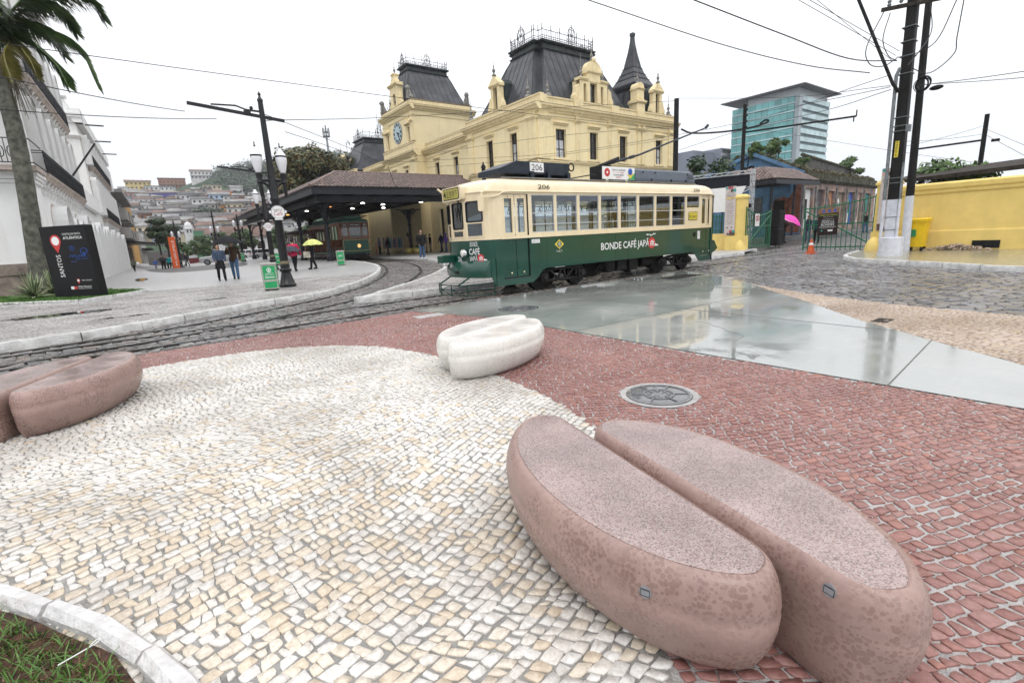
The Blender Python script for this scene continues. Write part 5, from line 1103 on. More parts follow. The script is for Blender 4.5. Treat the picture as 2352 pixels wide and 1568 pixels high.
b=MB();b.ell((-.085,.68,1.05),.03,.088,.088,16,8);b.build('lens',M('headlight lens',(.75,.75,.72),.08,.1,8,coat=1),hl,smooth=True)
b=MB();b.bbox(-.36,.02,1.20,1.46,.83,1.02,.02);b.tube([(-.3,1.3,.83),(-.28,1.32,.77),(-.1,1.33,.76)],.01,6);b.build('coupler_socket',m_gr,TR)
text('206',(-.005,.98,.85),(0,-1,0),(0,0,1),.17,.12,m_white,lb,d=.028)
UR=Vector((.195,-.5,0)).normalized();OR=Vector((.02,.62,0))
text('BONDE',OR+UR*.10+Vector((0,0,1.20)),UR,(0,0,1),.22,.11,m_white,lb,d=.006);text('CAFÉ',OR+UR*.06+Vector((0,0,1.01)),UR,(0,0,1),.31,.18,m_white,lb,d=.006,bold=True);text('JAPÃ',OR+UR*.06+Vector((0,0,.83)),UR,(0,0,1),.24,.17,m_white,lb,d=.006)
def disc_logo(O,U,r,par):
 V=Vector((0,0,1));b=MB();b.plate(circ(r,28),O,U,V,.006);d=b.build('red_disc',m_red,par);b=MB();s_=r/.17
 for(u,v,a,h) in((-.10,.02,.24,.025),(-.085,-.045,.22,.02),(-.05,.06,.13,.022)):b.plate([(u*s_,v*s_),((u+a)*s_,v*s_),((u+a*.86)*s_,(v+h)*s_),((u+a*.14)*s_,(v+h)*s_)],O,U,V,.009)
 for u in(-.07,.0,.06):b.plate([(u*s_,-.10*s_),((u+.025)*s_,-.10*s_),((u+.025)*s_,.02*s_),(u*s_,.02*s_)],O,U,V,.008)
 b.plate([(.12*s_,-.10*s_),(.33*s_,-.10*s_),(.30*s_,-.06*s_),(.24*s_,-.05*s_),(.20*s_,-.02*s_),(.15*s_,-.06*s_)],O,U,V,.009)
 b.build('pagoda_print',m_white,par)
disc_logo(OR+UR*.39+Vector((0,0,.925)),UR,.095,lb)
text('BONDE CAFÉ JAPÃ',(4.0,0,.82),SX,(0,0,1),2.12,.31,m_white,lb,d=.006,bold=True);disc_logo(Vector((6.24,0,.975)),SX,.165,lb)
b=MB()
for(u,v) in((6.06,1.22),(6.22,1.20),(6.36,1.23)):b.plate([(u-.09,v),(u-.03,v+.035),(u,v+.005),(u+.05,v+.03),(u+.08,v+.02),(u,v-.015)],(0,0,0),SX,(0,0,1),.007)
b.build('bird_print',m_white,lb)
text('206',(7.98-TX,-.016,2.49),SX,(0,0,1),.38,.105,m_black,TR,d=.004,bold=True);text('206',(14.55-TX,-.016,2.49),SX,(0,0,1),.36,.10,m_black,TR,d=.004,bold=True)
b=MB();dm_=[(-.16,0),(0,-.12),(.16,0),(0,.12)];b.plate(dm_,(8.64-TX,0,1.13),SX,(0,0,1),.005);em=b.build('emblem',m_yp,lb);b=MB();b.plate(circ(.085,6),(8.64-TX,0,1.13),SX,(0,0,1),.007);b.build('emblem_field',m_gr,em);text('長',(8.64-TX-.05,0,1.075),SX,(0,0,1),.10,.11,m_white,em,d=.010);text('N.E.T.',(8.54-TX,0,.93),SX,(0,0,1),.21,.05,m_white,lb,d=.006)
b=MB();b.box(1.52,1.78,-.008,-.0,1.20,1.29);pl=b.build('notice_plate',m_white,lb);text('出 口',(1.56,-.008,1.225),SX,(0,0,1),.18,.045,m_black,pl,d=.002)
b=MB();b.box(8.66,8.80,-.008,-.0,.98,1.24);pl=b.build('notice_plate',m_white,lb);text('入 口',(8.685,-.008,1.17),SX,(0,0,1),.09,.04,m_black,pl,d=.002);text('乗車口',(8.68,-.008,1.09),SX,(0,0,1),.1,.03,m_black,pl,d=.002)
b=MB();b.box(8.42,8.56,-.004,-.0,1.06,1.20);b.build('vent_grille',m_und,lb)
b=MB();b.plate(rrect(8.13,8.62,1.60,1.86,.03),(0,0,0),SX,(0,0,1),.012,0);b.plate(rrect(8.145,8.605,1.615,1.845,.025),(0,0,0),SX,(0,0,1),.016,1);pl=b.build('route_sign',[m_black,m_yp],TR);text('4',(8.16,0,1.64),SX,(0,0,1),.06,.17,m_black,pl,d=.02);text('正覚寺下',(8.25,0,1.64),SX,(0,0,1),.34,.12,m_black,pl,d=.02);text('SHOKAKUJI SHITA',(8.25,0,1.785),SX,(0,0,1),.33,.03,m_black,pl,d=.02)
b=MB();b.loft([[(x,y,2.90) for x,y in((1.02,.45),(3.28,.45),(3.28,1.45),(1.02,1.45))],[(x,y,3.02) for x,y in((1.02,.45),(3.28,.45),(3.28,1.45),(1.02,1.45))],[(x,y,3.20) for x,y in((1.5,.45),(3.28,.45),(3.28,1.45),(1.5,1.45))],[(x,y,3.21) for x,y in((1.6,.5),(3.25,.5),(3.25,1.4),(1.6,1.4))]])
for x in(1.9,2.45,3.15):b.box(x,x+.1,.4,1.5,2.75,2.90);b.box(x,x+.1,.36,.45,2.80,2.96)
bx=b.build('resistor_box',m_bx,TR);b=MB();b.box(1.93,2.38,.436,.45,2.95,3.18);pl=b.build('number_plate',m_whit_l,bx);text('206',(1.98,.436,2.99),SX,(0,0,1),.35,.15,m_black,pl,d=.003)
b=MB();b.loft([[(x,y,z) for x,y in((5.97+e_,.40+e_),(9.05-e_,.40+e_),(9.05-e_,1.5-e_),(5.97+e_,1.5-e_))] for e_,z in((.0,2.83),(.0,2.9),(.06,3.14),(.12,3.19),(.2,3.20))]);b.box(6.0,9.0,.45,1.45,2.74,2.83)
ac=b.build('air_conditioner',m_ac,TR);b=MB();b.plate([(7.2,2.92),(8.35,2.92),(8.3,3.12),(7.16,3.12)],(0,.425,0),SX,(0,.1,1),.018);b.build('grille',m_und,ac)
b=MB();b.plate([(8.55,2.90),(8.98,2.90),(8.98,3.10),(8.55,3.10)],(0,.42,0),SX,(0,.1,1),.014);pl=b.build('number_plate',m_whit_l,ac);text('206',(8.59,.40,2.93),SX,(0,0,1),.34,.14,m_black,pl,d=.006)
b=MB()
for x in(6.3,6.9,8.6):b.box(x,x+.05,.392,.41,3.06,3.10)
for x in(6.7,7.7,8.5):b.box(x,x+.06,.38,.41,2.84,2.9)
b.build('latch',m_und,ac)
b=MB();b.box(4.57,5.95,.42,.45,2.85,3.19);b.box(4.75,4.83,.45,.48,2.72,2.95);b.box(5.6,5.68,.45,.48,2.72,2.95);bn=b.build('roof_banner',m_whit_l,TR)
b=MB();b.plate(circ(.115,24),(4.75,.42,3.03),SX,(0,0,1),.003,0);b.plate(circ(.095,24),(5.75,.42,3.07),SX,(0,0,1),.007,1);b.plate([(5.62,2.852),(5.948,2.852),(5.948,3.04)],(0,.42,0),SX,(0,0,1),.003,2);b.plate([(5.62,2.99),(5.76,2.87),(5.90,3.01),(5.75,3.05)],(0,.42,0),SX,(0,0,1),.005,3);b.plate([(4.72,3.0),(4.78,3.0),(4.78,3.06),(4.72,3.06)],(0,.42,0),SX,(0,0,1),.006,4)
b.build('banner_print',[m_red,m_blue,m_grn,m_yp,m_whit_l],bn)
text('SANTOS  NAGASAKI',(4.95,.42,3.08),SX,(0,0,1),.58,.05,m_black,bn,d=.004);text('サントス市  長崎市',(5.0,.42,3.02),SX,(0,0,1),.46,.035,m_red,bn,d=.004);text('CIDADES-IRMÃS',(5.0,.42,2.945),SX,(0,0,1),.46,.055,m_black,bn,d=.004);text('姉妹都市',(5.12,.42,2.885),SX,(0,0,1),.24,.04,m_red,bn,d=.004)
b=MB();b.box(3.5,5.3,.7,1.35,2.76,2.85);b.loft([[(x,y,z) for x,y,z in((3.6,.75,2.85),(4.6,.75,3.0),(4.6,1.3,3.0),(3.6,1.3,2.85))],[(x,y,z+.03) for x,y,z in((3.6,.75,2.85),(4.6,.75,3.0),(4.6,1.3,3.0),(3.6,1.3,2.85))]]);b.box(3.5,3.62,.9,1.0,2.76,3.25);b.tube([(3.85+.1*math.cos(a),.95,3.2+.1*math.sin(a)) for a in[2*PI*i/14 for i in range(15)]],.02,6)
b.box(5.0,5.4,.85,1.35,2.85,3.3);b.tube([(5.1,1.0,3.3),(5.9,1.0,3.55)],.05,8);b.tube([(5.15,1.2,3.28),(5.95,1.2,3.50)],.05,8);b.build('trolley_base',m_und2,TR)
b=MB();b.tube([(5.2,1.1,3.30),(7.0,1.1,3.72),(10.75,1.1,4.84)],[.04,.032,.024],8);b.tube([(6.55,1.1,3.615),(6.75,1.1,3.665)],.05,8);b.tube([(10.72,1.1,4.83),(10.85,1.1,4.93)],.05,8);b.build('trolley_pole',m_bx,TR)
b=MB();b.box(.6,LN-.6,.08,WD-.08,.62,.78);b.box(.3,LN-.3,.1,WD-.1,.78,.86)
b.build('underframe',m_und,TR)
def truck(xc):
 x0,x1=xc-.67,xc+.67
 for y in(.10,WD-.16):
  b=MB()
  b.tube([(x0-.2,y+.03,.30),(x0-.05,y+.03,.44),(x0+.3,y+.03,.50),(x1-.3,y+.03,.50),(x1+.05,y+.03,.44),(x1+.2,y+.03,.30)],.04,6)
  b.beam((x0,y+.03,.22),(x1,y+.03,.22),.06,.05);
  for p,q in(((x0+.25,.48),(xc-.12,.22)),((x1-.25,.48),(xc+.12,.22)),((xc-.12,.22),(xc-.05,.5)),((xc+.12,.22),(xc+.05,.5))):b.beam((p[0],y+.03,p[1]),(q[0],y+.03,q[1]),.05,.05)
  for x in(x0,x1):
   b.bbox(x-.11,x+.11,y-.06,y+.09,.22,.42,.02);b.lathe([(.07,0),(.07,.05)],(0,0,0),10);k_=20;b.v[-k_:]=[(x+v[0],y-.06-v[2],.32+v[1]) for v in b.v[-k_:]]
   for sx_ in(-.15,.15):b.lathe([(.035,.0),(.035,.12)],(x+sx_,y+.03,.30),8)
  fr=b.build('truck_frame',m_und2,TR)
 for x in(x0,x1):
  b=MB()
  for y in(.28,1.56):b.tube([(x,y,.335),(x,y+.10,.335)],.32,20);b.tube([(x,y+(.10 if y<1 else-.03),.335),(x,y+(.13 if y<1 else .0),.335)],.35,20)
  b.tube([(x,.3,.335),(x,1.6,.335)],.06,8);b.build('wheel',m_und2,fr)
truck(2.62);truck(7.62)
b=MB();b.tube([(4.55,.15,.42),(4.55,.75,.42)],.20,14);b.bbox(4.85,5.25,.12,.7,.26,.58,.02);b.bbox(5.35,5.75,.12,.7,.22,.58,.02);b.tube([(6.0,.3,.42),(6.45,.3,.42)],.16,12);b.box(3.75,4.25,.4,.5,.15,.58)
for x in(3.9,4.0,4.1):b.beam((x,.2,.2),(x+.3,.2,.5),.03,.03)
b.build('equipment_box',m_und,TR)
b=MB()
F=[(-.28,.25),(-.42,.75),(-.42,1.25),(-.2,1.75)]
for z in(.07,.20,.31):b.tube([(.35,.02,z)]+[(x,y,z) for x,y in F],.012,6)
for p in[(.35,.02)]+F:b.tube([(*p,.05),(*p,.33)],.013,6)
for i in range(3):b.beam((*F[i],.07),(*F[i+1],.20),.014);b.beam((*F[i],.31),(*F[i+1],.20),.012)
for y in(.5,1.4):b.beam((-.38,y,.31),(.1,y,.55),.03)
b.build('lifeguard',M('green fender paint',(.012,.05,.038),.4,.2,6),TR)
b=MB();b.box(-.02,.10,.7,1.2,.48,.56);b.box(-.12,-.105,.86,1.04,.56,.61);b.build('bumper_slot',m_und,TR)
b=MB();b.box(.35,LN-.3,.05,WD-.05,.86,.90,0);b.box(.3,LN-.3,.08,WD-.08,2.36,2.40,0);b.build('floor',m_int,TR)
b=MB();b.box(2.0,8.0,.06,.45,1.20,1.28);b.box(2.0,8.0,.06,.12,1.28,1.44);b.box(2.0,8.0,WD-.45,WD-.06,1.20,1.28);b.box(2.0,8.0,WD-.12,WD-.06,1.28,1.44);b.build('bench_seat',m_seat,TR)
b=MB()
for y in(.42,WD-.42):
 b.tube([(1.8,y,2.18),(8.3,y,2.18)],.014,6)
 for i in range(22):
  x=1.95+i*.28+random.uniform(-.03,.03);b.beam((x,y,2.18),(x,y,2.07),.012,.03);b.tube([(x+.045*math.cos(a),y,2.03+.045*math.sin(a)) for a in[2*PI*k_/10 for k_ in range(11)]],.009,5)
b.build('hand_strap',M('ivory strap',(.5,.48,.42),.5,.1),TR)
b=MB()
for x in(1.55,3.2,5.0,6.8,8.2):b.tube([(x,.5,.9),(x,.5,2.36)],.016,6);b.tube([(x,WD-.5,.9),(x,WD-.5,2.36)],.016,6)
b.box(.62,.68,.3,1.6,.9,1.4);b.box(8.3,8.36,.05,.8,.9,2.36);b.bbox(.3,.55,.7,1.1,.9,1.45,.02);b.build('interior_post',m_int,TR)
b=MB();b.box(2.9,5.4,.5,.52,2.27,2.36);b.build('blue_valance',m_blue,TR)
# ================================================================== RIGHT SIDE
m_yw=M('bright yellow wall paint',(.80,.60,.19),.6,.07,1.6,.35,22,streak=.2,dirtcol=(.42,.29,.09),dsc=1.2)
m_pole=M('black painted pole',(.014,.013,.013),.6,.3,4,.2,20)
m_polew=M('whitewashed pole base',(.62,.64,.70),.65,.14,6,.4,18,dirt=.35,dirtcol=(.26,.28,.33),dsc=3)
m_galv=M('grey galvanised conduit',(.20,.22,.23),.45,.25,8,metal=.3)
m_gg=M('dark green gate paint',(.012,.13,.062),.4,.15,6)
m_bin=M('yellow plastic',(.78,.52,.01),.35,.08,5)
m_or=M('orange plastic',(.62,.10,.02),.5,.2,6)
m_ban=M('beige banner cloth',(.56,.50,.47),.6,.05,4)
m_ink=M('dark brown print',(.10,.06,.055),.6,.1,5)
m_teal=M('teal print',(.05,.32,.30),.6,.1,5)
m_crim=M('crimson print',(.40,.06,.09),.6,.1,5)
m_pink=M('pink print',(.62,.42,.36),.6,.1,5)
m_bw=M('weathered dark timber',(.045,.038,.032),.8,.4,6,.3,30)
WL=thing('boundary_wall','long plain yellow wall with pale coping along the right sidewalk','wall',(23.0,6.3,.1))
b=MB();b.box(23.0,23.35,-9,6.3,.0,2.2);b.build('wall',m_yw,WL,world=True)
b=MB();U_=Vector((0,-1,0));mould(b,(23.0,6.32,0),U_,15,2.08,[(-.3,0),(.03,0),(.05,.04),(.05,.12),(.10,.18),(.11,.32),(.04,.38),(-.3,.40)]);b.build('coping',m_yw,WL,world=True)
b=MB();mould(b,(23.0,6.31,0),U_,15,.0,[(-.2,0),(.045,0),(.045,.76),(.03,.80),(-.2,.80)]);b.build('plinth',m_yw,WL,world=True)
b=MB();b.box(22.93,22.95,3.35,4.35-.3,.16,.42);b.build('drain_grate',m_black,WL,world=True)
SHD=thing('shed_roof','dark low metal roof showing above the right yellow wall','roof',(25,3,0));b=MB();b.loft([[(24.2,6.9,2.62),(24.2,-6,2.92),(27,-6,3.4),(27,6.9,3.0)],[(24.2,6.9,2.74),(24.2,-6,3.16),(27,-6,3.6),(27,6.9,3.12)]]);b.build('roof_sheet',m_bw,SHD,world=True);
for y in(6.0,2,-3):b=MB();b.box(24.4,24.5,y,y+.1,0,2.7);b.build('post',m_bw,SHD,world=True)
def pillar(name,label,x0,x1,y0,y1,h):
 t=thing(name,label,'pillar',((x0+x1)/2,(y0+y1)/2,.1));b=MB();b.box(x0,x1,y0,y1,0,h-.12);b.build('shaft',m_yw,t,world=True);b=MB();e_=.05
 b.loft([[(x0-d,y0-d,z),(x1+d,y0-d,z),(x1+d,y1+d,z),(x0-d,y1+d,z)] for d,z in((0,h-.12),(e_,h-.10),(e_,h-.02),(-.05,h+.08))]);b.build('cap',m_yw,t,world=True)
 b=MB();b.box(x0-.05,x1+.05,y0-.05,y1+.05,0,.82);b.build('plinth',m_yw,t,world=True);return t
pillar('gate_pillar','yellow gate pillar left of the open green gate behind the tram',23.72,24.15,12.62,13.45,2.72)
pillar('gate_pillar','yellow gate pillar beside the twin utility poles',22.95,23.45,6.34,6.98,2.66)
def banner(label,O,U,wd_,z0_,z1_):
 U=Vector(U);V=Vector((0,0,1));t=thing('banner',label,'banner',(O[0],O[1],z0_));o_=Vector((O[0],O[1],0));b=MB();b.plate([(0,z0_),(wd_,z0_),(wd_,z1_),(0,z1_)],o_,U,V,.015);c=b.build('cloth',m_ban,t,world=True)
 rg=random.Random(int(z1_*100));b=MB();k_=4;s_=wd_/k_
 for zz in(z1_-2*s_,z1_-s_,z0_+.0,z0_+s_*.9):
  for i in range(k_):
   if rg.random()<.8:
    mi=rg.randrange(4);u=i*s_
    if rg.random()<.5:b.plate([(u,zz),(u+s_,zz),(u+s_,zz+s_),(u,zz+s_)],o_,U,V,.018,mi)
    else:b.plate(circ(s_*.45,12,(u+s_/2,zz+s_/2)),o_,U,V,.020,mi)
 b.build('pattern',[m_ink,m_teal,m_crim,m_pink],c,world=True)
 b=MB();cz=z1_-.48*(z1_-z0_)/2.4;r=wd_*.36;b.tube([o_+U*(wd_/2+r*math.cos(a))+V*(cz+r*math.sin(a))+U.cross(V)*.02 for a in[2*PI*i/24 for i in range(25)]],.006,4);b.build('ring_print',m_ink,c,world=True)
 def ln(s,z,f=.72,h=.055):text(s,o_+U*(wd_*(1-f)/2)+V*z,U,V,wd_*f,h,m_ink,c,d=.02,world=True)
 H_=z1_-z0_;Z=lambda f:z0_+H_*f
 ln('SANTOS',cz+.01,.46,.07);ln('Café',cz-.10,.5,.09)
 ln('Carros',Z(.65),.5);ln('históricos',Z(.61),.66);ln('ferroviários',Z(.57),.72);ln('Oficina dos',Z(.495),.68);ln('bondes',Z(.455),.46);ln('Degustação',Z(.385),.7);ln('de café',Z(.345),.46);ln('Atrações',Z(.27),.55);ln('musicais',Z(.23),.52)
 b=MB()
 for f in(.54,.43,.315):b.plate([(wd_*.12,Z(f)),(wd_*.88,Z(f)),(wd_*.88,Z(f)+.006),(wd_*.12,Z(f)+.006)],o_,U,V,.018)
 b.plate(circ(.04,10,(wd_*.3,Z(.16))),o_,U,V,.018);b.plate(circ(.04,6,(wd_*.7,Z(.16))),o_,U,V,.018);b.build('line_print',m_ink,c,world=True)
banner('tall beige event banner on the left yellow pillar next to the tram',(23.69,13.56),(0,-1,0),.54,.86,3.22)
banner('tall beige event banner on the right pillar, half hidden by the utility pole',(22.9,6.86),(0,-1,0),.54,.86,3.15)
for lb,x,y,rx in(('yellow rounded guard stone at the foot of the left gate pillar',23.72,12.72,.24),('yellow rounded guard stone at the foot of the right gate pillar',22.75,6.85,.30)):
 b=MB();b.lathe([(rx,0),(rx*.98,.15),(rx*.86,.32),(rx*.6,.48),(rx*.3,.57),(.02,.6)],(0,0,0),18);o=b.build('guard_stone',m_yw,smooth=True);o.location=(x,y,.03);tag(o,lb,'guard stone')
RW=thing('railing_wall','low yellow wall with green railing running behind the tram','wall',(24.2,13.5,.1));b=MB();b.box(24.0,24.3,13.46,26.5,0,.95);b.build('wall',m_yw,RW,world=True)
for i in range(9):
 b=MB();y0_=13.5+i*1.45
 for k_ in range(8):b.box(24.13,24.16,y0_+.08+k_*.17,y0_+.11+k_*.17,.95,1.95)
 b.box(24.12,24.17,y0_,y0_+1.42,1.1,1.14);b.box(24.12,24.17,y0_,y0_+1.42,1.78,1.82);b.build('railing',m_gg,RW,world=True)
def gate(label,O,U,wd_,bars,topf,low,mid,brace,h0):
 t=thing('gate',label,'gate',(*O,0));U=Vector(U);o_=Vector((*O,0));V=Vector((0,0,1));P=lambda u,z:o_+U*u+V*z
 for i in range(bars+1):u=wd_*i/bars;b=MB();b.beam(P(u,low-.15),P(u,topf(u/wd_)+(.10 if i%1==0 else 0)),.026 if 0<i<bars else .05);b.build('bar',m_gg,t,world=True)
 b=MB();b.tube([P(wd_*i/12,topf(i/12)) for i in range(13)],.026,6);b.build('top_rail',m_gg,t,world=True)
 for z in(low,mid):b=MB();b.beam(P(0,z),P(wd_,z),.045);b.build('rail',m_gg,t,world=True)
 b=MB();b.beam(P(*brace[0]),P(*brace[1]),.05);b.build('brace',m_gg,t,world=True);return t
GL=gate('left green gate leaf swung inwards, carrying the no parking sign',(23.98,12.6),(1,0,0),2.45,15,lambda f:2.1-.26*math.sin(PI*min(f*1.0,1))-.14*f,.26,1.24,((.1,.3),(2.35,1.75)),2)
GR=gate('right green gate leaf standing across the road with a dark poster',(23.0,9.5),(0,-1,0),2.5,14,lambda f:1.86+.30*f**1.8,.26,1.19,((.05,1.75),(2.3,.45)),2)
pn=thing('sign','white no parking sign with red ring hung on the left gate','sign',(24.75,12.55,1.24));b=MB();b.plate(rrect(0,.42,0,.60,.03),(24.75,12.555,1.24),SX,(0,0,1),.012);p_=b.build('plate',m_whit_l,pn,world=True)
b=MB();O=Vector((24.96,12.54,1.62));b.tube([O+Vector((.15*math.cos(a),0,.15*math.sin(a))) for a in[2*PI*i/24 for i in range(25)]],.016,5);b.beam(O+Vector((-.105,0,.105)),O+Vector((.105,0,-.105)),.025,.01);b.build('ring',m_red,p_,world=True);text('E',(24.90,12.54,1.53),SX,(0,0,1),.12,.18,m_black,p_,d=.002,world=True,bold=True);text('SUJEITO A GUINCHO',(24.80,12.54,1.33),SX,(0,0,1),.3,.025,m_black,p_,d=.002,world=True)
po=thing('poster','dark poster about historic tram cars hung on the right gate','poster',(22.93,9.0,.74));U=Vector((0,-1,0));V=Vector((0,0,1));o_=Vector((22.95,8.97,0));b=MB();b.plate([(0,.74),(.76,.76),(.76,1.84),(0,1.80)],o_,U,V,.012);p_=b.build('sheet',M('brown black print',(.03,.02,.018),.4,.2,4),po,world=True)
b=MB();b.plate([(.0,1.62),(.76,1.65),(.76,1.84),(0,1.80)],o_,U,V,.014,0);b.plate([(.15,1.66),(.25,1.66),(.25,1.77),(.15,1.77)],o_,U,V,.016,1);b.plate([(.36,1.67),(.46,1.67),(.46,1.78),(.36,1.78)],o_,U,V,.016,1);b.plate([(.57,1.68),(.67,1.68),(.67,1.79),(.57,1.79)],o_,U,V,.016,1);b.plate([(.06,1.075),(.70,1.08),(.70,1.09),(.06,1.085)],o_,U,V,.015,2);b.plate([(.40,.90),(.58,.905),(.58,.97),(.40,.965)],o_,U,V,.015,2);b.plate(circ(.035,6,(.17,.93)),o_,U,V,.015,3);b.build('print',[M('orange print',(.28,.14,.06),.5,.2,9),m_blue,m_whit_l,m_teal],p_,world=True)
m_lime=M('lime print',(.42,.48,.10),.5,.1,5)
for s,u,z,w_,h_,mm in(('CARROS HISTÓRICOS',.04,1.53,.68,.075,m_lime),('FERROVIÁRIOS',.2,1.47,.36,.02,m_whit_l),('CENTRO DE RESTAURAÇÃO DO',.16,1.385,.44,.025,m_whit_l),('ARMAZÉM 12-A',.15,1.31,.46,.055,m_whit_l),('OFICINA DOS',.14,1.23,.48,.06,m_whit_l),('BONDES',.14,1.13,.48,.08,m_whit_l),('Rua Tuiuti, Centro, Santos',.15,1.02,.46,.025,m_whit_l)):text(s,o_+U*u+V*z,U,V,w_,h_,mm,p_,d=.016,world=True)
b=MB();b.box(-.19,.19,-.19,.19,0,.03,0);b.lathe([(.15,.03),(.12,.2),(.11,.22)],(0,0,0),16,0);b.lathe([(.11,.22),(.085,.36)],(0,0,0),16,0);b.lathe([(.085,.36),(.065,.46)],(0,0,0),16,1);b.lathe([(.065,.46),(.035,.60),(.03,.61)],(0,0,0),16,0);o=b.build('traffic_cone',[m_or,m_whit_l],smooth=True,ang=30);o.location=(22.75,9.08,0);tag(o,'orange traffic cone standing in front of the right gate leaf','traffic cone')
sp_=thing('loudspeaker','two stacked black loudspeaker cabinets beside the left gate leaf','loudspeaker',(28.9,13.5,0))
for z0_,z1_ in((.1,1.0),(1.01,2.02)):
 b=MB();b.box(28.55,29.25,13.15,13.85,z0_,z1_);c=b.build('cabinet',M('black speaker cabinet',(.014,.015,.018),.55,.2,9),sp_,world=True);b=MB();b.box(28.53,28.55,13.2,13.8,z0_+.05,z1_-.05);b.box(28.6,29.2,13.13,13.15,z0_+.05,z1_-.05);b.build('grille',m_und,c,world=True)
b=MB()
for x in(28.65,29.1):b.tube([(x,13.3,.05),(x+.05,13.3,.05)],.05,8)
b.build('castor',m_galv,sp_,world=True)
UP=thing('utility_pole','thick black utility pole with white foot, crossarms and yellow number plate','utility pole',(19.55,5.4,.12))
b=MB();zt=9.6;rg_=lambda r1,r2,z,dx:[(19.5+dx+a*r1,5.42+dx+c*r2,z) for a,c in((-1,-.8),(-.8,-1),(.8,-1),(1,-.8),(1,.8),(.8,1),(-.8,1),(-1,.8))]
b.loft([rg_(.155,.155,1.9,.025),rg_(.115,.12,zt,.16)]);b.build('shaft',m_pole,UP,world=True)
b=MB();b.loft([rg_(.16,.16,.12,0),rg_(.158,.158,1.898,.025)]);b.build('painted_foot',m_polew,UP,world=True)
b=MB();b.lathe([(.345,0),(.33,.3),(.315,.60),(.25,.62)],(19.52,5.4,.10),18);b.build('collar',m_polew,UP,world=True,smooth=True)
b=MB();b.tube([(19.36,5.66,.6),(19.38,5.67,1.9)],.05,10,1);b.tube([(19.38,5.67,1.9),(19.43,5.72,5.6),(19.47,5.66,5.8)],.05,10,0);b.build('conduit',[m_galv,m_polew],UP,world=True);b=MB();b.tube([(19.36,5.25,.6),(19.37,5.26,1.9)],.03,8,1);b.tube([(19.37,5.26,1.9),(19.38,5.28,3.0)],.032,8,0);b.build('conduit',[m_galv,m_polew],UP,world=True)
for z in(.95,1.35,2.4,2.55,3.95,4.1,4.35,5.6,6.1,6.5,6.9):b=MB();d=z*.018;b.box(19.32+d,19.68+d,5.25+d,5.60+d,z,z+.018);b.build('strap',m_galv,UP,world=True)
b=MB();b.box(19.375,19.39,5.44,5.54,3.18,3.66);pl=b.build('number_plate',m_yp,UP,world=True)
for i,ch in enumerate('438679'):text(ch,(19.375,5.525,3.59-i*.078),(0,-1,0),(0,0,1),.055,.06,m_black,pl,d=.003,world=True)
b=MB();b.beam((19.3,6.25,7.55),(19.7,4.75,7.45),.08,.10);b.build('crossarm',m_bw,UP,world=True);b=MB();b.beam((19.55,6.25,7.62),(19.95,4.75,7.52),.08,.10);b.build('crossarm',m_bw,UP,world=True)
for y in(6.1,5.8,4.9):b=MB();b.lathe([(.03,0),(.06,.05),(.04,.1),(.06,.15),(.02,.2)],(19.45,y,7.62),8);b.build('insulator',m_galv,UP,world=True)
b=MB();b.tube([(18.95,6.95,8.4),(19.30,5.75,5.35),(19.38,5.6,5.1)],.045,8);b.build('strut',m_pole,UP,world=True)
b=MB()
for i in range(9):
 r=.15+.012*(i%3);oy,oz=random.uniform(-.04,.04),random.uniform(-.03,.03);b.tube([(19.40+.01*i,5.05+oy+r*math.cos(a),5.2+oz+r*1.15*math.sin(a)) for a in[2*PI*k_/18 for k_ in range(19)]],.011,5)
b.build('cable_coil',m_black,UP,world=True)
b=MB();b.ell((19.58,4.74,5.03),.05,.17,.07,12,8);b.build('splice_box',m_pole,UP,world=True);b=MB();b.bbox(19.35,19.48,5.2,5.32,3.9,4.1,.01);b.build('junction_box',m_galv,UP,world=True)
PB=thing('utility_pole','slimmer black utility pole leaning behind the thick one by the yellow bin','utility pole',(22.1,5.75,.12));b=MB();b.tube([(22.1,5.72,2.05),(22.1,5.86,9.8)],[.125,.09],14);b.build('shaft',m_pole,PB,world=True);b=MB();b.tube([(22.1,5.68,.1),(22.1,5.72,2.048)],[.135,.128],14);b.build('painted_foot',m_polew,PB,world=True)
YB=thing('wheeled_bin','yellow wheeled rubbish bin between the utility poles and the wall','bin',(22.5,5.45,.115));b=MB();b.loft([[(x*f,y*f,z) for x,y in rrect(-.28,.28,-.27,.27,.05)] for f,z in((.80,.14),(1,1.02))]);b.loft([[(x,y,z) for x,y in rrect(-.31,.31,-.30,.30,.05)] for z in(1.02,1.07)]);b.build('body',m_bin,YB,smooth=True);b=MB();b.loft([[(x*f,y*f,z) for x,y in rrect(-.31,.31,-.30,.30,.06)] for f,z in((1.02,1.075),(1.02,1.11),(.9,1.15))]);b.build('lid',m_bin,YB,smooth=True)
b=MB();b.plate([(-.26,.5),(-.02,.5),(.0,.54),(.0,.72),(-.04,.76),(-.26,.76)],(-.262,.0,0),(0,-1,0),(0,0,1),.01);b.build('label',M('green label',(.03,.24,.09),.5,.1,5),YB)
for dx,dy in((.18,-.18),(-.18,-.18),(.18,.2),(-.18,.2)):b=MB();b.tube([(dx,dy-.03,.07),(dx,dy+.03,.07)],.075,12);b.build('wheel',m_rub,YB)
rg=random.Random(3);b=MB()
for i in range(140):
 y=4.45+rg.gauss(0,.55)*.75;hgt=max(0,.20-.22*abs(y-4.4)**1.3)*rg.random();x=22.82-rg.random()*.28*(1-hgt*2);s_=rg.uniform(.03,.07)
 b.ell((x,y,.125+hgt),s_,s_*rg.uniform(.7,1.3),s_*.6,5,3)
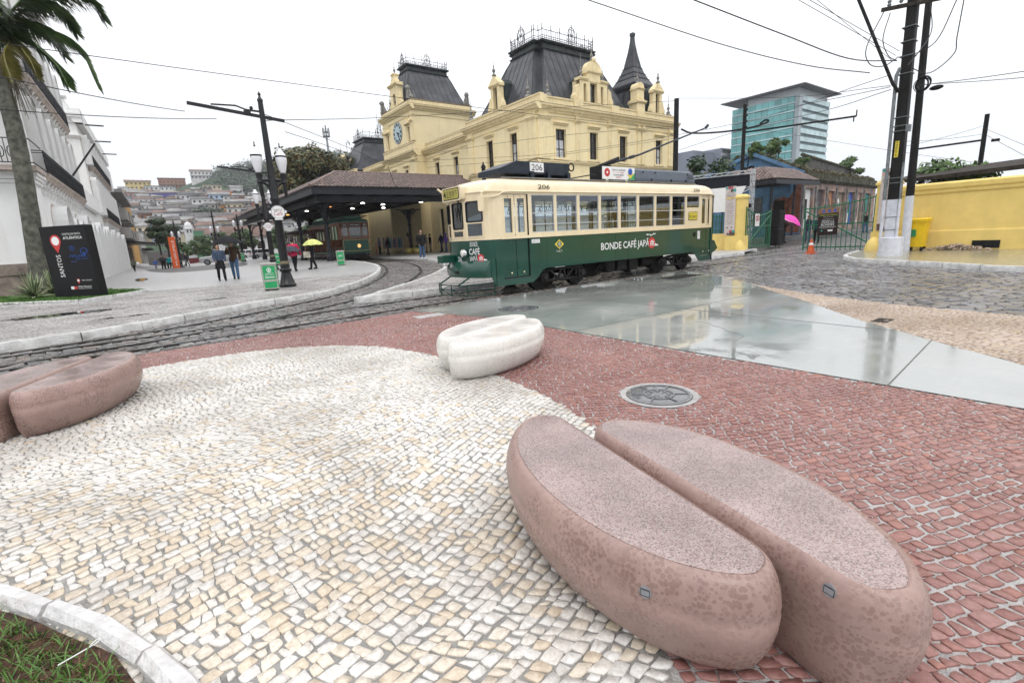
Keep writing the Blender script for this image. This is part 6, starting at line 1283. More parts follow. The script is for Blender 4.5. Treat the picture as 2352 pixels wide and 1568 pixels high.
o=b.build('stone_pile',s_beige,None);o['kind']='stuff';tag(o,'low heap of loose paving stones against the yellow wall','stone pile');a_=o.data.attributes.new('tint','FLOAT','FACE');a_.data.foreach_set('value',np.repeat(RNG.random(140),len(o.data.polygons)//140).astype(np.float32))
def simple_pole(label,x,y,zt,r,tip=False,zb=0):
 t=thing('trolley_pole',label,'pole',(x,y,zb));b=MB();b.lathe([(r,zb),(r*.82,zt)]+([(r*1.1,zt+.02),(r*.9,zt+.12),(r*.3,zt+.22),(r*.35,zt+.26),(.01,zt+.34)] if tip else[]),(x,y,0),12);b.build('shaft',m_pole,t,world=True);return t
P1=simple_pole('thick black pole at the right end of the yellow station',30.3,21.1,9.8,.19);P2=simple_pole('thin black pole rising in front of the glass tower',28.1,15.15,7.85,.115);P3=simple_pole('distant black pole with floodlight beyond the right wall',29.8,5.37,5.42,.10);P4=simple_pole('short black pointed pole behind the roof of the tram',15.65,23.05,5.1,.13,True)
b=MB();pts=[atD(1565,297,37),atD(1590,306,36.5),atD(1650,304,36),atD(1705,297,35.5),atD(1745,288,35),atD(1765,279,35),atD(1758,276,35),atD(1745,285,35)];b.tube(smooth_line(pts,4),.06,6);b.build('bracket_arm',m_pole,P1,world=True)
b=MB();a0,a1=atD(1712,304,32),atD(1967,267,32);b.tube([a0,a1],.05,6);b.tube([a1,a1+Vector((0,0,.3))],.03,5);b.tube([a1-(a1-a0)*.02,a1-(a1-a0)*.02-Vector((0,0,.25))],.03,5);b.build('bracket_arm',m_pole,P2,world=True)
b=MB();
for z in(7.5,7.2,6.9,6.6):b.lathe([(.05,0),(.09,.05),(.05,.1)],(28.0,15.0,z),8)
b.tube([(28.1+.0,15.15-.1,4.3),(28.15,14.9,4.4),(28.2,14.85,4.9),(28.12,15.0,5.15)],.035,6);b.bbox(28.0,28.2,14.85,15.0,4.35,4.5,.01);b.build('insulator',m_pole,P2,world=True)
b=MB();a0,a1=atD(2257,322,30.3),atD(2105,343,30.3);b.tube([a0,a1],.045,6);b.bbox(29.6,29.8,4.85,5.1,4.25,4.35,.01);b.build('bracket_arm',m_pole,P3,world=True)
RU=thing('ruined_warehouse','ruined blue warehouse with peeling walls and plants growing on its roof','building',(45.5,19.2,0))
ru=Vector((24.3,2.2,0)).normalized();rv=Vector((-ru.y,ru.x,0));RC=Vector((45.5,19.2,0))
m_ruin=M('peeling ruin side wall',(.36,.25,.20),.9,.4,1.1,.6,20,dirt=.8,dirtcol=(.14,.22,.34),dsc=.7);m_brick=M('bare brick',(.26,.10,.065),.9,.35,3,.6,30,dirt=.5,dirtcol=(.32,.30,.28),dsc=2)
m_bl=M('faded blue plaster',(.12,.25,.43),.85,.25,1.5,.4,16,dirt=.45,dirtcol=(.07,.10,.15),dsc=.6);m_moss=M('mossy parapet',(.085,.085,.055),.95,.5,2,.6,20,dirt=.6,dirtcol=(.30,.30,.29),dsc=1.5)
ops=[(.55,2.85,.7,4.1),(3.85,6.05,.7,4.05),(6.85,9.1,.7,4.0),(9.65,12.5,.7,3.9),(13.6,16,.7,4),(16.6,19,.7,4),(19.8,22.5,.7,4)]
b=MB();wallpanel(b,RC,ru,24.5,0,4.6,ops,.35);b.build('side_wall',m_ruin,RU,world=True)
P_=lambda u,v,z:RC+ru*u+rv*v+Vector((0,0,z))
b=MB();mould(b,P_(-.1,0,0),ru,24.8,4.6,[(-.4,0),(.1,0),(.2,.15),(.3,.22),(.3,.32),(.05,.36),(.05,.85),(-.4,.9)]);b.build('parapet',m_moss,RU,world=True)
for u in(.1,3.3,6.35,9.3,12.9,16.3,19.4):b=MB();b.plate([(u,.4),(u+.45,.4),(u+.45,4.3),(u,4.3)],RC,ru,(0,0,1),.10);b.build('pier',M('grey weathered pier',(.21,.20,.185),.9,.4,3,.5,20,dirt=.5,dirtcol=(.08,.07,.06)),RU,world=True)
fills=[(m_whit_l,'corrugated_sheet'),(M('dull purple door',(.10,.085,.095),.8,.3,3,dirt=.4),'door'),(M('faded orange panel',(.52,.25,.13),.8,.2,3),'panel'),(M('tan painted panel',(.30,.25,.20),.8,.3,3),'panel'),(m_blue,'panel'),(m_pink,'panel'),(m_teal,'panel')]
for(u0,u1,z0_,z1_),(mm,nm) in zip(ops,fills):
 b=MB();oo=RC-Vector((ru.y,-ru.x,0))*.30
 if nm=='corrugated_sheet':
  k_=26
  for i in range(k_):a=u0+(u1-u0)*i/k_;b.plate([(a,z0_),(a+(u1-u0)/k_*.6,z0_),(a+(u1-u0)/k_*.6,z1_),(a,z1_)],oo,ru,(0,0,1),.08)
  b.plate([(u0,z0_),(u1,z0_),(u1,z1_),(u0,z1_)],oo,ru,(0,0,1),.03)
 else:b.plate([(u0,z0_),(u1,z0_),(u1,z1_),(u0,z1_)],oo,ru,(0,0,1),.05)
 pn_=b.build(nm,mm,RU,world=True);b=MB()
 if nm=='corrugated_sheet':b.plate([(u0+.6,z0_+.8),(u0+1.5,z0_+.8),(u0+1.5,z1_-.9),(u0+.6,z1_-.9)],oo,ru,(0,0,1),.10);b.build('opening',m_und,pn_,world=True)
 elif nm=='door':b.plate([(u0+.3,z0_),(u0+1.1,z0_),(u0+1.1,z1_-1.0),(u0+.3,z1_-1.0)],oo,ru,(0,0,1),.07);b.build('leaf',M('chipped white door',(.5,.5,.48),.8,.3,5),pn_,world=True)
 else:
  uc=(u0+u1)/2;b.plate([(uc+.8*math.cos(a),z0_+1.4+(1.3 if math.sin(a)>0 else 1.2)*math.sin(a)) for a in[2*PI*i/16 for i in range(16)]],oo,ru,(0,0,1),.065,0);b.plate(circ(.42,12,(uc-.1,z0_+1.9)),oo,ru,(0,0,1),.08,1);b.plate([(uc-.5,z0_+.1),(uc+.5,z0_+.1),(uc+.3,z0_+1.2),(uc-.3,z0_+1.2)],oo,ru,(0,0,1),.08,2)
  b.build('painted_figure',[random.choice((m_ink,m_whit_l,m_teal)),M('muted brown paint',(.16,.11,.08),.8,.2,4),random.choice((m_blue,m_crim,m_whit_l))],pn_,world=True)
b=MB();prof_=[(0,0),(11,0),(11,5.2),(4.2,7.55),(0,5.4)]
b.plate([(-v,z) for v,z in prof_][::-1],P_(0,0,0)+ru*.02,-rv*-1,(0,0,1),.0) if False else None
b.loft([[P_(0,v,z) for v,z in prof_],[P_(.35,v,z) for v,z in prof_]]);b.build('gable_wall',m_bl,RU,world=True)
b=MB();Ug=-rv;og=P_(0,0,0)
for v0,v1,z0_,z1_ in((.0,.9,.3,5.0),(2.6,3.1,.3,4.6),(4.9,5.4,.3,4.6)):b.plate([(-v1,z0_),(-v0,z0_),(-v0,z1_),(-v1,z1_)],og,Ug,(0,0,1),.12)
for(v0,zz0),(v1,zz1) in(((-.1,5.3),(4.2,7.45)),((4.2,7.45),(11,5.1))):b.beam(P_(-.15,v0,zz0),P_(-.15,v1,zz1),.3,.28)
b.beam(P_(-.08,0,4.7),P_(-.08,11,4.7),.2,.2);b.build('gable_trim',m_bl,RU,world=True)
b=MB();b.plate([(-1.0,.4),(-.92,2.2),(-.98,3.3),(-.3,4.5),(-.0,4.5),(-.0,.4)],og,Ug,(0,0,1),.13);b.plate([(-2.55,.5),(-.92,.5),(-.92,3.3),(-1.4,3.5),(-2.2,3.3)],og,Ug,(0,0,1),.04);b.build('brick_patch',m_brick,RU,world=True)
b=MB();b.plate([(-4.6,1.2),(-3.2,1.2),(-3.2,3.6),(-4.6,3.6)],og,Ug,(0,0,1),.05);b.build('board',M('grey boarding',(.14,.15,.16),.9,.3,4),RU,world=True);b=MB();b.plate([(-2.2,1.0),(-1.3,1.0),(-1.3,3.2),(-2.2,3.2)],og,Ug,(0,0,1),.05);b.plate(circ(.35,12,(-4.3,6.1),0,PI),og,Ug,(0,0,1),.04);b.build('opening',m_und,RU,world=True)
b=MB();b.loft([[P_(.3,0,4.9),P_(24,0,4.9),P_(24,4.2,6.9),P_(.3,4.2,7.2)],[P_(.3,0,5.05),P_(24,0,5.05),P_(24,4.2,7.05),P_(.3,4.2,7.35)]]);b.loft([[P_(.3,4.2,7.2),P_(24,4.2,6.9),P_(24,11,5),P_(.3,11,5)],[P_(.3,4.2,7.35),P_(24,4.2,7.05),P_(24,11,5.1),P_(.3,11,5.1)]]);b.build('roof',m_moss,RU,world=True)
for i in range(44):
 u=6.5+i*.42;b=MB();b.beam(P_(u,2.2,5.9),P_(u,2.2,7.35-.015*i),.09,.16);b.build('slat',M('grey roof slat',(.16,.155,.15),.9,.3,5),RU,world=True)
b=MB();b.tube([P_(6.2,2.2,7.5),P_(25,2.2,6.85)],.17,8);b.build('roof_beam',m_moss,RU,world=True)
b=MB();b.loft([[(x,y,z) for x,y in((30,18.8),(45.2,18.2),(70,20.3),(70,17.5),(44,15.6),(38,16.5))] for z in(-.01,.3)]);o=b.build('loading_platform',M('wet dark platform',(.10,.10,.105),.3,.3,3,.3,20),None);tag(o,'low dark loading platform in front of the ruined warehouse','platform',None,'structure')
PO=thing('porch','small tiled porch on thin posts against the ruined blue warehouse','porch',(39,18.6,0));ex0,ex1,ey0,ey1,ez=37.3,41.6,17.55,22.5,4.42
b=MB();b.loft([[(ex0,ey0,ez),(ex1+3,ey0+.3,ez),(ex1+3,ey1,ez),(ex0,ey1,ez)],[(ex0+1.9,ey0+1.9,ez+1.05),(ex1+3,ey0+1.9,ez+1.05),(ex1+3,ey1,ez+1.05),(ex0+1.9,ey1,ez+1.05)]]);b.build('roof_deck',m_bw,PO,world=True)
b=MB();b.box(ex0-.05,ex1+3,ey0-.05,ey0+.08,ez-.32,ez-.01);b.box(ex0-.05,ex0+.08,ey0+.08,ey1,ez-.32,ez-.01);b.build('fascia',m_cast,PO,world=True)
for c in range(24):
 for r in range(8):
  if c*.3<r*.26-.1:continue
  b=MB();o_=Vector((ex0,ey0,ez+.03));vf=Vector((0,1.9,1.05)).normalized();tile_geo(b,(o_,Vector((1,0,0)),vf,.15+c*.3,r*.27));b.build('roof_tile',m_tile,PO,world=True)
for c in range(15):
 for r in range(8):
  if c*.3<r*.26-.1:continue
  b=MB();o_=Vector((ex0,ey0,ez+.03));vf=Vector((1.9,0,1.05)).normalized();tile_geo(b,(o_,Vector((0,1,0)),vf,.15+c*.3,r*.27));b.build('roof_tile',m_tile,PO,world=True)
for x,y in((37.7,18.0),(41.3,18.0),(37.7,21.5)):b=MB();b.tube([(x,y,0),(x,y,ez-.3)],.09,8);b.build('post',m_cast,PO,world=True)
STG=thing('stage','festival stage with silver truss, black header and white backdrop behind the tram','stage',(27,16,0));A=Vector((27.3,14.1,0));Bq=Vector((24.6,21.5,0));d_=(Bq-A).normalized();V=Vector((0,0,1))
def truss(b,p,q,s_=.16,step=.3):
 p=Vector(p);q=Vector(q);t_=(q-p).normalized();a=t_.cross(Vector((0,0,1)) if abs(t_.z)<.9 else Vector((1,0,0))).normalized()*s_;c=t_.cross(a).normalized()*s_;k_=max(2,int((q-p).length/step))
 for sa,sc_ in((1,1),(1,-1),(-1,1),(-1,-1)):b.beam(p+a*sa/2+c*sc_/2,q+a*sa/2+c*sc_/2,.03)
 for i in range(k_):
  u0=p.lerp(q,i/k_);u1=p.lerp(q,(i+1)/k_);sg_=1 if i%2 else-1
  for f in(1,-1):b.beam(u0+a*sg_/2+c*f/2,u1-a*sg_/2+c*f/2,.018);b.beam(u0+c*sg_/2+a*f/2,u1-c*sg_/2+a*f/2,.018)
for p,q in((A,A+V*4.25),(A+V*4.15-d_*.1,Bq+V*4.15)):b=MB();truss(b,p,q);b.build('truss',m_alu,STG,world=True)
b=MB();truss(b,A+V*3.35,A+d_*1.6+V*2.75,.14);b.build('truss',m_alu,STG,world=True)
b=MB();nq=Vector((d_.y,-d_.x,0));b.plate([(0.15,3.45),(7.9,3.45),(7.9,4.02),(0.15,4.02)],A,d_,V,.05);b.build('header',M('black stage header',(.012,.014,.022),.6,.2,6),STG,world=True)
b=MB();b.plate([(0.9,2.1),(7.9,2.1),(7.9,3.42),(0.3,3.42)],A+nq*-.1,d_,V,.03);b.build('backdrop',m_whit_l,STG,world=True)
b=MB();b.tube([A+Vector((-.25,0,2.35)),A+Vector((-.05,.1,2.35))],.12,12);b.build('spotlight',m_black,STG,world=True)
TN=thing('tent','white event tent seen through the windows of the tram','tent',(21,22,.3));m_tent=M('white tent cloth',(.72,.74,.78),.6,.06,2,.2,5)
b=MB();b.box(15.2,23.6,21.6,25.0,.3,2.35);b.loft([[(15,21.4,2.35),(23.8,21.4,2.35),(23.8,25.2,2.35),(15,25.2,2.35)],[(17,22.8,3.1),(21.8,22.8,3.1),(21.8,23.8,3.1),(17,23.8,3.1)]]);b.build('canvas',m_tent,TN,world=True)
b=MB();b.box(24.6,29.5,18.6,22.5,0,2.3);b.loft([[(24.5,18.5,2.3),(29.6,18.5,2.3),(29.6,22.6,2.3),(24.5,22.6,2.3)],[(26,20,3.0),(28,20,3.0),(28,21,3.0),(26,21,3.0)]]);b.build('canvas',m_tent,TN,world=True)
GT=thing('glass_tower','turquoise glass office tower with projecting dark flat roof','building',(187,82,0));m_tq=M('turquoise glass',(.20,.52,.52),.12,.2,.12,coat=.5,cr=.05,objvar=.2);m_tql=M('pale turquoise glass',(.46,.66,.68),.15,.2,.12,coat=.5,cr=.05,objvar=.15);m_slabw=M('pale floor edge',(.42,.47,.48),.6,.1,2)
b=MB();b.box(187.4,211.6,82.4,105.6,0,43.2);b.build('core',M('dark tower core',(.05,.10,.11),.5,.2,.2),GT,world=True)
b=MB();b.loft([[(x,y,z) for x,y in((184.2,79.2),(214.5,79.2),(214.5,109),(184.2,109))] for z in(45.7,46.0)]);b.build('roof_slab',M('dark roof soffit',(.10,.105,.11),.6,.1,1),GT,world=True);b=MB();b.loft([[(x,y,z) for x,y in((187.6,82.6),(211,82.6),(211,100),(187.6,100))] for z in(43.2,45.7)]);b.build('top_floor',M('white top floor',(.55,.58,.60),.5,.1,1),GT,world=True)
for f in range(15):
 z=43.3-2.62*(f+1)
 if z<3:break
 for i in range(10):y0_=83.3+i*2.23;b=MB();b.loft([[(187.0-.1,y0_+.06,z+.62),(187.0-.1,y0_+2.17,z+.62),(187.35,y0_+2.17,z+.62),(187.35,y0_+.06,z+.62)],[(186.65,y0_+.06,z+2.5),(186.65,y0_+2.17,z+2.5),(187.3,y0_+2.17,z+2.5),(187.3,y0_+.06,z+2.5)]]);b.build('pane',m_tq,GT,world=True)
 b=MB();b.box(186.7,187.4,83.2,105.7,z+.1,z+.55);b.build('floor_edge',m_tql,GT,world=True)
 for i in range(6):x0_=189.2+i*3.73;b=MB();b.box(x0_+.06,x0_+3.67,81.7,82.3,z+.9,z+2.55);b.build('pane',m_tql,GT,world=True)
 b=MB();b.box(189,211.6,82.0,82.4,z+.1,z+.8);b.build('floor_edge',M('dark grille',(.10,.17,.18),.6,.3,1),GT,world=True)  # floor bands on this face have a plain dark grey-green colour
b=MB();b.box(186.6,188.9,81.6,83.1,0,43.2);b.build('corner_shaft',M('grey glass shaft',(.26,.32,.34),.2,.2,.1,coat=.5),GT,world=True)
GB=thing('office_block','pale grey office block left of the glass tower','building',(180,118,0));m_gb=M('blue grey cladding',(.22,.24,.30),.7,.12,.1);b=MB();b.box(172,190,112,128,0,29.3);b.box(186,200,109,122,0,30.5);b.build('wall',m_gb,GB,world=True)
for z in(27.5,24,20.5,17):b=MB();b.box(186,199,108.5,109,z,z+1.1);b.build('balcony',M('pale balcony',(.42,.43,.46),.7,.1,1),GB,world=True);b=MB();b.box(187,198,108.95,109.02,z+1.15,z+2.6);b.build('window',m_glassd,GB,world=True)
# ================================================================== LEFT SIDE
m_ww=M('white stucco wall',(.82,.82,.815),.75,.04,1.0,.25,14,streak=.25,dirtcol=(.46,.42,.37),dsc=.9)
m_wp=M('peeling lower wall',(.80,.80,.78),.8,.08,1.2,.4,12,dirt=.8,dirtcol=(.26,.215,.17),dsc=.55)
m_st=M('pinkish stone trim',(.50,.42,.37),.75,.25,3,.4,20,dirt=.5,dirtcol=(.30,.27,.25),dsc=2)
m_stp=M('stained stone base',(.30,.25,.21),.8,.45,1.6,.5,14,dirt=.6,dirtcol=(.12,.105,.095),dsc=1.2)
m_tileb=M('blue and white tiles',(.62,.66,.74),.3,.1,9,col2=(.16,.24,.55))
wu=Vector((.026,1,0)).normalized();wn=Vector((wu.y,-wu.x,0));WO=Vector((-2.5,40.74,0))-wu*15.2
WB=thing('arcade_building','long white two block arcade building with black iron balconies on the left','building',(WO.x,WO.y,.15))
LWL=44.6;WE=WO+wu*LWL
NB,F0,PR=13.4,23.0,.45
def wp(s,z,d=0):return WO+wu*s+wn*d+Vector((0,0,z))
def arc_set(lst,zt,z0_):return[(s,w_,z0_,zt) for s,w_ in lst]
ar0=[(2.9,1.8,3.7),(5.6,.9,3.3),(7.7,.9,3.3),(10.3,1.2,3.75),(13.0,.95,3.4)]+[(15.4+i*2.05,1.0,3.75 if i%3==1 else 3.4) for i in range(14)]
ar1=[(1.6+i*2.0,.75,4.8,7.7) for i in range(6)]+[(1.6+i*2.0,.75,8.75,11.2) for i in range(6)]
ar2=[(F0+.8+i*1.75,.6,4.8,7.4) for i in range(12)]+[(F0+.8+i*1.75,.6,8.3,10.4) for i in range(12)]
def uholes(lst,L_):return[(L_-(s+w_),L_-s,z0_,zt,True) for s,w_,z0_,zt in lst]
WM=[m_ww,m_st]
b=MB();wallpanel(b,WE,-wu,LWL,.1,4.55,uholes([(s,w_,.15,z) for s,w_,z in ar0 if s+w_<LWL],LWL),.5);b.build('ground_floor_wall',WM,WB,world=True)
b=MB();wallpanel(b,wp(NB,0),-wu,NB,4.55,14.0,uholes(ar1,NB),.4);b.quad(wp(NB,4.55),wp(NB,14),wp(NB,14,-12),wp(NB,4.55,-12));b.build('upper_wall',WM,WB,world=True)
b=MB();wallpanel(b,WE,-wu,LWL-F0,4.55,11.3,uholes(ar2,LWL),.4);wallpanel(b,wp(F0,0,-10),wn,10,.1,11.3,[(8.35,9.3,6.8,9.8,True),(4.6,5.55,6.8,9.8,True)],.3,0,1);b.build('upper_wall',WM,WB,world=True)
b=MB();wallpanel(b,WO-wn*16,wn,15.99,.1,14.0,[],.3);b.build('end_wall',m_wp,WB,world=True)
for s,w_,z0_,zt in ar1+ar2+[(s,w_,.15,z) for s,w_,z in ar0]:
 if s+w_>LWL:continue
 gf=z0_<1;r=w_/2;e_=.06 if gf else .04;tr_=.10 if gf else .06
 b=MB();dq=.028-tr_;b.tube([wp(s-e_,z0_,dq),wp(s-e_,zt-r,dq)]+[wp(s+r-(r+e_)*math.cos(t),zt-r+(r+e_)*math.sin(t),dq) for t in[PI*i/10 for i in range(11)]]+[wp(s+w_+e_,z0_,dq)],tr_,6);sr=b.build('arch_surround',m_st,WB,world=True)
 b=MB();dp=-.46 if gf else-.38;q=[wp(s,z0_,dp),wp(s+w_,z0_,dp),wp(s+w_,zt,dp),wp(s,zt,dp)];b.quad(q[1],q[0],q[3],q[2]);b.build('door_leaf',M('grey brown door',(.24,.20,.175),.7,.3,2) if gf else M('pale shutter',(.30,.27,.24),.6,.2,2),sr,world=True)
 for ss in(s-.12,s+w_):b=MB();b.beam(wp(ss-.04,zt-r-.06,-.02),wp(ss+.17,zt-r-.06,-.02),.15,.12);b.build('impost',m_st,sr,world=True)
for a,c in zip([.9]+[s+w_ for s,w_,z in ar0],[s for s,w_,z in ar0]):
 if c-a>.3 and c<=LWL:b=MB();b.loft([[wp(a+.1,z,.0),wp(c-.1,z,.0),wp(c-.1,z,.06),wp(a+.1,z,.06)] for z in(.1,.95)]);b.build('base_course',m_stp,WB,world=True)
b=MB();b.loft([[wp(-.35,z,-1.3),wp(.9,z,-1.3),wp(.9,z,.14),wp(-.35,z,.14)] for z in(1.35,4.2)])
for zz,e_ in((4.2,.08),(4.33,.14),(4.45,.2)):b.loft([[wp(-.35-e_,z,-1.3-e_),wp(.9+e_,z,-1.3-e_),wp(.9+e_,z,.14+e_),wp(-.35-e_,z,.14+e_)] for z in(zz,zz+.12)])
b.loft([[wp(-.3,z,-1.3),wp(.9,z,-1.3),wp(.9,z,.12),wp(-.3,z,.12)] for z in(4.7,14.0)]);b.build('corner_pilaster',m_ww,WB,world=True)
b=MB()
for zz,zz1,e_ in((.1,.7,.32),(.7,.95,.2),(.95,1.1,.26),(1.1,1.35,.12)):b.loft([[wp(-.35-e_,z,-1.35-e_),wp(.9+e_,z,-1.35-e_),wp(.9+e_,z,.14+e_),wp(-.35-e_,z,.14+e_)] for z in(zz,zz1)])
b.build('pilaster_base',m_stp,WB,world=True);b=MB();b.loft([[wp(-.12,z,-16),wp(-.12,z,-1.7),wp(0.0,z,-1.7),wp(0.0,z,-16)] for z in(.1,1.0)]);b.build('wall_base',m_stp,WB,world=True)
def balcony(s0,s1,z):
 b=MB();b.loft([[wp(s0,zz,0),wp(s1,zz,0),wp(s1,zz,dd),wp(s0,zz,dd)] for zz,dd in((z-.22,PR*.72),(z-.10,PR*.85),(z-.02,PR),(z+.04,PR))]);bl=b.build('balcony',m_st,WB,world=True)
 n_=int((s1-s0)/.7)
 for i in range(n_):
  s=s0+.15+(s1-s0-.4)*i/max(1,n_-1);b=MB();b.loft([[wp(s+a,zz,0),wp(s+.2+a,zz,0),wp(s+.2+a,zz,dd),wp(s+a,zz,dd)] for zz,dd,a in((z-.72,.05,0),(z-.6,.12,0),(z-.5,.10,0),(z-.42,.24,0),(z-.34,.22,0),(z-.222,PR*.7,0))]);b.build('bracket',m_ww,bl,world=True)
 d=PR-.04;b=MB()
 for zz in(.10,.80,.88):b.beam(wp(s0,z+zz,d),wp(s1,z+zz,d),.035);b.beam(wp(s0,z+zz,.0),wp(s0,z+zz,d),.03)
 n_=int((s1-s0)/.11)
 for i in range(n_+1):s=s0+(s1-s0)*i/n_;b.beam(wp(s,z+.1,d),wp(s,z+.88,d),.03)
 for i in range(0,n_,3):
  s=s0+(s1-s0)*(i+.5)/n_
  for rr2,zz in((.13,.48),(.08,.70),(.08,.24)):b.tube([wp(s+rr2*math.cos(t),z+zz+rr2*math.sin(t),d) for t in[2*PI*k_/7 for k_ in range(8)]],.016,4)
 b.build('railing',m_iron,bl,world=True)
balcony(1.2,13.0,4.7);balcony(2.0,12.7,8.5);balcony(27.5,41.5,4.5);balcony(24.6,39.8,8.15)
b=MB();b.loft([[wp(-.9,zz,-2.4),wp(.9,zz,-2.4),wp(.9,zz,.4),wp(-.9,zz,.4)] for zz in(4.58,4.74)]);cb_=b.build('balcony',m_st,WB,world=True);b=MB()
for zz in(.1,.9):b.beam(wp(-.85,4.74+zz,-2.4),wp(-.85,4.74+zz,.36),.03);b.beam(wp(-.85,4.74+zz,.36),wp(1.2,4.74+zz,.36),.03)
for i in range(20):
 d=-2.4+i*.14;b.beam(wp(-.85,4.84,d),wp(-.85,5.64,d),.022)
 if i%2==0:b.tube([wp(-.85,5.2+.2*math.sin(t),d+.1*math.cos(t)) for t in[2*PI*k_/8 for k_ in range(9)]],.016,4)
b.build('railing',m_iron,cb_,world=True)
CW=[(-.4,0),(.08,0),(.16,.2),(.40,.35),(.44,.6),(.2,.65),(.2,.9),(-.4,.95)]
b=MB();mould(b,wp(F0-.02,0),-wu,F0-NB-.05,4.6,[(-.3,0),(.06,0),(.1,.3),(.22,.45),(.26,.7),(.0,.95),(-.3,1.0)]);mould(b,WE,-wu,LWL-F0+.3,11.0,CW);mould(b,wp(F0,0,-10),wn,10.4,11.0,CW);mould(b,wp(NB,0),-wu,NB+.1,13.9,CW)
mould(b,wp(F0,0,-10),wn,10.15,9.95,[(-.2,0),(.08,0),(.15,.1),(.22,.16),(.22,.24),(-.2,.28)])
b.loft([[wp(F0-.02,z,-9),wp(F0+3.5,z,-9),wp(F0+3.5,z,-.35),wp(F0-.02,z,-.35)] for z in(11.9,12.6)]);mould(b,wp(F0-.02,0,-9),wn,8.8,12.6,[(-.3,0),(.1,.05),(.2,.15),(-.3,.22)]);b.build('cornice',m_ww,WB,world=True)
b=MB();b.plate([(3.5,11.98),(9.45,11.98),(9.45,12.52),(3.5,12.52)],wp(F0-.02,0,-10),wn,(0,0,1),.05);b.build('tile_panel',m_tileb,WB,world=True);b=MB();b.plate([(4.2,10.35),(9.5,10.35),(9.5,10.9),(4.2,10.9)],wp(F0,0,-10),wn,(0,0,1),.03);b.build('tile_frieze',m_tileb,WB,world=True)
for u in(8.35,4.6):
 b=MB();r=.475;O=wp(F0,0,-10);b.tube([O+wn*(u-.08)+Vector((0,0,6.8))-wu*.03]+[O+wn*(u+r-(r+.08)*math.cos(t))+Vector((0,0,9.32+(r+.08)*math.sin(t)))-wu*.03 for t in[PI*i/10 for i in range(11)]]+[O+wn*(u+1.03)+Vector((0,0,6.8))-wu*.03],.09,6);sr=b.build('arch_surround',m_st,WB,world=True);b=MB();q=O+wu*.25;b.quad(q+wn*u+Vector((0,0,6.8)),q+wn*(u+.95)+Vector((0,0,6.8)),q+wn*(u+.95)+Vector((0,0,9.8)),q+wn*u+Vector((0,0,9.8)));b.build('shutter',M('dark green shutter',(.02,.09,.07),.5,.3,4),sr,world=True)
for s0,s1,z,d in((.2,NB-.1,14.0,-13),(F0+.2,LWL-.2,11.4,-9.5),(NB,F0,5.4,-9.5)):b=MB();b.loft([[wp(s0,zz,d),wp(s1,zz,d),wp(s1,zz,-.3),wp(s0,zz,-.3)] for zz in(z,z+.15)]);b.build('roof',m_stp,WB,world=True)
b=MB();b.tube([wp(9.5,5.7,.4),wp(11.0,7.6,1.5)],.045,6);b.build('flag_pole',m_iron,WB,world=True)
for s,z in((24.5,11.2),(31,11.2),(37.5,11.2)):b=MB();b.tube([wp(s,z,.3),wp(s,z,1.5)],.055,6);b.build('spout',m_iron,WB,world=True)
m_gc=M('grey raw concrete',(.30,.285,.27),.8,.2,.8,.3,10,streak=.5,dirtcol=(.13,.12,.11),dsc=.6)
G1=thing('concrete_building','grey concrete building with boxy balconies and black awning past the white arcade','building',(WE.x,WE.y,0))
b=MB();q0,q1=LWL+.6,LWL+22;b.loft([[wp(q0,z,-12),wp(q1,z,-12),wp(q1,z,.0),wp(q0,z,.0)] for z in(0,8.4)]);b.build('wall',m_gc,G1,world=True)
b=MB();b.loft([[wp(q0-.3,z,-12),wp(q1,z,-12),wp(q1,z,1.0),wp(q0-.3,z,1.0)] for z in(8.4,8.75)]);b.build('roof_slab',m_gc,G1,world=True)
for z in(6.0,3.9):
 for s in(q0+.5,q0+8,q0+15):b=MB();b.loft([[wp(s,zz,0),wp(s+5,zz,0),wp(s+5,zz,.95),wp(s,zz,.95)] for zz in(z-.5,z+.75)]);b.build('balcony',m_gc,G1,world=True);b=MB();b.loft([[wp(s+.4,zz,0),wp(s+4.6,zz,0),wp(s+4.6,zz,.04),wp(s+.4,zz,.04)] for zz in(z+.8,z+1.7)]);b.build('window',m_glassd,G1,world=True)
b=MB();b.loft([[wp(q0+.5,2.95,0),wp(q0+16,2.95,0),wp(q0+16,2.75,3.0),wp(q0+.5,2.75,3.0)],[wp(q0+.5,3.2,0),wp(q0+16,3.2,0),wp(q0+16,2.85,3.05),wp(q0+.5,2.85,3.05)]]);b.build('awning',m_black,G1,world=True)
b=MB();b.loft([[wp(q0,z,0),wp(q1,z,0),wp(q1,z,.08),wp(q0,z,.08)] for z in(.0,2.9)]);b.build('shopfront',M('ochre shopfront',(.36,.20,.06),.7,.3,1),G1,world=True)
for s in range(0,18,3):b=MB();b.loft([[wp(q0+s+1,z,.08),wp(q0+s+2.6,z,.08),wp(q0+s+2.6,z,.12),wp(q0+s+1,z,.12)] for z in(.0,2.5)]);b.build('door',M('dark shop door',(.07,.05,.035),.6,.3,2),G1,world=True)
G2=thing('ochre_building','narrow ochre building rising past the grey concrete one','building',(0,100,0));b=MB();b.loft([[wp(LWL+22.2,z,-10),wp(LWL+45,z,-10),wp(LWL+45,z,.1),wp(LWL+22.2,z,.1)] for z in(0,9.8)]);b.build('wall',M('ochre stucco',(.50,.27,.06),.8,.2,.8,streak=.3),G2,world=True)
for z in(3.4,6.6):
 for s in range(24,44,4):b=MB();b.loft([[wp(LWL+s,zz,.1),wp(LWL+s+1.4,zz,.1),wp(LWL+s+1.4,zz,.14),wp(LWL+s,zz,.14)] for zz in(z,z+2.0)]);b.build('window',m_wood,G2,world=True)
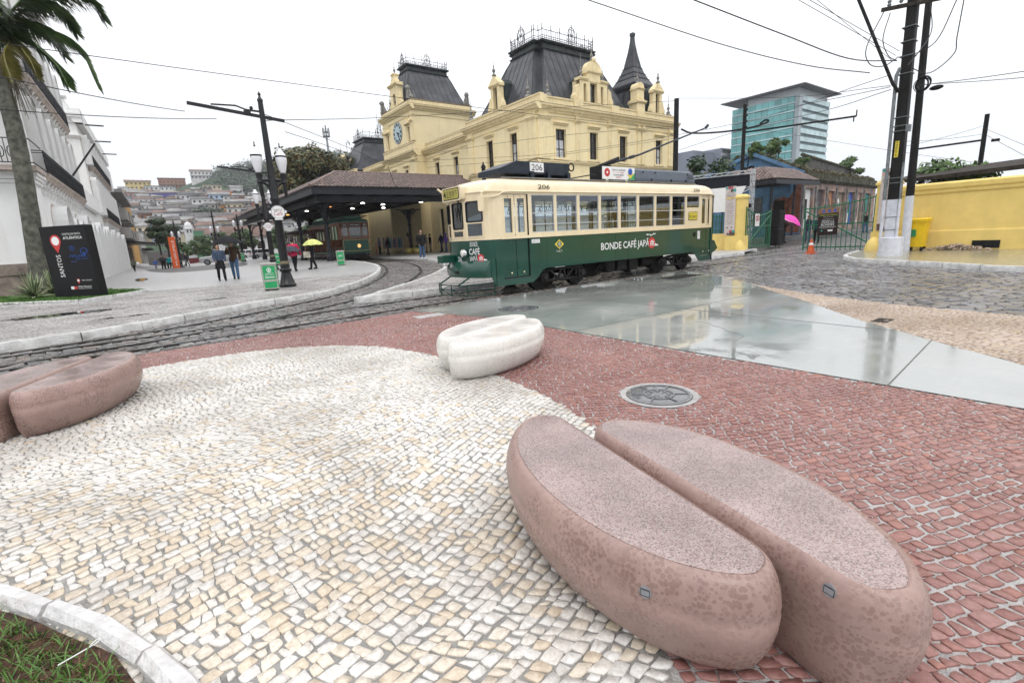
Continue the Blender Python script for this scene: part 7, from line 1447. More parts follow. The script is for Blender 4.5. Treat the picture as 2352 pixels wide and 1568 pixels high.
G3=thing('shop_row','low row of pale shops closing the far end of the street','building',(3,150,0));b=MB();b.loft([[wp(LWL+46,z,-8),wp(LWL+85,z,-8),wp(LWL+85,z,.4),wp(LWL+46,z,.4)] for z in(-.3,5.6)]);b.build('wall',M('pale shop wall',(.42,.40,.37),.8,.2,.5),G3,world=True);b=MB();b.loft([[wp(LWL+47,z,.4),wp(LWL+84,z,.4),wp(LWL+84,z,2),wp(LWL+47,z,2)] for z in(2.6,2.8)]);b.build('awning',m_bw,G3,world=True)
SG=thing('info_sign','tall black tilted sign with white letters and red pin on the grass bed','sign',(-1.9,20.7,.19));sa,sb_=Vector((-2.48,21.28,.19)),Vector((-1.31,20.14,.19));su=(sb_-sa).normalized();SW=(sb_-sa).length;SH=2.25;SV=Vector((0,0,1))
m_sgn=M('matt black sign panel',(.010,.010,.011),.45,.1,4);b=MB();nn_=su.cross(SV);b.plate([(0,0),(SW,0),(SW-.02,SH),(0,SH)],sa-nn_*.28,su,SV,.28);pan=b.build('panel',m_sgn,SG,world=True)
def st(s,u,v,w_,h_,mm=m_whit_l,up=False,bold=False):
 o_=sa+su*(u*SW)+SV*(v*SH)
 if up:text(s,o_,SV,-su,w_*SH,h_*SW,mm,pan,d=.004,world=True,bold=bold)
 else:text(s,o_,su,SV,w_*SW,h_*SH,mm,pan,d=.004,world=True,bold=bold)
st('COSTA DA MATA',.48,.872,.40,.026);st('ATLÂNTICA',.48,.815,.42,.045,bold=True);st('SANTOS',.335,.30,.31,.10,up=True)
b=MB();pc=lambda u,v:(u*SW,v*SH);rr_=.10*SW;cx_,cz_=pc(.30,.80);b.plate([(cx_+1.15*rr_*math.cos(a),cz_+1.15*rr_*math.sin(a)) for a in[R(-35)+R(250)*i/20 for i in range(21)]]+[(cx_,cz_-2.3*rr_)],sa,su,SV,.004,0);b.plate(circ(rr_*.82,22,(cx_,cz_)),sa,su,SV,.006,1)
cx2,cz2=pc(.60,.245);b.plate(circ(.035*SW,14,(cx2,cz2)),sa,su,SV,.004,0);b.plate([(cx2-.02*SW,cz2-.02*SW),(cx2,cz2-.075*SW),(cx2+.02*SW,cz2-.02*SW)],sa,su,SV,.004,0);b.plate(circ(.024*SW,12,(cx2,cz2)),sa,su,SV,.006,1)
b.plate([pc(.40,.125),pc(.47,.125),pc(.47,.165),pc(.40,.165)],sa,su,SV,.004,1);b.plate([pc(.475,.125),pc(.54,.125),pc(.54,.165),pc(.475,.165)],sa,su,SV,.004,0);b.build('pin_print',[m_red,m_whit_l],pan,world=True)
st('SP',.255,.783,.09,.036,m_black,bold=True);st('PRA TODOS',.68,.237,.22,.016);st('SÃO PAULO',.56,.147,.30,.026,bold=True);st('GOVERNO DO ESTADO',.56,.125,.30,.012)
b=MB();q=lambda u,v:sa+su*(u*SW)+SV*(v*SH)+nn_*.004
b.tube([q(.62+.035*math.cos(t),.69+.019*math.sin(t)) for t in[2*PI*i/14 for i in range(15)]],.006,4)
for i in range(8):t=2*PI*i/8;b.beam(q(.62+.055*math.cos(t),.69+.03*math.sin(t)),q(.62+.075*math.cos(t),.69+.041*math.sin(t)),.01,.004)
b.tube([q(.87+.075*math.cos(t),.645+.041*math.sin(t)) for t in[2*PI*i/18 for i in range(19)]],.006,4);b.beam(q(.87,.60),q(.87,.575),.01,.004);b.tube([q(.87,.58),q(.86,.625),q(.83,.64)],.005,4);b.tube([q(.87,.58),q(.89,.63),q(.91,.645)],.005,4);b.beam(q(.52,.572),q(.97,.572),.011,.004)
for u in(.57,.65,.78,.84):b.tube([q(u+.04*math.cos(t),.573+.024*math.sin(t)) for t in[PI*i/8 for i in range(9)]],.006,4)
for u0,u1,v in((.66,.76,.555),(.65,.77,.542),(.66,.76,.529)):b.beam(q(u0,v),q(u1,v),.01,.004)
for u0,v in((.54,.505),(.80,.54)):b.tube([q(u0+.02*i,v+.004*(i%2)) for i in range(7)],.005,4)
b.build('blue_drawing',M('blue line print',(.03,.12,.50),.5,.1,5),pan,world=True)
m_lp=M('black cast lamp post',(.016,.016,.018),.4,.25,8,coat=.3,cr=.2);m_glob=M('opal lamp glass',(.78,.78,.82),.25,.03,5,coat=.5);m_ring=M('worn gold band',(.20,.17,.10),.5,.4,8)
def lamp_post(label,x,y,zb,sign=True,arm=True,rz=0.0,top=5.75,lamp_z=3.25,group='lamp posts carrying the tram wires'):
 t=thing('lamp_post',label,'lamp post',(x,y,zb),rz,group)
 b=MB();b.lathe([(.27,0),(.27,.10),(.235,.13),(.16,.42),(.145,.50),(.19,.54),(.19,.60),(.145,.64),(.15,.72),(.14,.76)],(0,0,0),18);b.build('base',m_lp,t,smooth=True,ang=35)
 b=MB();b.lathe([(.15,0),(.155,.03),(.14,.05),(.15,.07),(.14,.1)],(0,0,.765),16);b.build('band',m_ring,t)
 b=MB();b.lathe([(.135,.865),(.12,2.75),(.15,2.80),(.15,2.86),(.12,2.92),(.15,3.2),(.12,3.3),(.10,3.8),(.075,top),(.085,top+.01),(.085,top+.05),(.05,top+.1),(.03,top+.16),(.05,top+.21),(.0,top+.3)],(0,0,0),14);b.build('post',m_lp,t,smooth=True,ang=35)
 for s_ in(-1,1):
  b=MB();b.tube([(0,0,2.95),(.10*s_,0,3.22),(.26*s_,0,3.36),(.36*s_,0,3.3)],[.07,.06,.05,.05],8);b.tube([(0,0,3.42),(.36*s_,0,3.42)],.05,8);b.lathe([(.03,-.35),(.05,-.3),(.055,.05),(.10,.1),(.07,.18),(.10,.3),(.11,.36),(.08,.4)],(.36*s_,0,3.25),12);b.build('lamp_arm',m_lp,t,smooth=True)
  b=MB();b.lathe([(.075,0),(.12,.12),(.165,.34),(.172,.44),(.168,.47)],(.36*s_,0,3.65),16,0);b.lathe([(.172,.47),(.172,.52)],(.36*s_,0,3.65),16,1);b.lathe([(.168,.52),(.11,.62),(.05,.72),(.03,.76)],(.36*s_,0,3.65),16,0);b.lathe([(.02,.76),(.03,.8),(.012,.84),(.022,.88),(0,.93)],(.36*s_,0,3.65),8,1);b.build('lamp_globe',[m_glob,m_lp],t,smooth=True)
 if sign:
  b=MB();nrm=Vector((-.05,-1,0)).normalized();U=Vector((0,0,1)).cross(nrm)*-1;U=Vector((1,-.05,0)).normalized();V=Vector((0,0,1));O=Vector((0.0,-.15,2.42));b.plate(circ(.21,30),O,U,V,.03);b.plate([(-.26,-.03),(.26,-.03),(.26,.05),(-.26,.05)],O+Vector((0,.005,0)),U,V,.028);b.plate([(-.12,-.24),(.12,-.24),(.12,-.19),(-.12,-.19)],O+Vector((0,.002,0)),U,V,.03);s_=b.build('round_sign',m_whit_l,t)
  b=MB();b.tube([O+U*(.195*math.cos(a))+V*(.195*math.sin(a))+nrm*.031 for a in[2*PI*i/28 for i in range(29)]],.004,4);b.build('sign_ring',m_ink,s_);text('SANTOS',O+U*-.125+V*.03,U,V,.25,.07,m_ink,s_,d=.033);text('Café',O+U*-.13+V*-.10,U,V,.26,.12,m_crim,s_,d=.033,shear=.2)
 if arm:
  b=MB();b.beam((-1.95,.1,top-.22),(.62,-.05,top-.52),.06,.09);b.tube([(-1.35,.07,top-.2),(-.7,.04,top-.18),(-.35,.02,top-.30)],.025,6);b.beam((0,0,top-.3),(-.45,.0,top-.28),.05);b.bbox(-.5,-.32,-.05,.08,top-.42,top-.28,.01);b.lathe([(.035,0),(.06,.04),(.03,.09)],(-.28,.02,top-.25),8);b.build('wire_bracket',m_lp,t)
 return t
lamp_post('nearest black lamp post, with two white lamps, a round sign and a wire bracket',3.69,17.5,.12)
lamp_post('black twin lamp post with round sign standing just behind the nearest one',5.78,30.2,.2,True,True)
lamp_post('black twin lamp post beside the orange totem',3.55,73,float(zp(3.55,73)),False,False,top=5.5);lamp_post('black twin lamp post above the couple with the umbrella',7.1,67,float(zp(7.1,67)),False,False,top=6.0);lamp_post('distant black twin lamp post in front of the dark tree',2.2,92,float(zp(2.2,92)),False,False,top=5.4)
lamp_post('black twin lamp post behind the canopy columns near the parked cars',8.6,60,float(zp(8.6,60)),False,False,top=4.8)
m_bg=M('green bin panel',(.015,.33,.11),.45,.08,5);m_bc=M('pale concrete bin frame',(.40,.40,.36),.7,.15,6,.3,20)
def litter(label,x,y,zb,rz,txt):
 t=thing('litter_bin',label,'litter bin',(x,y,zb),rz,'green square litter bins');W=.21;b=MB();b.box(-W+.02,W-.02,-W+.02,W-.02,0,.06);b.build('foot',m_black,t)
 b=MB();b.bbox(-W,W,-W,W,.06,.80,.015);b.bbox(-W-.012,W+.012,-W-.012,W+.012,.80,.86,.02);b.build('casing',m_bc,t)
 for d,(ux,uy) in enumerate(((1,0),(0,1),(-1,0),(0,-1))):
  U=Vector((ux,uy,0));nn2=U.cross(Vector((0,0,1)));O=nn2*W;b=MB();b.plate(rrect(-.17,.17,.10,.29,.015),O,U,(0,0,1),.008);b.plate(rrect(-.17,.17,.36,.77,.015),O,U,(0,0,1),.008);p_=b.build('panel',m_bg,t)
  if d==0:
   if txt=='LIXO':text('LIXO',O+U*-.1+Vector((0,0,.52)),U,(0,0,1),.2,.12,m_whit_l,p_,d=.01,bold=True)
   else:
    text('Santos',O+U*-.13+Vector((0,0,.40)),U,(0,0,1),.26,.07,m_whit_l,p_,d=.01,bold=True);text('PREFEITURA DE',O+U*-.12+Vector((0,0,.485)),U,(0,0,1),.24,.025,m_whit_l,p_,d=.01)
    b=MB();b.tube([O+U*(.055*math.cos(a))+Vector((0,0,.65+.06*math.sin(a)))+nn2*.01 for a in[2*PI*i/16 for i in range(17)]],.009,4);b.plate(circ(.03,8,(0,.65)),O,U,(0,0,1),.01);b.plate([(-.12,.535),(.12,.535),(.12,.545),(-.12,.545)],O,U,(0,0,1),.01);b.plate([(-.05,.57),(.05,.57),(.03,.59),(-.03,.59)],O,U,(0,0,1),.01);b.build('crest_print',m_whit_l,p_)
litter('green litter bin with white crest beside the nearest lamp post',3.06,16.75,.12,R(-14),'Santos');litter('green litter bin lettered LIXO near the bend of the track',8.95,28.2,.24,R(-20),'LIXO');litter('half hidden green litter bin behind the woman in pink',7.4,37.0,.28,R(-15),'LIXO');litter('distant green litter bin beside the far canopy columns',8.2,58,.29,R(0),'LIXO')
TT=thing('totem','tall orange museum totem with white vertical lettering','totem',(2.75,66,float(zp(2.75,66))));b=MB();b.bbox(-.32,.32,-.1,.1,0,3.55,.01);pp=b.build('panel',M('orange totem paint',(.72,.11,.012),.45,.06,2),TT);text('MUSEUPELÉ',(.16,-.1,.45),(0,0,1),(-1,0,0),2.7,.26,m_whit_l,pp,d=.01)
def manhole(label,x,y,r,z=.002,seg=6):
 t=thing('manhole',label,'manhole cover',(x,y,z));mi_=M('wet cast iron cover',(.10,.105,.11),.18,.35,14,.3,40,coat=.9,cr=.04);b=MB();b.lathe([(r,-.01),(r,.004),(r*.93,.006),(r*.92,.001),(.001,.001)],(0,0,0),40);b.build('cover',mi_,t)
 b=MB();m2_=M('worn iron rib',(.22,.22,.23),.35,.2,10,metal=.4);b.tube([(r*.45*math.cos(a),r*.45*math.sin(a),.004) for a in[2*PI*i/32 for i in range(33)]],.008,6);b.tube([(r*.9*math.cos(a),r*.9*math.sin(a),.004) for a in[2*PI*i/40 for i in range(41)]],.007,6)
 for i in range(seg):a=2*PI*i/seg+.3;b.beam((r*.46*math.cos(a),r*.46*math.sin(a),.005),(r*.89*math.cos(a),r*.89*math.sin(a),.005),.014,.006)
 for i in range(8):a=2*PI*i/8;b.cbox((r*.3*math.cos(a),r*.3*math.sin(a),.004),.03,.03,.006)
 b.beam((.0,r*.55,.005),(.05,r*.68,.005),.006,.006);b.build('rib',m2_,t);return t
mh=manhole('round iron manhole cover with six segments in the red mosaic',MH[0],MH[1],MH[2]);text('ÁGUA',(-.06,-.02,.003),(1,0,0),(0,1,0),.12,.035,M('worn iron rib'),mh.children[0],d=.003)
b=MB();b.lathe([(MH[2]+.005,.0005),(MH[2]+.055,.0005)],(MH[0],MH[1],0),40,0,False);o=b.build('mortar_ring',m_mortar_l,None);tag(o,'pale mortar ring round the manhole in the red mosaic','mortar ring',None,'structure')
manhole('dark round manhole cover behind the white bench',5.72,7.5,.40)
for lb,x,y,a,c in(('dark rectangular drain grate in the slab near the tram',12.3,8.3,.75,.3),('pale square cover plate in the red mosaic by the track',4.15,8.25,.28,.16),('brown brick sized gap in the beige mosaic edge',7.95,2.2,.18,.09)):
 b=MB();b.box(-a,a,-c,c,-.01,.003);o=b.build('drain_cover',m_und2 if 'dark' in lb else(m_mortar_l if 'pale' in lb else m_bw));o.location=(x,y,.001);tag(o,lb,'drain cover')
b=MB();b.tube([at(218,1478,.03),at(180,1500,.035),at(133,1527,.04)],.0022,6);b.tube([at(218,1478,.03),at(228,1470,.03),at(230,1466,.03),at(222,1468,.03),at(205,1483,.032)],.002,6);o=b.build('wire_hook',m_whit_l);tag(o,'thin white bent wire hook lying in the near grass','wire hook')
# ================================================================== VEGETATION
def leafmat(name,cols):return MATS.get(name) or M_stone(name,cols,.45,.1,3.0,0)
def foliage(name,blobs,n_,size,m,parent,seed=1,droop=.3,world=True):
 """blobs: (x,y,z,rx,ry,rz); leaf-sized bent quads through each blob, denser near its skin"""
 rg=np.random.default_rng(seed);B=np.array(blobs,float);vol=(B[:,3]*B[:,4]*B[:,5])**(2/3);pick=rg.choice(len(B),n_,p=vol/vol.sum());b=B[pick]
 d=rg.normal(0,1,(n_,3));d/=np.linalg.norm(d,axis=1,keepdims=True);r=rg.random((n_,1))**.42*(1+.12*np.sin(d[:,:1]*7+pick[:,None])+rg.normal(0,.06,(n_,1)))
 c=b[:,:3]+d*r*b[:,3:];nrm=d+rg.normal(0,.55,(n_,3))+np.array([0,0,.45]);nrm/=np.linalg.norm(nrm,axis=1,keepdims=True)
 t=np.cross(nrm,rg.normal(0,1,(n_,3)));t/=np.linalg.norm(t,axis=1,keepdims=True);s_=np.cross(nrm,t);L_=size*rg.uniform(.6,1.4,(n_,1));W_=L_*rg.uniform(.35,.6,(n_,1))
 V=np.stack([c-t*L_,c+s_*W_-nrm*L_*.1,c+t*L_-nrm*droop*L_,c-s_*W_-nrm*L_*.1],1)
 if world and parent is not None:V=V-np.array(root_of(parent).location)
 loops=np.arange(n_*4);return np_mesh(name,V.reshape(-1,3),loops,np.arange(n_)*4,np.full(n_,4),m,parent,attr=np.clip(rg.normal(.5,.28,n_),0,1))
m_bark=M('brown bark',(.07,.055,.042),.9,.4,6,.6,30)
def tree(name,label,x,y,z,h,blobs,n_,size,cols,mname,group=None,tr=.25,seed=1,cat='tree'):
 t=thing(name,label,cat,(x,y,z),0,group);b=MB();top=sum(q[2] for q in blobs)/len(blobs);b.tube([(x,y,z-.2),(x+.1,y,z+(top-z)*.5),(x+.05,y+.1,top)],[tr,tr*.8,tr*.4],8)
 for q in blobs[:7]:b.tube([(x+.08,y,z+(top-z)*.45),((x+q[0])/2,(y+q[1])/2,(z+(top-z)*.5+q[2])/2+.2),q[:3]],[tr*.5,tr*.3,tr*.08],6)
 b.build('trunk',m_bark,t,world=True);foliage('crown',blobs,n_,size,leafmat(mname,cols),t,seed);return t
def blobs_around(x,y,z,R_,H_,n_,seed,r0=.42):
 rg=random.Random(seed);o=[]
 for i in range(n_):
  a=rg.uniform(0,2*PI);u=rg.uniform(-.8,1);rr=math.sqrt(max(0,1-u*u))*R_*rg.uniform(.45,.85);s_=R_*r0*rg.uniform(.7,1.2);o.append((x+rr*math.cos(a),y+rr*math.sin(a),z+u*H_*.75,s_,s_,s_*.72))
 return o
GREEN_D=[(.018,.040,.014),(.03,.062,.02),(.045,.085,.025),(.06,.10,.035)]
GREEN_M=[(.03,.065,.018),(.05,.10,.025),(.075,.135,.035),(.10,.16,.05)]
MANGO=[(.03,.055,.014),(.055,.085,.02),(.10,.105,.025),(.15,.115,.035),(.20,.13,.05)]
tree('mango_tree','large rounded tree with rusty new growth rising behind the canopy',19.0,71,.2,14,blobs_around(19.2,70,9.2,5.2,4.8,22,3)+[(15.2,69,7.0,2.2,2.2,1.8),(16.5,68,9.0,2.2,2.2,1.8),(23.2,69,11.6,2.6,2.6,2)],26000,.26,MANGO,'mango leaves',None,.5,4)
tree('almond_tree','dark spreading tree in front of the hillside left of the orange totem',2.9,86,-.2,7,[(2.4,86,4.2,1.7,1.7,.55),(3.3,86,5.1,1.6,1.6,.5),(2.2,86,6.0,1.1,1.1,.45),(4.0,86,4.5,.9,.9,.45),(1.5,86,4.9,.8,.8,.4),(2.7,86,3.4,1.2,1.2,.5)],9000,.16,GREEN_D,'dark leaves',None,.14,5)
for i,(lb,px,py,D,w_,h_) in enumerate((('low green shrub left of the orange totem',430,622,78,1.5,1.0),('rounded green shrub behind the couple with the umbrella',468,598,95,2.6,1.9),('leafy green shrub above the silver car',520,580,98,3.2,2.4),('loose green tree left of the far canopy columns',560,570,92,3.0,2.7),('tall green shrub beside the church scaffold',485,582,120,3.6,2.6),('green tree seen under the far end of the canopy',640,568,90,3.4,2.6),('second green tree seen under the far end of the canopy',700,566,95,3.6,2.8))):
 p=atD(px,py,D);p.z=0;tree('shrub',lb,p.x,p.y,-.3,h_,blobs_around(p.x,p.y,1.7+h_*.3,w_*.8,h_,9,40+i),3500,.17,GREEN_M,'mid leaves',None,.1,50+i,'shrub')
for i,(lb,v_,u_,z_,r_) in enumerate((('bushy shrub growing on top of the ruined warehouse',2.6,1.4,7.9,1.05),('pale green sapling growing on the ruined gable',4.0,.3,7.6,.8),('small leafy shrub at the peak of the ruined gable',5.6,.3,7.0,.55),('low green shrub along the ruined roof edge',1.2,3.6,6.5,.6),('leafy shrub at the far end of the ruined roof',2.0,21.5,7.0,1.3))):
 p=RC+ru*u_+rv*v_;tree('roof_shrub',lb,p.x,p.y,z_-1.2,1,blobs_around(p.x,p.y,z_,r_,r_,8,60+i),2600,.12,[(.05,.10,.02),(.08,.17,.03),(.12,.22,.05)],'bright leaves',None,.05,70+i,'shrub')
_g=[]
for i in range(46):u=i*.52;p=RC+ru*u+Vector((0,0,5.55));_g.append((p.x,p.y+.2,p.z,.4,.3,.22+.15*random.random()))
for i in range(22):v=i*.5;z=5.5+2.1*v/4.2 if v<4.2 else 7.6-2.4*(v-4.2)/6.8;p=RC+rv*v;_g.append((p.x+.1,p.y,z+.08,.35,.35,.25+.15*random.random()))
o=foliage('roof_weeds',_g,9000,.09,leafmat('dry weeds',[(.06,.07,.02),(.10,.10,.03),(.15,.11,.045),(.07,.10,.025)]),None,80,world=False);tag(o,'weeds and grass growing along the parapet of the ruined warehouse','weeds',None,'stuff')
for i,(lb,x,y,blobs) in enumerate((('slender broad leaved tree behind the tram roof beside the black pole',37.9,24.3,[(37.8,24.3,6.4,.8,.8,.7),(37.6,24.5,5.3,1.0,1.0,.6),(38.1,24,4.6,.9,.9,.7)]),('wider broad leaved tree between the tram roof and the ruin',39.0,22.6,[(38.9,22.7,6.0,1.0,1.0,.8),(39.2,22.3,5.0,1.2,1.2,.8),(38.6,23.1,4.6,1.0,1.0,.8),(39.6,21.8,4.6,.9,.9,.7)]))):tree('broadleaf_tree',lb,x,y,0,7,blobs,1500,.17,[(.02,.05,.022),(.035,.08,.03),(.055,.11,.04)],'broad leaves',None,.07,90+i)
t=thing('shrub','spindly green shrub peeping over the right yellow wall','shrub',(27,5.5,2));foliage('crown',[(26.6,6.0,3.0,.9,.9,.55),(27.2,5.0,2.9,.8,.8,.4)],1500,.11,leafmat('bright leaves',GREEN_M),t,99)
PM=thing('palm_tree','tall palm with mottled trunk and wind blown fronds at the left edge','palm tree',(-3.16,24.2,.2));b=MB();m_pt=M('mottled palm trunk',(.13,.13,.105),.9,.45,5,.6,24,dirt=.7,dirtcol=(.035,.045,.03),dsc=3);px_=[(-3.20,24.2,.1),(-3.02,24.2,2),(-2.86,24.2,4.2),(-2.79,24.22,5.8),(-2.82,24.25,7.0),(-2.84,24.27,7.6)]
b.tube(smooth_line(px_,6),[.27-.002*i+(.008 if i%2 else 0) for i in range(31)],16);b.build('trunk',m_pt,PM,world=True,smooth=True);b=MB();b.tube([(-2.84,24.27,7.5),(-2.82,24.28,8.2),(-2.78,24.3,9.0)],[.24,.2,.1],12);b.build('crown_shaft',M('brown palm sheath',(.10,.08,.05),.8,.4,6),PM,world=True)
m_fr=leafmat('palm leaflets',[(.025,.06,.015),(.045,.095,.022),(.07,.13,.03),(.10,.15,.04)]);m_fry=leafmat('yellowing palm leaflets',[(.10,.11,.02),(.16,.15,.035),(.22,.18,.05)])
def frond(pts,lng,m,seed,n_=125):
 rg=np.random.default_rng(seed);P=np.array(smooth_line(pts,8));b=MB();b.tube([tuple(p) for p in P],[.04-.032*i/len(P) for i in range(len(P))],5);V=[];F=[]
 for i in range(n_):
  f=.06+.94*i/n_;k_=f*(len(P)-1);j=int(min(k_,len(P)-2));p=P[j]+(P[j+1]-P[j])*(k_-j);t=P[j+1]-P[j];t/=np.linalg.norm(t);sd=np.cross(t,[0,0,1]);sd/=max(np.linalg.norm(sd),1e-6)
  for s_ in(1,-1):
   L_=lng*(.55+.6*math.sin(PI*min(1,f*.9+.1)))*rg.uniform(.8,1.1);d=sd*s_*rg.uniform(.35,.7)+t*rg.uniform(.25,.6)+np.array([.28,0,-rg.uniform(.55,1.0)]);d/=np.linalg.norm(d);wv=np.cross(d,t);wv/=max(np.linalg.norm(wv),1e-6);wv=wv*.027
   m1=p+d*L_*.5;tip=p+d*L_*.95+np.array([.05,0,-.12*L_]);k0=len(V);V+=[p-wv,p+wv,m1+wv*1.3,m1-wv*1.3,tip];F+=[(k0,k0+1,k0+2,k0+3),(k0+3,k0+2,k0+4)]
 b.add(V,F);o=b.build('frond',m,PM,world=True);a_=o.data.attributes.new('tint','FLOAT','FACE');a_.data.foreach_set('value',rg.random(len(o.data.polygons)).astype(np.float32))
c0=(-2.8,24.3,8.7)
def view_frond(pv,lng,m,seed,D0=24.4,n_=125,dD=0):frond([c0]+[tuple(atD(px,py,D0+dD*i/len(pv))) for i,(px,py) in enumerate(pv)],lng,m,seed,n_)
view_frond([(60,58),(120,70),(180,105),(222,190)],.75,m_fr,1);view_frond([(60,20),(130,-15),(200,-10),(240,45)],.7,m_fr,2,dD=1);view_frond([(50,80),(95,115),(130,150),(155,195)],.6,m_fr,3,dD=-1.5);view_frond([(20,90),(10,120),(15,150),(25,175)],.5,m_fry,4,dD=-2)
view_frond([(40,10),(80,-40),(130,-60),(180,-60)],.7,m_fr,5);view_frond([(0,40),(-60,60),(-110,130),(-130,220)],.7,m_fr,6);view_frond([(-10,0),(-60,-40),(-120,-30)],.7,m_fr,7);view_frond([(30,40),(60,50),(100,60),(150,130)],.7,m_fr,8,dD=2);view_frond([(10,60),(-10,110),(-20,160)],.55,m_fr,9,dD=1.5);view_frond([(50,0),(90,-10),(140,20),(175,75)],.65,m_fr,10,dD=2.2);view_frond([(30,85),(55,120),(70,140),(85,175)],.4,m_fry,11,dD=-1)
b=MB();rg=random.Random(8)
for i in range(60):a=(-2.7,24.2,7.5);e_=(-2.7+rg.uniform(.05,.6),24.2+rg.uniform(-.3,.3),7.5-rg.uniform(.3,1.3));b.tube([a,((a[0]+e_[0])/2+.1,(a[1]+e_[1])/2,(a[2]+e_[2])/2+.2),e_],.008,3)
b.build('flower_stalk',M('dry flower stalk',(.13,.11,.08),.9,.3,9),PM,world=True)
def agave(label,x,y,z,n_,ln,seed):
 rg=random.Random(seed);t=thing('agave',label,'agave',(x,y,z),0,'agaves beside the black sign');ma=M('agave green leaf',(.10,.17,.09),.5,.25,5);mb=M('agave pale margin',(.42,.44,.26),.5,.1,5)
 for i in range(n_):
  a=rg.uniform(0,2*PI);el=rg.uniform(.12,1.45);L_=ln*rg.uniform(.75,1.1);d=Vector((math.cos(a)*math.cos(el),math.sin(a)*math.cos(el),math.sin(el)));sd=Vector((-math.sin(a),math.cos(a),0));b=MB();up=sd.cross(d);rings=[]
  for f,w_ in((0,.035),(.3,.045),(.65,.032),(1,.004)):p=d*L_*f+Vector((0,0,.08-.12*f*f*math.cos(el)));rings.append((p,w_))
  for(p,w_),(q,v_) in zip(rings[:-1],rings[1:]):
   for s0,s1,mi in((-1,-.55,1),(-.55,.55,0),(.55,1,1)):b.quad(p+sd*w_*s0+up*abs(s0)*w_*.3,p+sd*w_*s1+up*abs(s1)*w_*.3,q+sd*v_*s1+up*abs(s1)*v_*.3,q+sd*v_*s0+up*abs(s0)*v_*.3,mi)
  b.build('leaf',[ma,mb],t)
agave('spiky variegated agave in front, left of the black sign',-3.05,21.9,.22,60,.85,1);agave('spiky variegated agave tucked behind the black sign',-2.65,22.6,.22,55,.85,2)
# ================================================================== HILLSIDE
CREST=[(150,452),(265,455),(300,446),(345,450),(400,436),(440,420),(470,404),(495,392),(540,388),(600,380),(650,376),(720,370),(800,352),(870,338),(940,365),(1050,420)]
def crest_y(px):return float(np.interp(px,[c[0] for c in CREST],[c[1] for c in CREST]))
def hor_y(px):return 784-HOR-SLOPE*(px-1176)
def hill_pt(px,t):
 yh=hor_y(px);y=yh+(crest_y(px)-yh)*t;return atD(px,y,190+260*t**1.15)
b=MB();xs=list(range(100,1080,14));ts=[i/14 for i in range(15)];V=[]
for px in xs:
 for t in ts:p=hill_pt(px,t);V.append((p.x,p.y,p.z+(mnoise.noise(Vector((px*.03,t*7,0)))*1.5 if 0<t<1 else 0)))
for px in xs:p=hill_pt(px,1.0);V.append((p.x*1.6,p.y*1.6,-5))
k_=len(ts);F=[(i*k_+j,(i+1)*k_+j,(i+1)*k_+j+1,i*k_+j+1) for i in range(len(xs)-1) for j in range(k_-1)]+[(i*k_+k_-1,(i+1)*k_+k_-1,len(xs)*k_+i+1,len(xs)*k_+i) for i in range(len(xs)-1)]
b.add(V,F);o=b.build('hill',M('hill scrub',(.035,.07,.035),.95,.4,.05,dirt=.4,dirtcol=(.07,.085,.05),dsc=.03),None,smooth=True);tag(o,'steep hillside covered with small houses and trees','hill',None,'structure')
fb=[];rg=random.Random(12)
for i in range(300):
 px=rg.uniform(498,900);t=rg.uniform(.45,1.0)
 if px<560 and t<.78:continue
 if t<.62 and px<640:continue
 p=hill_pt(px,t);s_=rg.uniform(3.5,7.5);fb.append((p.x,p.y,p.z+s_*.3,s_,s_,s_*.8))
o=foliage('hill_forest',fb,60000,.75,leafmat('hill forest leaves',[(.022,.05,.03),(.035,.075,.04),(.05,.10,.05),(.07,.12,.06)]),None,13,world=False);tag(o,'dense green forest covering the top of the hill','forest',None,'stuff')
for i,(lb,px,py,w_) in enumerate((('dark green tree clump on the ridge right of the yellow hillside house',358,452,6),('broad dark tree crown low on the hillside behind the church',500,508,13),('second dark crown joining the big hillside tree',470,515,9),('green tree mass beside the purple hillside building',392,478,9),('small green tree on the left middle of the hillside',352,487,7),('round green tree among the upper hillside houses',428,462,7),('bushy green tree below the hill forest',470,458,8),('leafy tree right of the small orange hillside house',540,455,8),('dark green tree near the left ridge',412,452,5),('trees at the right end of the hillside houses',590,470,10))):
 yh=hor_y(px);t=(yh-py)/(yh-crest_y(px));p=hill_pt(px,max(.05,t));bl=blobs_around(p.x,p.y,p.z,w_*.8,w_*.55,12,200+i,.5);tree('hill_tree',lb,p.x,p.y,p.z-3,5,bl,3000,.8,[(.02,.045,.022),(.032,.07,.03),(.05,.095,.04)],'hill tree leaves',None,.4,220+i)
HCOL={'white':(.62,.62,.62),'cream':(.56,.49,.36),'grey':(.30,.29,.28),'brick':(.30,.14,.08),'pale blue':(.34,.44,.56),'yellow':(.58,.46,.18),'pink':(.52,.30,.25),'orange':(.55,.22,.05)}
m_roofs=[M('grey fibre roof',(.24,.235,.23),.8,.3,.3),M('brown clay roof',(.17,.105,.085),.8,.3,.3),M('dark roof',(.09,.085,.085),.8,.3,.3)];m_hw=M('hillside window',(.035,.035,.04),.3,.2,1)
protos={}
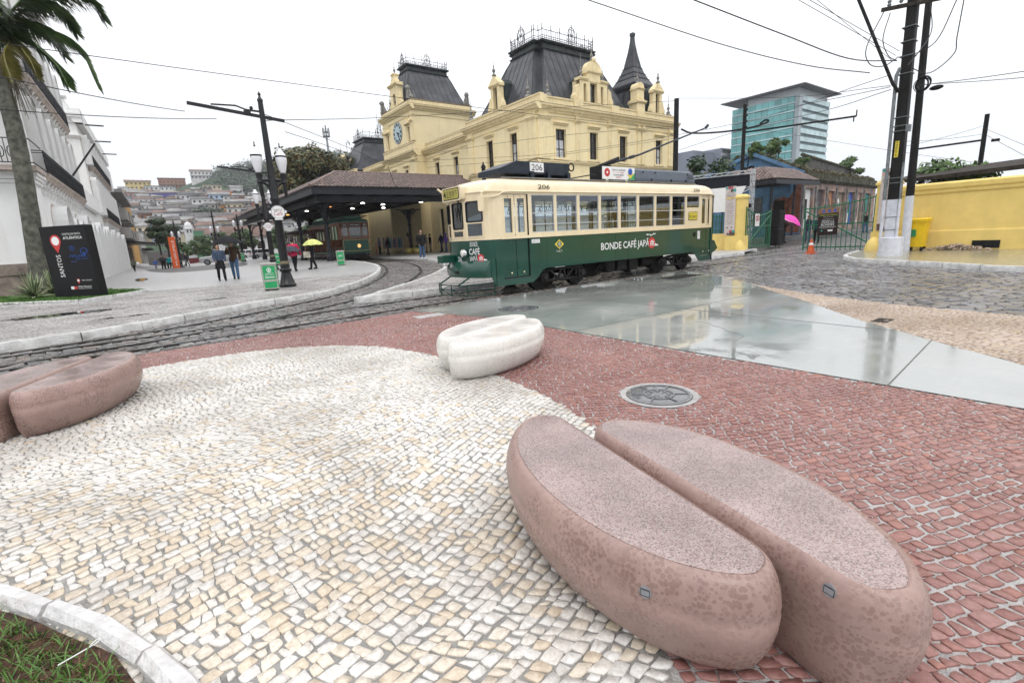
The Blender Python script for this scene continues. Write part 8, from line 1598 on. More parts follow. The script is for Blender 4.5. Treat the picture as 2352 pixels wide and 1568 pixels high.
def house(colr,w_,d_,h_,ri,kind,loc,rz,label,group):
 key=(colr,w_,h_,ri,kind)
 if key in protos:return copy_tree(protos[key],None,loc,rz,label,group)
 t=thing('hillside_house',label,'house',loc,rz,group);mw=M(colr+' house wall',HCOL[colr],.8,.15,.4,streak=.3,dirtcol=(.18,.16,.14),dsc=.15);b=MB();b.box(-w_/2,w_/2,-d_/2,d_/2,-5,h_);b.build('wall',mw,t);b=MB()
 if kind:b.loft([[(-w_/2-.4,-d_/2-.5,h_),(w_/2+.4,-d_/2-.5,h_),(w_/2+.4,d_/2+.5,h_),(-w_/2-.4,d_/2+.5,h_)],[(-w_/2-.4,-.1,h_+1.5),(w_/2+.4,-.1,h_+1.5),(w_/2+.4,.1,h_+1.5),(-w_/2-.4,.1,h_+1.5)]])
 else:b.box(-w_/2-.35,w_/2+.35,-d_/2-.6,d_/2,h_,h_+.3)
 b.build('roof',m_roofs[ri],t);fl=int(h_//2.7);k_=max(2,int(w_/2.3))
 for f in range(fl):
  for i in range(k_):
   x=-w_/2+(i+.5)*w_/k_;b=MB();b.box(x-.5,x+.5,-d_/2-.04,-d_/2+.1,f*2.8+1.0,f*2.8+2.2);b.build('window',m_hw,t)
 if fl>1:b=MB();b.box(-w_/2,w_/2,-d_/2-1.0,-d_/2,2.7,2.85);b.box(-w_/2,w_/2,-d_/2-1.0,-d_/2-.9,2.85,3.6);b.build('balcony',mw,t)
 protos[key]=t;return t
def zone_of(px,t):return('at the far left','left of the purple building','above the church','left of the lamp posts','behind the lamp posts','right of the lamp posts')[min(5,max(0,int((px-262)/62)))]+', '+('lowest on','low on','midway up','high on','topmost on')[min(4,int(t*5))]+' hillside'
def facing(p):return math.atan2(p.y,p.x)-PI/2
rg=random.Random(31);names=list(HCOL);wts=[44,16,18,6,8,4,3,1]
py=452.0;row=0
while py<556:
 px=262+rg.uniform(0,12)
 while px<690:
  yh=hor_y(px);t=(yh-py+rg.uniform(-3,3))/(yh-crest_y(px));skip=t>.97 or t<.03 or(px>500 and t>.60) or(px>560 and t>.55) or(465<px<545 and 490<py<528) or(368<px<404 and 454<py<484) or rg.random()<.07
  if not skip:
   p=hill_pt(px,t);colr=rg.choices(names,wts)[0];w_=rg.choice((5.5,7.5,10));h_=rg.choice((3.0,3.6,5.8));ri=rg.choices((0,1,2),(6,2,3))[0];kd=rg.random()<.45
   base_=f'{colr} {"two" if h_ > 5 else "one"}-storey house {zone_of(px, t)}, {"narrow" if w_ < 6 else ("wide" if w_ > 9 else "medium")}, {("grey", "brown", "dark")[ri]} {"pitched" if kd else "flat"} roof'
   house(colr,w_,6.0,h_,ri,kd,(p.x,p.y,p.z+.3),facing(p)+rg.uniform(-.35,.35),base_,'houses on the hillside: '+base_)
  px+=rg.uniform(11,19)
 py+=rg.uniform(7.0,9.0)
def sp_house(colr,px,py,w_,h_,ri,kd,lb):yh=hor_y(px);t=min(1.02,(yh-py)/(yh-crest_y(px)));p=hill_pt(px,t);protos.pop((colr,w_,h_,ri,kd),None);house(colr,w_,7.0,h_,ri,kd,(p.x,p.y,p.z),facing(p),lb,None)
sp_house('yellow',322,447,15,8.6,1,True,'large yellow house alone on the left of the ridge');sp_house('white',372,449,18,6,0,False,'long white house on the ridge right of the yellow one');sp_house('brick',398,432,17,7,2,False,'unfinished brown house with open top floor on the ridge');sp_house('white',465,414,14,6,1,True,'white house highest on the ridge below the forest');sp_house('orange',510,463,12,5,1,True,'small orange house below the hill forest');sp_house('white',545,447,7,4,0,True,'lone white house in the trees of the hill forest');sp_house('white',330,520,24,6.2,2,True,'wide white house with dark hipped roof low on the hillside');sp_house('yellow',662,382,16,7,0,False,'pale yellow building on the hilltop left of the mango tree')
p=hill_pt(386,(hor_y(386)-470)/(hor_y(386)-crest_y(386)));t=thing('purple_building','big purple windowless building in the middle of the hillside','building',(p.x,p.y,p.z),facing(p)-.25);b=MB();b.box(-8,8,-4,4,-4,7);b.build('wall',M('purple wall',(.07,.05,.24),.7,.1,.3),t);b=MB();b.box(-8.4,8.4,-4.4,4.4,7,7.6);b.build('roof',M('cream parapet',(.5,.46,.38),.8,.1,.3),t)
for i,(lb,px,py0,py1,w_) in enumerate((('thick telecom mast bristling with antennas above the mango tree',752,330,288,1.0),('slim lattice mast left of the clock tower',871,330,262,.35),('short lattice mast left of the far mansard roof',797,342,318,.3))):
 a=atD(px,py0,420);c=atD(px,py1,420);t=thing('antenna_mast',lb,'mast',(a.x,a.y,a.z));b=MB();b.tube([(0,0,-10),(0,0,c.z-a.z)],[w_,w_*.5],8);b.build('mast',m_galv,t);H_=c.z-a.z
 b=MB()
 for k_ in range(10 if i==0 else 3):q=2*PI*k_/10;b.beam((2.4*math.cos(q),2.4*math.sin(q),H_*(.55 if k_%2 else .35)),(2.4*math.cos(q),2.4*math.sin(q),H_*(.85 if k_%2 else .65)),.5)
 if i==0:b.lathe([(2.6,H_*.36),(2.6,H_*.4)],(0,0,0),12);b.lathe([(2.0,H_*.6),(2.0,H_*.64)],(0,0,0),12)
 b.build('antenna',m_pole,t)
rg=random.Random(55)
for i in range(26):
 px=rg.uniform(268,640);t=rg.uniform(.12,.95)
 if px>500 and t>.62:continue
 p=hill_pt(px,t);w_=rg.uniform(3,6.5);tree('hill_tree',f'{("tall", "rounded", "low")[i % 3]} green tree among the houses {zone_of(px, t)}',p.x,p.y,p.z-2,5,blobs_around(p.x,p.y,p.z+1.5,w_*.8,w_*(.8,.6,.4)[i%3],8,300+i,.5),900,.8,GREEN_M,'hill tree leaves',f'{("tall", "rounded", "low")[i % 3]} trees among the houses {zone_of(px, t)}',.3,330+i)
CH=thing('church','white church with domed bell tower, tiled nave and green scaffold net','building',(11,171,0));m_cw=M('church white',(.64,.64,.64),.8,.1,.4);b=MB();b.box(10.7,12.9,171,174,-1,8.2);b.box(10.5,13.1,170.8,174.2,8.2,8.5);b.box(10.9,12.7,171.2,173.8,8.5,9.4);b.build('tower',m_cw,CH,world=True);b=MB();b.lathe([(.95,0),(.85,.4),(.5,.8),(.08,1.0),(.03,1.5)],(11.8,172.5,9.4),12);b.build('dome',m_cw,CH,world=True)
b=MB();b.box(11.2,11.5,170.9,171,7.2,8.1);b.box(12.0,12.3,170.9,171,7.2,8.1);b.build('belfry_opening',m_hw,CH,world=True)
b=MB();b.box(12.9,22,171.2,180,-1,6.6);b.build('nave',m_cw,CH,world=True);b=MB();b.loft([[(12.8,170.6,6.6),(22.4,170.6,6.6),(22.4,180,6.6),(12.8,180,6.6)],[(12.8,175,8.6),(22.4,175,8.6),(22.4,175.4,8.6),(12.8,175.4,8.6)]]);b.build('roof',m_roofs[1],CH,world=True)
for x in(15.6,17.6,19.6):b=MB();b.box(x,x+.7,171.12,171.2,3.6,5.0);b.build('window',m_hw,CH,world=True)
SCF=thing('scaffold','green netted scaffold against the white church','scaffold',(13.7,169,0));b=MB();b.box(12.6,15.0,168.2,170.4,0,7.6);b.build('net',M('green net',(.08,.22,.12),.9,.2,.6),SCF,world=True);b=MB()
for z in(1.5,3,4.5,6,7.5):b.box(12.5,15.1,168.1,168.2,z,z+.12)
b.build('rail',m_galv,SCF,world=True)
WH=thing('white_shed','low white building with brown roof behind the shrubs left of the canopy','building',(15,118,0));b=MB();b.box(12.5,24,118,126,-1,4.2);b.build('wall',m_cw,WH,world=True);b=MB();b.loft([[(12.2,117.5,4.2),(24.3,117.5,4.2),(24.3,126.5,4.2),(12.2,126.5,4.2)],[(14,121.8,6.6),(24.3,121.8,6.6),(24.3,122.2,6.6),(14,122.2,6.6)]]);b.build('roof',m_roofs[1],WH,world=True);b=MB();b.box(16.5,18,117.95,118,1.5,3.2);b.box(20,21.5,117.95,118,1.5,3.2);b.build('window',m_wood,WH,world=True)
EV=thing('event_wall','grey event hoarding and dark red barriers behind the strolling group','hoarding',(3,100,0));b=MB();b.box(.5,5.0,99,99.4,-.4,2.0);b.build('panel',M('grey hoarding',(.20,.20,.21),.7,.2,.5),EV,world=True);b=MB();b.box(5.6,8.2,92,92.6,-.4,.65);b.build('barrier',M('dark red barrier',(.15,.02,.025),.5,.2,1),EV,world=True)
# ================================================================== CARS
def car(label,x,y,z,rz,col,suv,grp):
 t=thing('car',label,'car',(x,y,z),rz,grp);mc=M(col[0]+' car paint',col[1],.25,.06,1,coat=1,cr=.04,metal=.3 if col[0]=='silver' else 0);H_=1.64 if suv else 1.46;L_=4.3
 def sec(xs,prof):return[[(xx,y_,z_) for y_,z_ in prof(xx)] for xx in xs]
 hood=.98 if suv else .86
 def body(xx):
  e_=max(0,abs(xx)-1.75)/.4;w_=.88-.10*e_**2;zb=.24+.08*e_;zt=hood-.10*max(0,(-xx-1.2)/.95)-.04*max(0,(xx-1.7)/.45)-.06*e_**2
  return[(-w_,zb),(-w_-.015,.5),(-w_,zt-.06),(-w_+.08,zt),(w_-.08,zt),(w_,zt-.06),(w_+.015,.5),(w_,zb)]
 b=MB();b.loft(sec([-2.15,-2.05,-1.75,-1.2,-.5,.5,1.3,1.75,2.05,2.13],body));bd=b.build('body',mc,t,smooth=True,ang=40)
 b=MB();rr=[[(-1.0,-.74,hood),(-1.0,.74,hood),(1.9,.74,hood),(1.9,-.74,hood)],[(-.35,-.62,H_-.06),(-.35,.62,H_-.06),(1.5,.62,H_-.06),(1.5,-.62,H_-.06)],[(-.15,-.55,H_),(-.15,.55,H_),(1.35,.55,H_),(1.35,-.55,H_)]];b.loft(rr);b.build('cabin',mc,t,smooth=True,ang=30)
 b=MB()
 for s_ in(-1,1):
  for x0,x1,u0,u1 in((-.78,.30,-.26,.30),(.36,1.15,.36,1.02),(1.2,1.62,1.08,1.36)):
   f=lambda z:(.74-.12*(z-hood)/(H_-.06-hood))*s_+.006*s_;za,zb_=hood+.05,H_-.12;b.quad((x0,f(za),za),(x1,f(za),za),(u1,f(zb_),zb_),(u0,f(zb_),zb_))
 b.quad((-.97,-.66,hood+.03),(-.97,.66,hood+.03),(-.40,.56,H_-.10),(-.40,-.56,H_-.10));b.quad((1.88,-.62,hood+.06),(1.88,.62,hood+.06),(1.55,.54,H_-.12),(1.55,-.54,H_-.12));b.build('window',m_glassd,t)
 for xx in(-1.38,1.32):
  for s_ in(-1,1):b=MB();b.tube([(xx,s_*.70,.33),(xx,s_*.90,.33)],.33,18);w_=b.build('wheel',m_rub,t);b=MB();b.tube([(xx,s_*.89,.33),(xx,s_*.91,.33)],.21,10);b.build('rim',m_galv,w_)
 for s_ in(-1,1):b=MB();b.cbox((-2.02,s_*.62,.72),.16,.34,.13);b.build('headlight',M('car lamp',(.7,.7,.72),.1,.1,5,coat=1),t);b=MB();b.cbox((2.06,s_*.66,.82),.12,.26,.16);b.build('tail_light',m_red,t)
 b=MB();b.box(-2.16,-2.1,-.5,.5,.36,.62);b.build('grille',m_rub,t)
car('silver compact suv parked behind the couple with the umbrella',7.2,66.5,float(zp(7.2,66.5)),R(-8),('silver',(.42,.42,.43)),True,'cars parked beyond the square');car('silver hatchback parked nearest the far canopy columns',14.6,80.5,.05,R(175),('silver',(.42,.42,.43)),False,'cars parked beyond the square');car('white hatchback parked behind the silver one by the canopy',13.6,84,.05,R(172),('white',(.6,.6,.6)),False,'cars parked beyond the square');car('dark grey car partly hidden behind the white hatchback',12.8,88,.05,R(170),('grey',(.10,.105,.11)),False,'cars parked beyond the square')
# ================================================================== PEOPLE
def remesh(b,name,mats,parent,vox=.024,sm=3):
 me=bpy.data.meshes.new('t');me.from_pydata(b.v,[],b.f);o=bpy.data.objects.new('t',me);md=o.modifiers.new('r','REMESH');md.mode='VOXEL';md.voxel_size=vox;s_=o.modifiers.new('s','SMOOTH');s_.iterations=sm;s_.factor=.5
 m2_=evaluated_mesh(o);bpy.data.meshes.remove(me);m2_.name=name;m2_.materials.clear();m2_.materials.append(mats);m2_.polygons.foreach_set('use_smooth',[True]*len(m2_.polygons))
 q=bpy.data.objects.new(name,m2_);COL.objects.link(q);q.parent=parent;return q
SKIN=M('skin',(.42,.25,.17),.55,.1,8);SKIND=M('tanned skin',(.28,.15,.095),.55,.1,8)
def cloth(name,c):return M(name+' cloth',c,.85,.2,9,.3,60)
def person(label,x,y,z,fz,h,top,bot,hair,walk=.35,arms=None,skin=SKIN,shoe=None,longhair=False,coat=.0,hood=False,skirt=None,bag=None,bald=False,fat=1.0,cap=None,shorts=False):
 k=h/1.75;t=thing('person',label,'person',(x,y,z),fz);S=lambda p:(p[0]*k,p[1]*k*(fat if abs(p[1])<.3 else 1),p[2]*k)
 w_=walk;hipL,hipR=(0,.095,.92),(0,-.095,.92);kL=(.42*math.sin(w_),.10,.92-.42*math.cos(w_));kR=(-.30*math.sin(w_),-.10,.92-.43*math.cos(w_*.6));aL=(kL[0]+.41*math.sin(w_*.55),.10,.09);aR=(kR[0]-.42*math.sin(w_*1.1),-.10,.10+.10*min(1,w_*1.6))
 if walk==0:kL=(.01,.10,.50);kR=(.015,-.10,.50);aL=(0,.11,.09);aR=(-.01,-.11,.09)
 sh=.19*(1 if not longhair else .92);shL,shR=(0,sh,1.40),(0,-sh,1.40);arms=arms or{}
 eL,hL=arms.get('L',((-.10*(w_>0)-.02,sh+.06,1.13),(.06,sh+.07,.88)));eR,hR=arms.get('R',((.10*(w_>0),-sh-.06,1.13),(.16*(w_>0)+.03,-sh-.07,.89)))
 def limb(b,pts,rs,inf=0):b.tube([S(p) for p in pts],[(r+inf)*k for r in rs],10);[b.ell(S(p),(r+inf)*k,(r+inf)*k,(r+inf)*k,8,6) for p,r in zip(pts,rs)]
 def torso(b,inf=0,z0_=.86,z1_=1.46):
  rings=[]
  for zz,rx,ry in((.80,.10,.15),(.90,.115,.165),(1.0,.105,.145),(1.12,.11,.15),(1.25,.12,.175),(1.36,.11,.19),(1.43,.085,.13),(1.48,.06,.07)):
   if zz<z0_-.08 or zz>z1_+.05:continue
   rings.append([S(((rx*fat+inf)*math.cos(a),(ry+inf)*math.sin(a),zz)) for a in[2*PI*i/14 for i in range(14)]])
  b.loft(rings)
 def legs(b,inf=0,to=1.0):
  for hp,kn,an in((hipL,kL,aL),(hipR,kR,aR)):
   an2=tuple(kn[i]+(an[i]-kn[i])*to for i in range(3));limb(b,[hp,kn,an2],[.085,.058,.042 if inf<.01 else .05],inf)
 def armsf(b,inf=0,f=1.0):
  for s_,e_,hd in((shL,eL,hL),(shR,eR,hR)):h2=tuple(e_[i]+(hd[i]-e_[i])*f for i in range(3));limb(b,[s_,e_,h2],[.055,.042,.033],inf)
 b=MB();torso(b,0,.80,1.5);legs(b);armsf(b);b.tube([S((0,0,1.42)),S((.015,0,1.58))],.055*k,10);b.ell(S((.015,0,1.635)),.095*k,.075*k,.118*k,14,10);b.ell(S((.03,0,1.58)),.07*k,.055*k,.06*k);b.tube([S((.10,0,1.65)),S((.125,0,1.615))],[.012*k,.018*k],6);[b.ell(S((.0,s_*.078,1.63)),.02*k,.012*k,.032*k,6,5) for s_ in(1,-1)]
 for an in(aL,aR):b.ell(S((an[0]+.06,an[1],.045)),.12*k,.042*k,.045*k)
 for hd,e_ in((hL,eL),(hR,eR)):dv=(Vector(hd)-Vector(e_)).normalized();c=Vector(hd)+dv*.04;b.ell(S(c),.028*k,.04*k,.045*k)
 bd=remesh(b,'body',skin,t,.021*k)
 b=MB()
 for hd,e_,sg in((hL,eL,1),(hR,eR,-1)):
  dv=(Vector(hd)-Vector(e_)).normalized();c=Vector(hd)+dv*.07;sd=Vector((1,0,0)) if abs(dv.x)<.8 else Vector((0,0,1))
  for i,ln in enumerate((.058,.068,.064,.05)):p=c+sd*(.021-.014*i);b.tube([S(p-dv*.03),S(p+dv*ln*.5),S(p+dv*ln-Vector((0,sg*.014,0)))],[.0085*k,.008*k,.006*k],5)
  p=Vector(hd)+dv*.03+sd*.03;b.tube([S(p),S(p+sd*.02+dv*.04)],[.01*k,.007*k],5)
 b.build('fingers',skin,bd)
 b=MB();[b.ell(S((.098,s_*.032,1.648)),.008*k,.012*k,.007*k,6,4) for s_ in(1,-1)];b.cbox(S((.105,0,1.575)),.008*k,.04*k,.008*k);b.build('face',m_black,bd)
 b=MB();torso(b,.022,.86-coat,1.46);armsf(b,.018,.96)
 if coat:b.loft([[S(((.13+.05*f)*fat*math.cos(a),(.175+.04*f)*math.sin(a),.92-coat*f)) for a in[2*PI*i/14 for i in range(14)]] for f in(1,.5,0)])
 if hood:b.ell(S((-.01,0,1.64)),.125*k,.11*k,.14*k)
 remesh(b,'jacket',top,t,.021*k)
 b=MB();torso(b,.014,.80,.96);legs(b,.014,.42 if shorts else .97);remesh(b,'trousers',bot,t,.021*k)
 if skirt:b=MB();b.loft([[S((r*math.cos(a),r*1.15*math.sin(a),zz)) for a in[2*PI*i/16 for i in range(16)]] for zz,r in((.58,.20),(.8,.18),(1.0,.13))]);b.build('skirt',skirt,t,smooth=True)
 b=MB();
 for an in(aL,aR):b.ell(S((an[0]+.06,an[1],.05)),.135*k,.052*k,.055*k);b.tube([S((an[0],an[1],.04)),S((an[0],an[1],.12))],.05*k,8)
 remesh(b,'shoes',shoe or m_black,t,.02*k)
 if not bald and not hood:
  b=MB();b.ell(S((-.012,0,1.665)),.105*k,.088*k,.108*k,14,9);
  if longhair:b.ell(S((-.06,0,1.55)),.065*k,.085*k,.16*k)
  b.v=[p if p[0]<.055*k or p[2]>1.70*k else(.055*k,p[1],p[2]) for p in b.v];b.build('hair',hair,t,smooth=True)
 if cap:b=MB();b.ell(S((.0,0,1.70)),.11*k,.09*k,.07*k);b.ell(S((.10,0,1.69)),.08*k,.07*k,.012*k);b.build('cap',cap,t,smooth=True)
 if bag:b=MB();b.bbox(-.30*k,-.12*k,-.15*k,.15*k,1.0*k,1.38*k,.03);b.build('backpack',bag,t,smooth=True)
 return t
def umbrella(label,x,y,z,r,mt,tilt=(0,0),zlow=1.05,lobes=8,trim=None):
 t=thing('umbrella',label,'umbrella',(x,y,z));tx,ty=tilt;b=MB();rings=[]
 for f in[0.02,.25,.5,.75,.92,1.0]:
  rg_=[]
  for j in range(32):a=2*PI*j/32;sc=1-.05*f*abs(math.sin(a*lobes/2))**.5 if False else 1-.06*f*(1-abs(math.cos(a*lobes/2)));hh=.30*r/.5*(1-f**2.0)*.9-.03*f*(1-abs(math.cos(a*lobes/2)));px_,py_=r*f*sc*math.cos(a),r*f*sc*math.sin(a);rg_.append((px_+tx*hh,py_+ty*hh,hh-tx*px_-ty*py_))
  rings.append(rg_)
 inner=[[(p[0]*.995,p[1]*.995,p[2]-.012) for p in r_] for r_ in rings[::-1]];b.loft(rings[:],0,False);b.loft(inner,0,False);b.loft([rings[-1],inner[0]],0,False);c=b.build('canopy',mt,t,smooth=True,ang=50)
 if trim:b=MB();b.loft([[(p[0]*.88+0,p[1]*.88,p[2]+.03+.02) for p in rings[-1]],[(p[0]*1.01,p[1]*1.01,p[2]+.006) for p in rings[-1]]],0,False);b.build('hem',trim,c,smooth=True)
 b=MB();b.tube([(tx*.3,ty*.3,.30*r/.5),(-tx*zlow*.0,0,-.0),(-tx*zlow,-ty*zlow,-zlow)],.008,6);b.tube([(-tx*zlow,-ty*zlow,-zlow),(-tx*zlow,-ty*zlow,-zlow-.1)],.014,6)
 for j in range(lobes):a=2*PI*j/lobes;b.beam((0,0,.12),(r*.95*math.cos(a),r*.95*math.sin(a),-.0-tx*r*math.cos(a)-ty*r*math.sin(a)),.006)
 b.build('frame',m_galv,t);return t
def ground(px,py,zf=zp):
 z=.13
 for _ in range(8):p=at(px,py,z);z=float(zf(p.x,p.y))
 return p
def toward(p):return math.atan2(-p.y,-p.x)
HB_,HD_,HG_,HW_=M('brown hair',(.06,.032,.018),.6,.2,20),M('black hair',(.012,.010,.010),.5,.2,20),M('grey hair',(.30,.29,.28),.6,.2,20),M('white hair',(.55,.55,.54),.6,.1,20)
BK=cloth('black',(.014,.014,.016));JN=cloth('blue denim',(.05,.11,.22));DKJ=cloth('dark denim',(.045,.07,.12));GY=cloth('grey',(.20,.20,.21))
p=ground(512,645);person('woman in denim jacket and black skirt walking under the black umbrella',p.x,p.y,p.z,toward(p)+.15,1.58,DKJ,BK,HB_,.30,{'L':((.02,.25,1.15),(.10,.24,.95)),'R':((.05,-.24,1.15),(.18,-.20,.98))},skirt=BK,longhair=False)
p=ground(544,641);person('man in brown jacket and jeans holding the black umbrella',p.x,p.y,p.z,toward(p)-.1,1.72,cloth('brown',(.055,.032,.02)),JN,HD_,.30,{'R':((.10,-.26,1.18),(.24,-.16,1.36)),'L':((-.04,.26,1.14),(.04,.27,.90))});pm=p
ua=atD(521,553,math.hypot(p.x,p.y)-.2);umbrella('black umbrella held over the couple crossing the square',ua.x,ua.y,ua.z-.1,.60,cloth('umbrella black',(.018,.019,.022)),(-.02,.0),.52)
p=ground(680,622.5);person('woman in bright pink jacket seen from behind under the grey umbrella',p.x,p.y,p.z,toward(p)+2.6,1.62,cloth('hot pink',(.62,.02,.10)),BK,HD_,.28,hood=False,fat=1.15);ua=atD(668,574,math.hypot(p.x,p.y)-.1);umbrella('slate grey umbrella over the woman in pink',ua.x,ua.y,ua.z-.06,.50,cloth('umbrella slate',(.06,.065,.08)),(.02,0),.5)
p=ground(721,618);person('woman in black walking under the yellow green umbrella with a pale bag',p.x,p.y,p.z,toward(p)-1.2,1.64,BK,BK,HD_,.26,{'R':((.02,-.22,1.15),(.24,-.12,1.05)),'L':((.12,.2,1.2),(.2,.08,1.35))},longhair=True);q=thing('handbag','pale patterned handbag carried by the woman in black','bag',(p.x-.28,p.y-.1,p.z+.62));b=MB();b.bbox(-.17,.17,-.06,.06,0,.30,.02);b.build('bag',M('pale printed bag',(.55,.50,.42),.7,.4,14),q);b=MB();b.tube([(-.1,0,.3),(-.06,0,.48),(.06,0,.48),(.1,0,.3)],.012,5);b.build('strap',m_ink,q)
ua=atD(718,559,math.hypot(p.x,p.y)-.1);umbrella('yellow green umbrella beside the canopy column',ua.x,ua.y,ua.z-.06,.52,cloth('umbrella lime',(.62,.66,.22)),(-.02,.0),.5)
p=ground(971,595);person('bearded man in black T-shirt and jeans standing by the curved kerb',p.x,p.y,p.z,toward(p)+.55,1.80,BK,JN,HB_,0,{'L':((-.02,.26,1.14),(.08,.22,.92)),'R':((-.02,-.26,1.14),(.08,-.22,.92))},shoe=M('white trainers',(.7,.7,.7),.5,.1,9),fat=1.12)
for(lb,px,py,h,tp,bt,hr,wk,fz,kw) in(('boy in blue and white jacket striding at the front of the group',360,619,1.15,cloth('royal blue',(.05,.14,.45)),GY,HD_,.5,2.4,{}),('person in black with a dark umbrella overhead in the group',378,621.5,1.62,BK,BK,HD_,.35,2.6,{}),('woman in turquoise jacket within the group by the totem',391,619,1.6,cloth('turquoise',(.01,.30,.33)),BK,HD_,.3,2.5,{'longhair':True}),('person in dark red top half hidden in the group',384,617,1.62,cloth('dark red',(.25,.03,.03)),BK,HB_,.25,2.6,{}),('person in cream hooded coat by the orange totem',402,618,1.64,cloth('cream',(.55,.50,.42)),cloth('dark wine',(.10,.02,.025)),HB_,.2,2.9,{'hood':True}),('woman in black carrying a backpack beside the totem',407.5,617.6,1.58,BK,BK,HD_,.35,2.8,{'longhair':True,'bag':BK}),('man in black jacket walking right of the orange totem',431,615,1.72,BK,GY,HG_,.4,-.4,{}),('child in grey green coat with a white balloon by the arcade',310.5,623.5,1.1,cloth('grey green',(.14,.16,.12)),BK,HD_,.35,2.2,{}),('person in grey coat behind the man in the black T-shirt',981,579.5,1.72,GY,GY,HG_,0,1.0,{}),('person in dark clothes beside the grey coated one',990,578.5,1.72,BK,GY,HD_,0,1.2,{}),('white haired man in black and pale jacket near the nose of the tram',1015.5,578.5,1.78,cloth('navy',(.02,.025,.05)),DKJ,HW_,.15,1.3,{}),('person in purple hooded jacket next to the tram nose',1026,578.5,1.66,cloth('violet',(.16,.09,.40)),JN,HD_,.15,1.3,{'hood':True}),('woman in red top in the queue by the old tram',833,588,1.7,cloth('scarlet',(.38,.02,.03)),DKJ,HD_,0,2.3,{'longhair':True}),('small child in white top at the head of the queue',821,590,1.05,cloth('white',(.6,.58,.56)),cloth('crimson',(.30,.03,.05)),HD_,0,2.0,{}),('dark clothed person at the back of the queue beside the old tram',812,586,1.7,BK,BK,HD_,0,2.4,{}),('person in black with white hat in the queue',845,587.5,1.68,BK,BK,HW_,0,2.2,{'cap':m_whit_l}),('person in black and white trousers near the clothes rack',893,585,1.66,BK,cloth('striped black',(.05,.05,.055)),HD_,.15,1.2,{'longhair':True}),('person in lilac raincoat beside the clothes rack',874,585,1.62,cloth('lilac',(.25,.22,.34)),BK,HD_,0,1.4,{'hood':True}),('person in dark blue behind the yellow flower pots',966,580,1.7,cloth('midnight',(.03,.05,.10)),BK,HD_,0,1.5,{})):
 p=ground(px,py);person(lb,p.x,p.y,p.z,fz+toward(p)-2.5 if fz>0 else toward(p)+1.4,h,tp,bt,hr,wk,**kw)
ua=atD(374,597,62);umbrella('small dark umbrella held in the group near the totem',ua.x,ua.y,ua.z,.5,cloth('umbrella black',(.018,.019,.022)),(0,0),.5);p=ground(319,621);b=MB();b.ell((0,0,.58),.18,.18,.19,12,8);o=b.build('balloon',m_whit_l,smooth=True);o.location=p;tag(o,'white balloon held by the child near the arcade','balloon')
p=Vector((33.6,15.15,0));person('woman in black seen from the side under the pink umbrella beyond the gate',p.x,p.y,0,toward(p)+1.5,1.62,BK,cloth('charcoal',(.03,.03,.034)),HD_,.12,{'L':((.16,.16,1.18),(.30,.05,1.35)),'R':((.14,-.16,1.15),(.30,-.05,1.3))},longhair=True,bag=BK);umbrella('bright pink umbrella with white hem beside the loudspeakers',33.85,14.95,1.35,.72,cloth('umbrella pink',(.75,.07,.42)),(.28,-.42),.3,trim=m_whit_l)
p=Vector((32.6,12.75,0));person('man in dark green jacket and cap walking behind the right gate',p.x,p.y,0,toward(p),1.66,cloth('deep green',(.012,.06,.055)),BK,HD_,.25,cap=BK);p=Vector((34.3,13.95,0));person('man in dark jacket raising a camera behind the right gate',p.x,p.y,0,toward(p),1.66,cloth('dusky navy',(.03,.045,.07)),DKJ,HD_,.0,{'L':((.18,.16,1.32),(.16,.05,1.55)),'R':((.18,-.16,1.32),(.16,-.05,1.55))},cap=BK)
p=Vector((44.0,13.9,.15));person('person in black sweater and jeans far behind the right gate',p.x,p.y,.25,toward(p)+.8,1.5,BK,JN,HD_,.1);p=Vector((45.5,12.9,.15));person('person in pale coat at the far right behind the gate',p.x,p.y,.25,toward(p),1.5,GY,BK,HD_,0)
p=Vector((12.6,10.9,.9));person('dark clothed tram attendant leaning inside the tram',p.x,p.y,.9,-2.4,1.40,BK,BK,HD_,0,{'L':((.2,.2,1.25),(.45,.2,1.2)),'R':((.2,-.2,1.2),(.42,-.2,1.1))})
for i,(lb,px,py,kind) in enumerate((('yellow round planter with tall spiky plant under the canopy',942,582,1),('yellow round planter with low leafy plant beside the taller one',960,581.5,0))):
 p=ground(px,py);t=thing('planter',lb,'planter',(p.x,p.y,p.z),0,'yellow planters under the canopy');b=MB();b.lathe([(.26,0),(.40,.12),(.44,.3),(.40,.44),(.43,.50),(.36,.50),(.34,.42)],(0,0,0),18);b.build('pot',M('yellow glazed pot',(.62,.50,.12),.35,.1,5,coat=.4),t,smooth=True);b=MB();rg=random.Random(i)
 for j in range(60 if kind else 30):a=rg.uniform(0,2*PI);el=rg.uniform(.1,1.4);o_=Vector((0,0,1.5 if kind else .45));L_=.55 if kind else .6;d=Vector((math.cos(a)*math.cos(el),math.sin(a)*math.cos(el),math.sin(el)));sd=d.cross(Vector((0,0,1))).normalized()*.03;b.add([o_-sd,o_+sd,o_+d*L_*.6+sd,o_+d*L_*.6-sd,o_+d*L_-Vector((0,0,.08))],[(0,1,2,3),(3,2,4)])
 if kind:b.tube([(0,0,.4),(.03,0,1.0),(0,0,1.55)],.04,6)
 b.build('foliage',M('reddish spiky leaf' if kind else 'green strap leaf',(.14,.06,.045) if kind else(.05,.12,.03),.6,.3,6),t)
p=ground(905,583);t=thing('clothes_rack','clothes rack with pastel garments for sale under the canopy','clothes rack',(p.x,p.y,p.z));b=MB();b.tube([(-1.0,0,0),(-1.0,0,1.6),(1.2,0,1.6),(1.2,0,0)],.02,6);b.build('rail',m_galv,t)
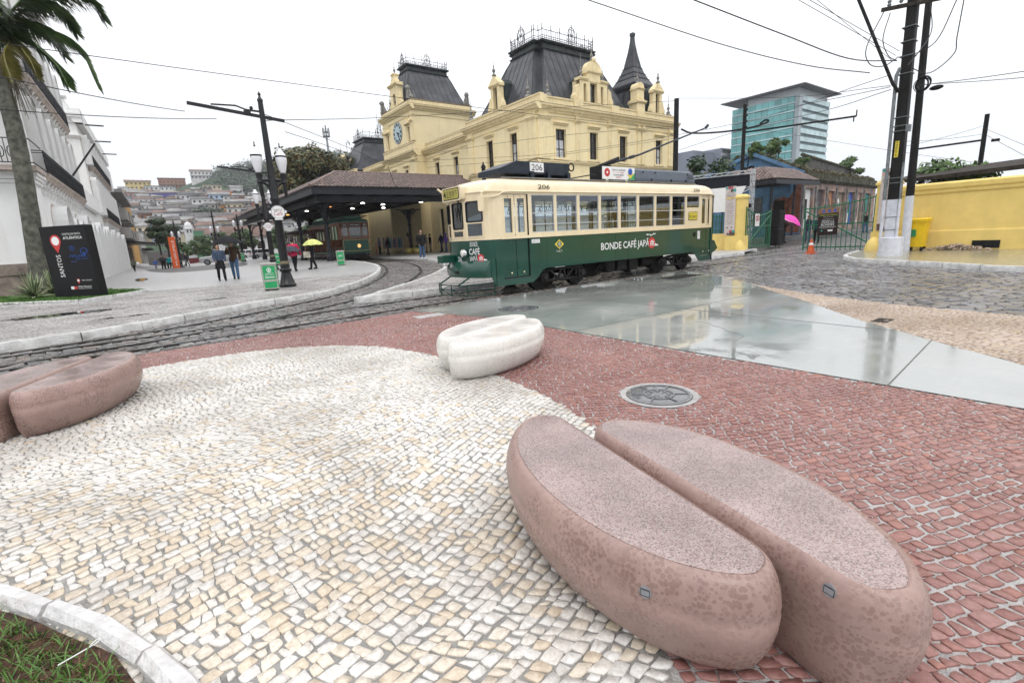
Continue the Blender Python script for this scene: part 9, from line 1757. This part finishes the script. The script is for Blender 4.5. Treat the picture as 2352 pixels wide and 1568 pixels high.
for i,c in enumerate(((.45,.38,.36),(.30,.10,.12),(.05,.28,.30),(.5,.48,.44),(.2,.2,.3),(.45,.3,.3),(.10,.3,.34),(.4,.4,.42))):b=MB();x=-.9+i*.26;b.loft([[(x+dx,dy,z) for dx,dy in((-.05,-.2),(.05,-.2),(.05,.2),(-.05,.2))] for z in(.55,1.2)]+[[(x+dx,dy,1.55) for dx,dy in((-.03,-.12),(.03,-.12),(.03,.12),(-.03,.12))]]);b.build('garment',cloth('garment %s'%'abcdefgh'[i],c),t)
p=ground(866,586);t=thing('queue_barrier','red queue post with white rope beside the old tram','barrier',(p.x,p.y,p.z));b=MB();b.tube([(0,0,0),(0,0,1.1)],.04,8);b.build('post',m_red,t);b=MB();b.tube([(0,0,.95),(-.6,.2,.8),(-1.3,.4,.95)],.02,6);b.build('rope',m_whit_l,t)
# ================================================================== OVERHEAD WIRES
m_wire=M('black overhead wire',(.02,.02,.022),.5,.1,5)
def wire(label,pts,r=.011,sag=0.0,name='overhead_wire',n_=14):
 P=[Vector(p) for p in pts]
 if len(P)==2:P=[P[0].lerp(P[1],i/n_)-Vector((0,0,sag*4*(i/n_)*(1-i/n_))) for i in range(n_+1)]
 else:P=[Vector(p) for p in smooth_line([tuple(p) for p in P],6)]
 b=MB();b.tube(P,r,5);o=b.build(name,m_wire);tag(o,label,'wire',None)
A_=atD
wire('overhead wire crossing from the palm to the pole right of the station',[A_(-80,88,20),A_(1552,298,36.5)],.012,.15);wire('overhead wire running from the left edge to the bracket tip of the nearest lamp post',[A_(-60,163,13),A_(425,256,18)],.010,.05);wire('lowest overhead wire on the left, ending at the nearest lamp post',[A_(-60,247,13),A_(497,273,18)],.009,.06)
wire('wire from the right bracket of the nearest lamp post down to the station wall',[A_(655,303,17.6),A_(870,368,30),A_(1010,372,44)],.010);wire('wire from the nearest lamp post across the clock tower to the right pole',[A_(610,277,17.8),A_(890,270,24),A_(1165,254,30),A_(1552,232,36.5)],.012);wire('second wire from the lamp post towards the hanging hook by the canopy',[A_(606,262,17.8),A_(830,352,27),A_(893,386,33)],.011);wire('short hanging hook wire above the canopy roof',[A_(892,384,33),A_(905,420,33),A_(912,433,33),A_(900,447,33)],.02)
wire('twisted cable sloping across the sky from top centre to the utility pole',[A_(1335,-5,16),A_(1650,100,18),A_(1850,150,19),A_(1998,168,19.5)],.014);wire('thicker twisted cable sloping down to the utility pole',[A_(1580,-5,14),A_(1800,80,16),A_(1950,135,18),A_(2060,140,19.3)],.015);wire('thin wire from the top edge to the utility pole, left of a pair',[A_(1825,-5,14),A_(2058,128,19.3)],.007);wire('thin wire from the top edge to the utility pole, right of a pair',[A_(1850,-5,14),A_(2066,118,19.3)],.007);wire('thin wire from the top edge passing left of the utility pole strut',[A_(1870,-5,14),A_(2050,140,19.3)],.006)
wire('wire from the utility pole to the top of the pole by the station',[A_(2045,197,19.5),A_(1800,224,26),A_(1552,226,36)],.009);wire('wire from the utility pole to the thin pole before the glass tower',[A_(2045,200,19.5),A_(1715,262,32)],.010,.05);wire('lower wire from the utility pole crossing the glass tower',[A_(2046,206,19.5),A_(1895,254,24),A_(1700,300,31),A_(1560,345,36)],.011);wire('contact wire passing behind the tram pole towards the station front',[A_(2046,172,19.5),A_(1700,282,30),A_(1300,350,33),A_(1000,368,36)],.010);wire('contact wire along the front of the station at window height',[A_(1552,318,36),A_(1240,362,30),A_(980,385,34)],.009);wire('wire across the station windows from the right pole',[A_(1552,290,36),A_(1230,318,30),A_(900,368,36)],.010)
wire('upper of two wires leaving the utility poles to the right edge',[A_(2112,196,22),A_(2380,160,20)],.010,.02);wire('lower of two wires leaving the utility poles to the right edge',[A_(2118,194,22),A_(2380,176,20)],.009,.02);wire('thin wire from the utility pole to the distant floodlight pole',[A_(2080,336,22),A_(2262,288,30)],.007,.05);wire('second thin wire from the utility pole to the distant floodlight pole',[A_(2080,325,22),A_(2258,308,30)],.007,.05);wire('wire from the floodlight pole falling to the right edge',[A_(2268,312,30),A_(2380,372,24)],.008);wire('upper wire from the floodlight pole falling to the right edge',[A_(2268,298,30),A_(2380,345,24)],.007);wire('low wire behind the utility poles crossing to the right',[A_(1760,300,32),A_(2040,345,30),A_(2250,375,30)],.007)
wire('loop of black cable hanging left of the utility pole',[A_(2030,28,19.2),A_(1990,110,19),A_(1998,148,19),A_(2030,152,19.2),A_(2060,134,19.3)],.013);wire('black cable drooping from the crossarm to the pole',[A_(2045,30,19.2),A_(2028,90,19.1),A_(2040,128,19.2),A_(2060,140,19.3)],.012);wire('long cable swinging down from the top right to the poles',[A_(2200,-5,18),A_(2150,95,18.6),A_(2090,128,19),A_(2060,132,19.3)],.013);wire('outer cable swinging wide right of the poles',[A_(2215,-5,18),A_(2198,85,18.4),A_(2190,125,18.6),A_(2135,168,19),A_(2090,155,19.3)],.013);wire('black cable drooping between the two utility poles',[A_(2135,0,21.5),A_(2140,70,21),A_(2110,120,20),A_(2085,150,19.4)],.013)
# ================================================================== AIR
hz=bpy.data.materials.new('haze');hz.use_nodes=True;n_=hz.node_tree.nodes;n_.remove(n_['Principled BSDF']);pv=n_.new('ShaderNodeVolumePrincipled');pv.inputs['Color'].default_value=(.93,.95,1,1);pv.inputs['Density'].default_value=HAZE_D;pv.inputs['Anisotropy'].default_value=.2;hz.node_tree.links.new(pv.outputs[0],n_['Material Output'].inputs['Volume'])
b=MB();b.box(-560,560,-60,560,-8,125);o=b.build('haze',hz);tag(o,'thin pale rain haze filling the air over the square and hill','haze',None,'stuff')
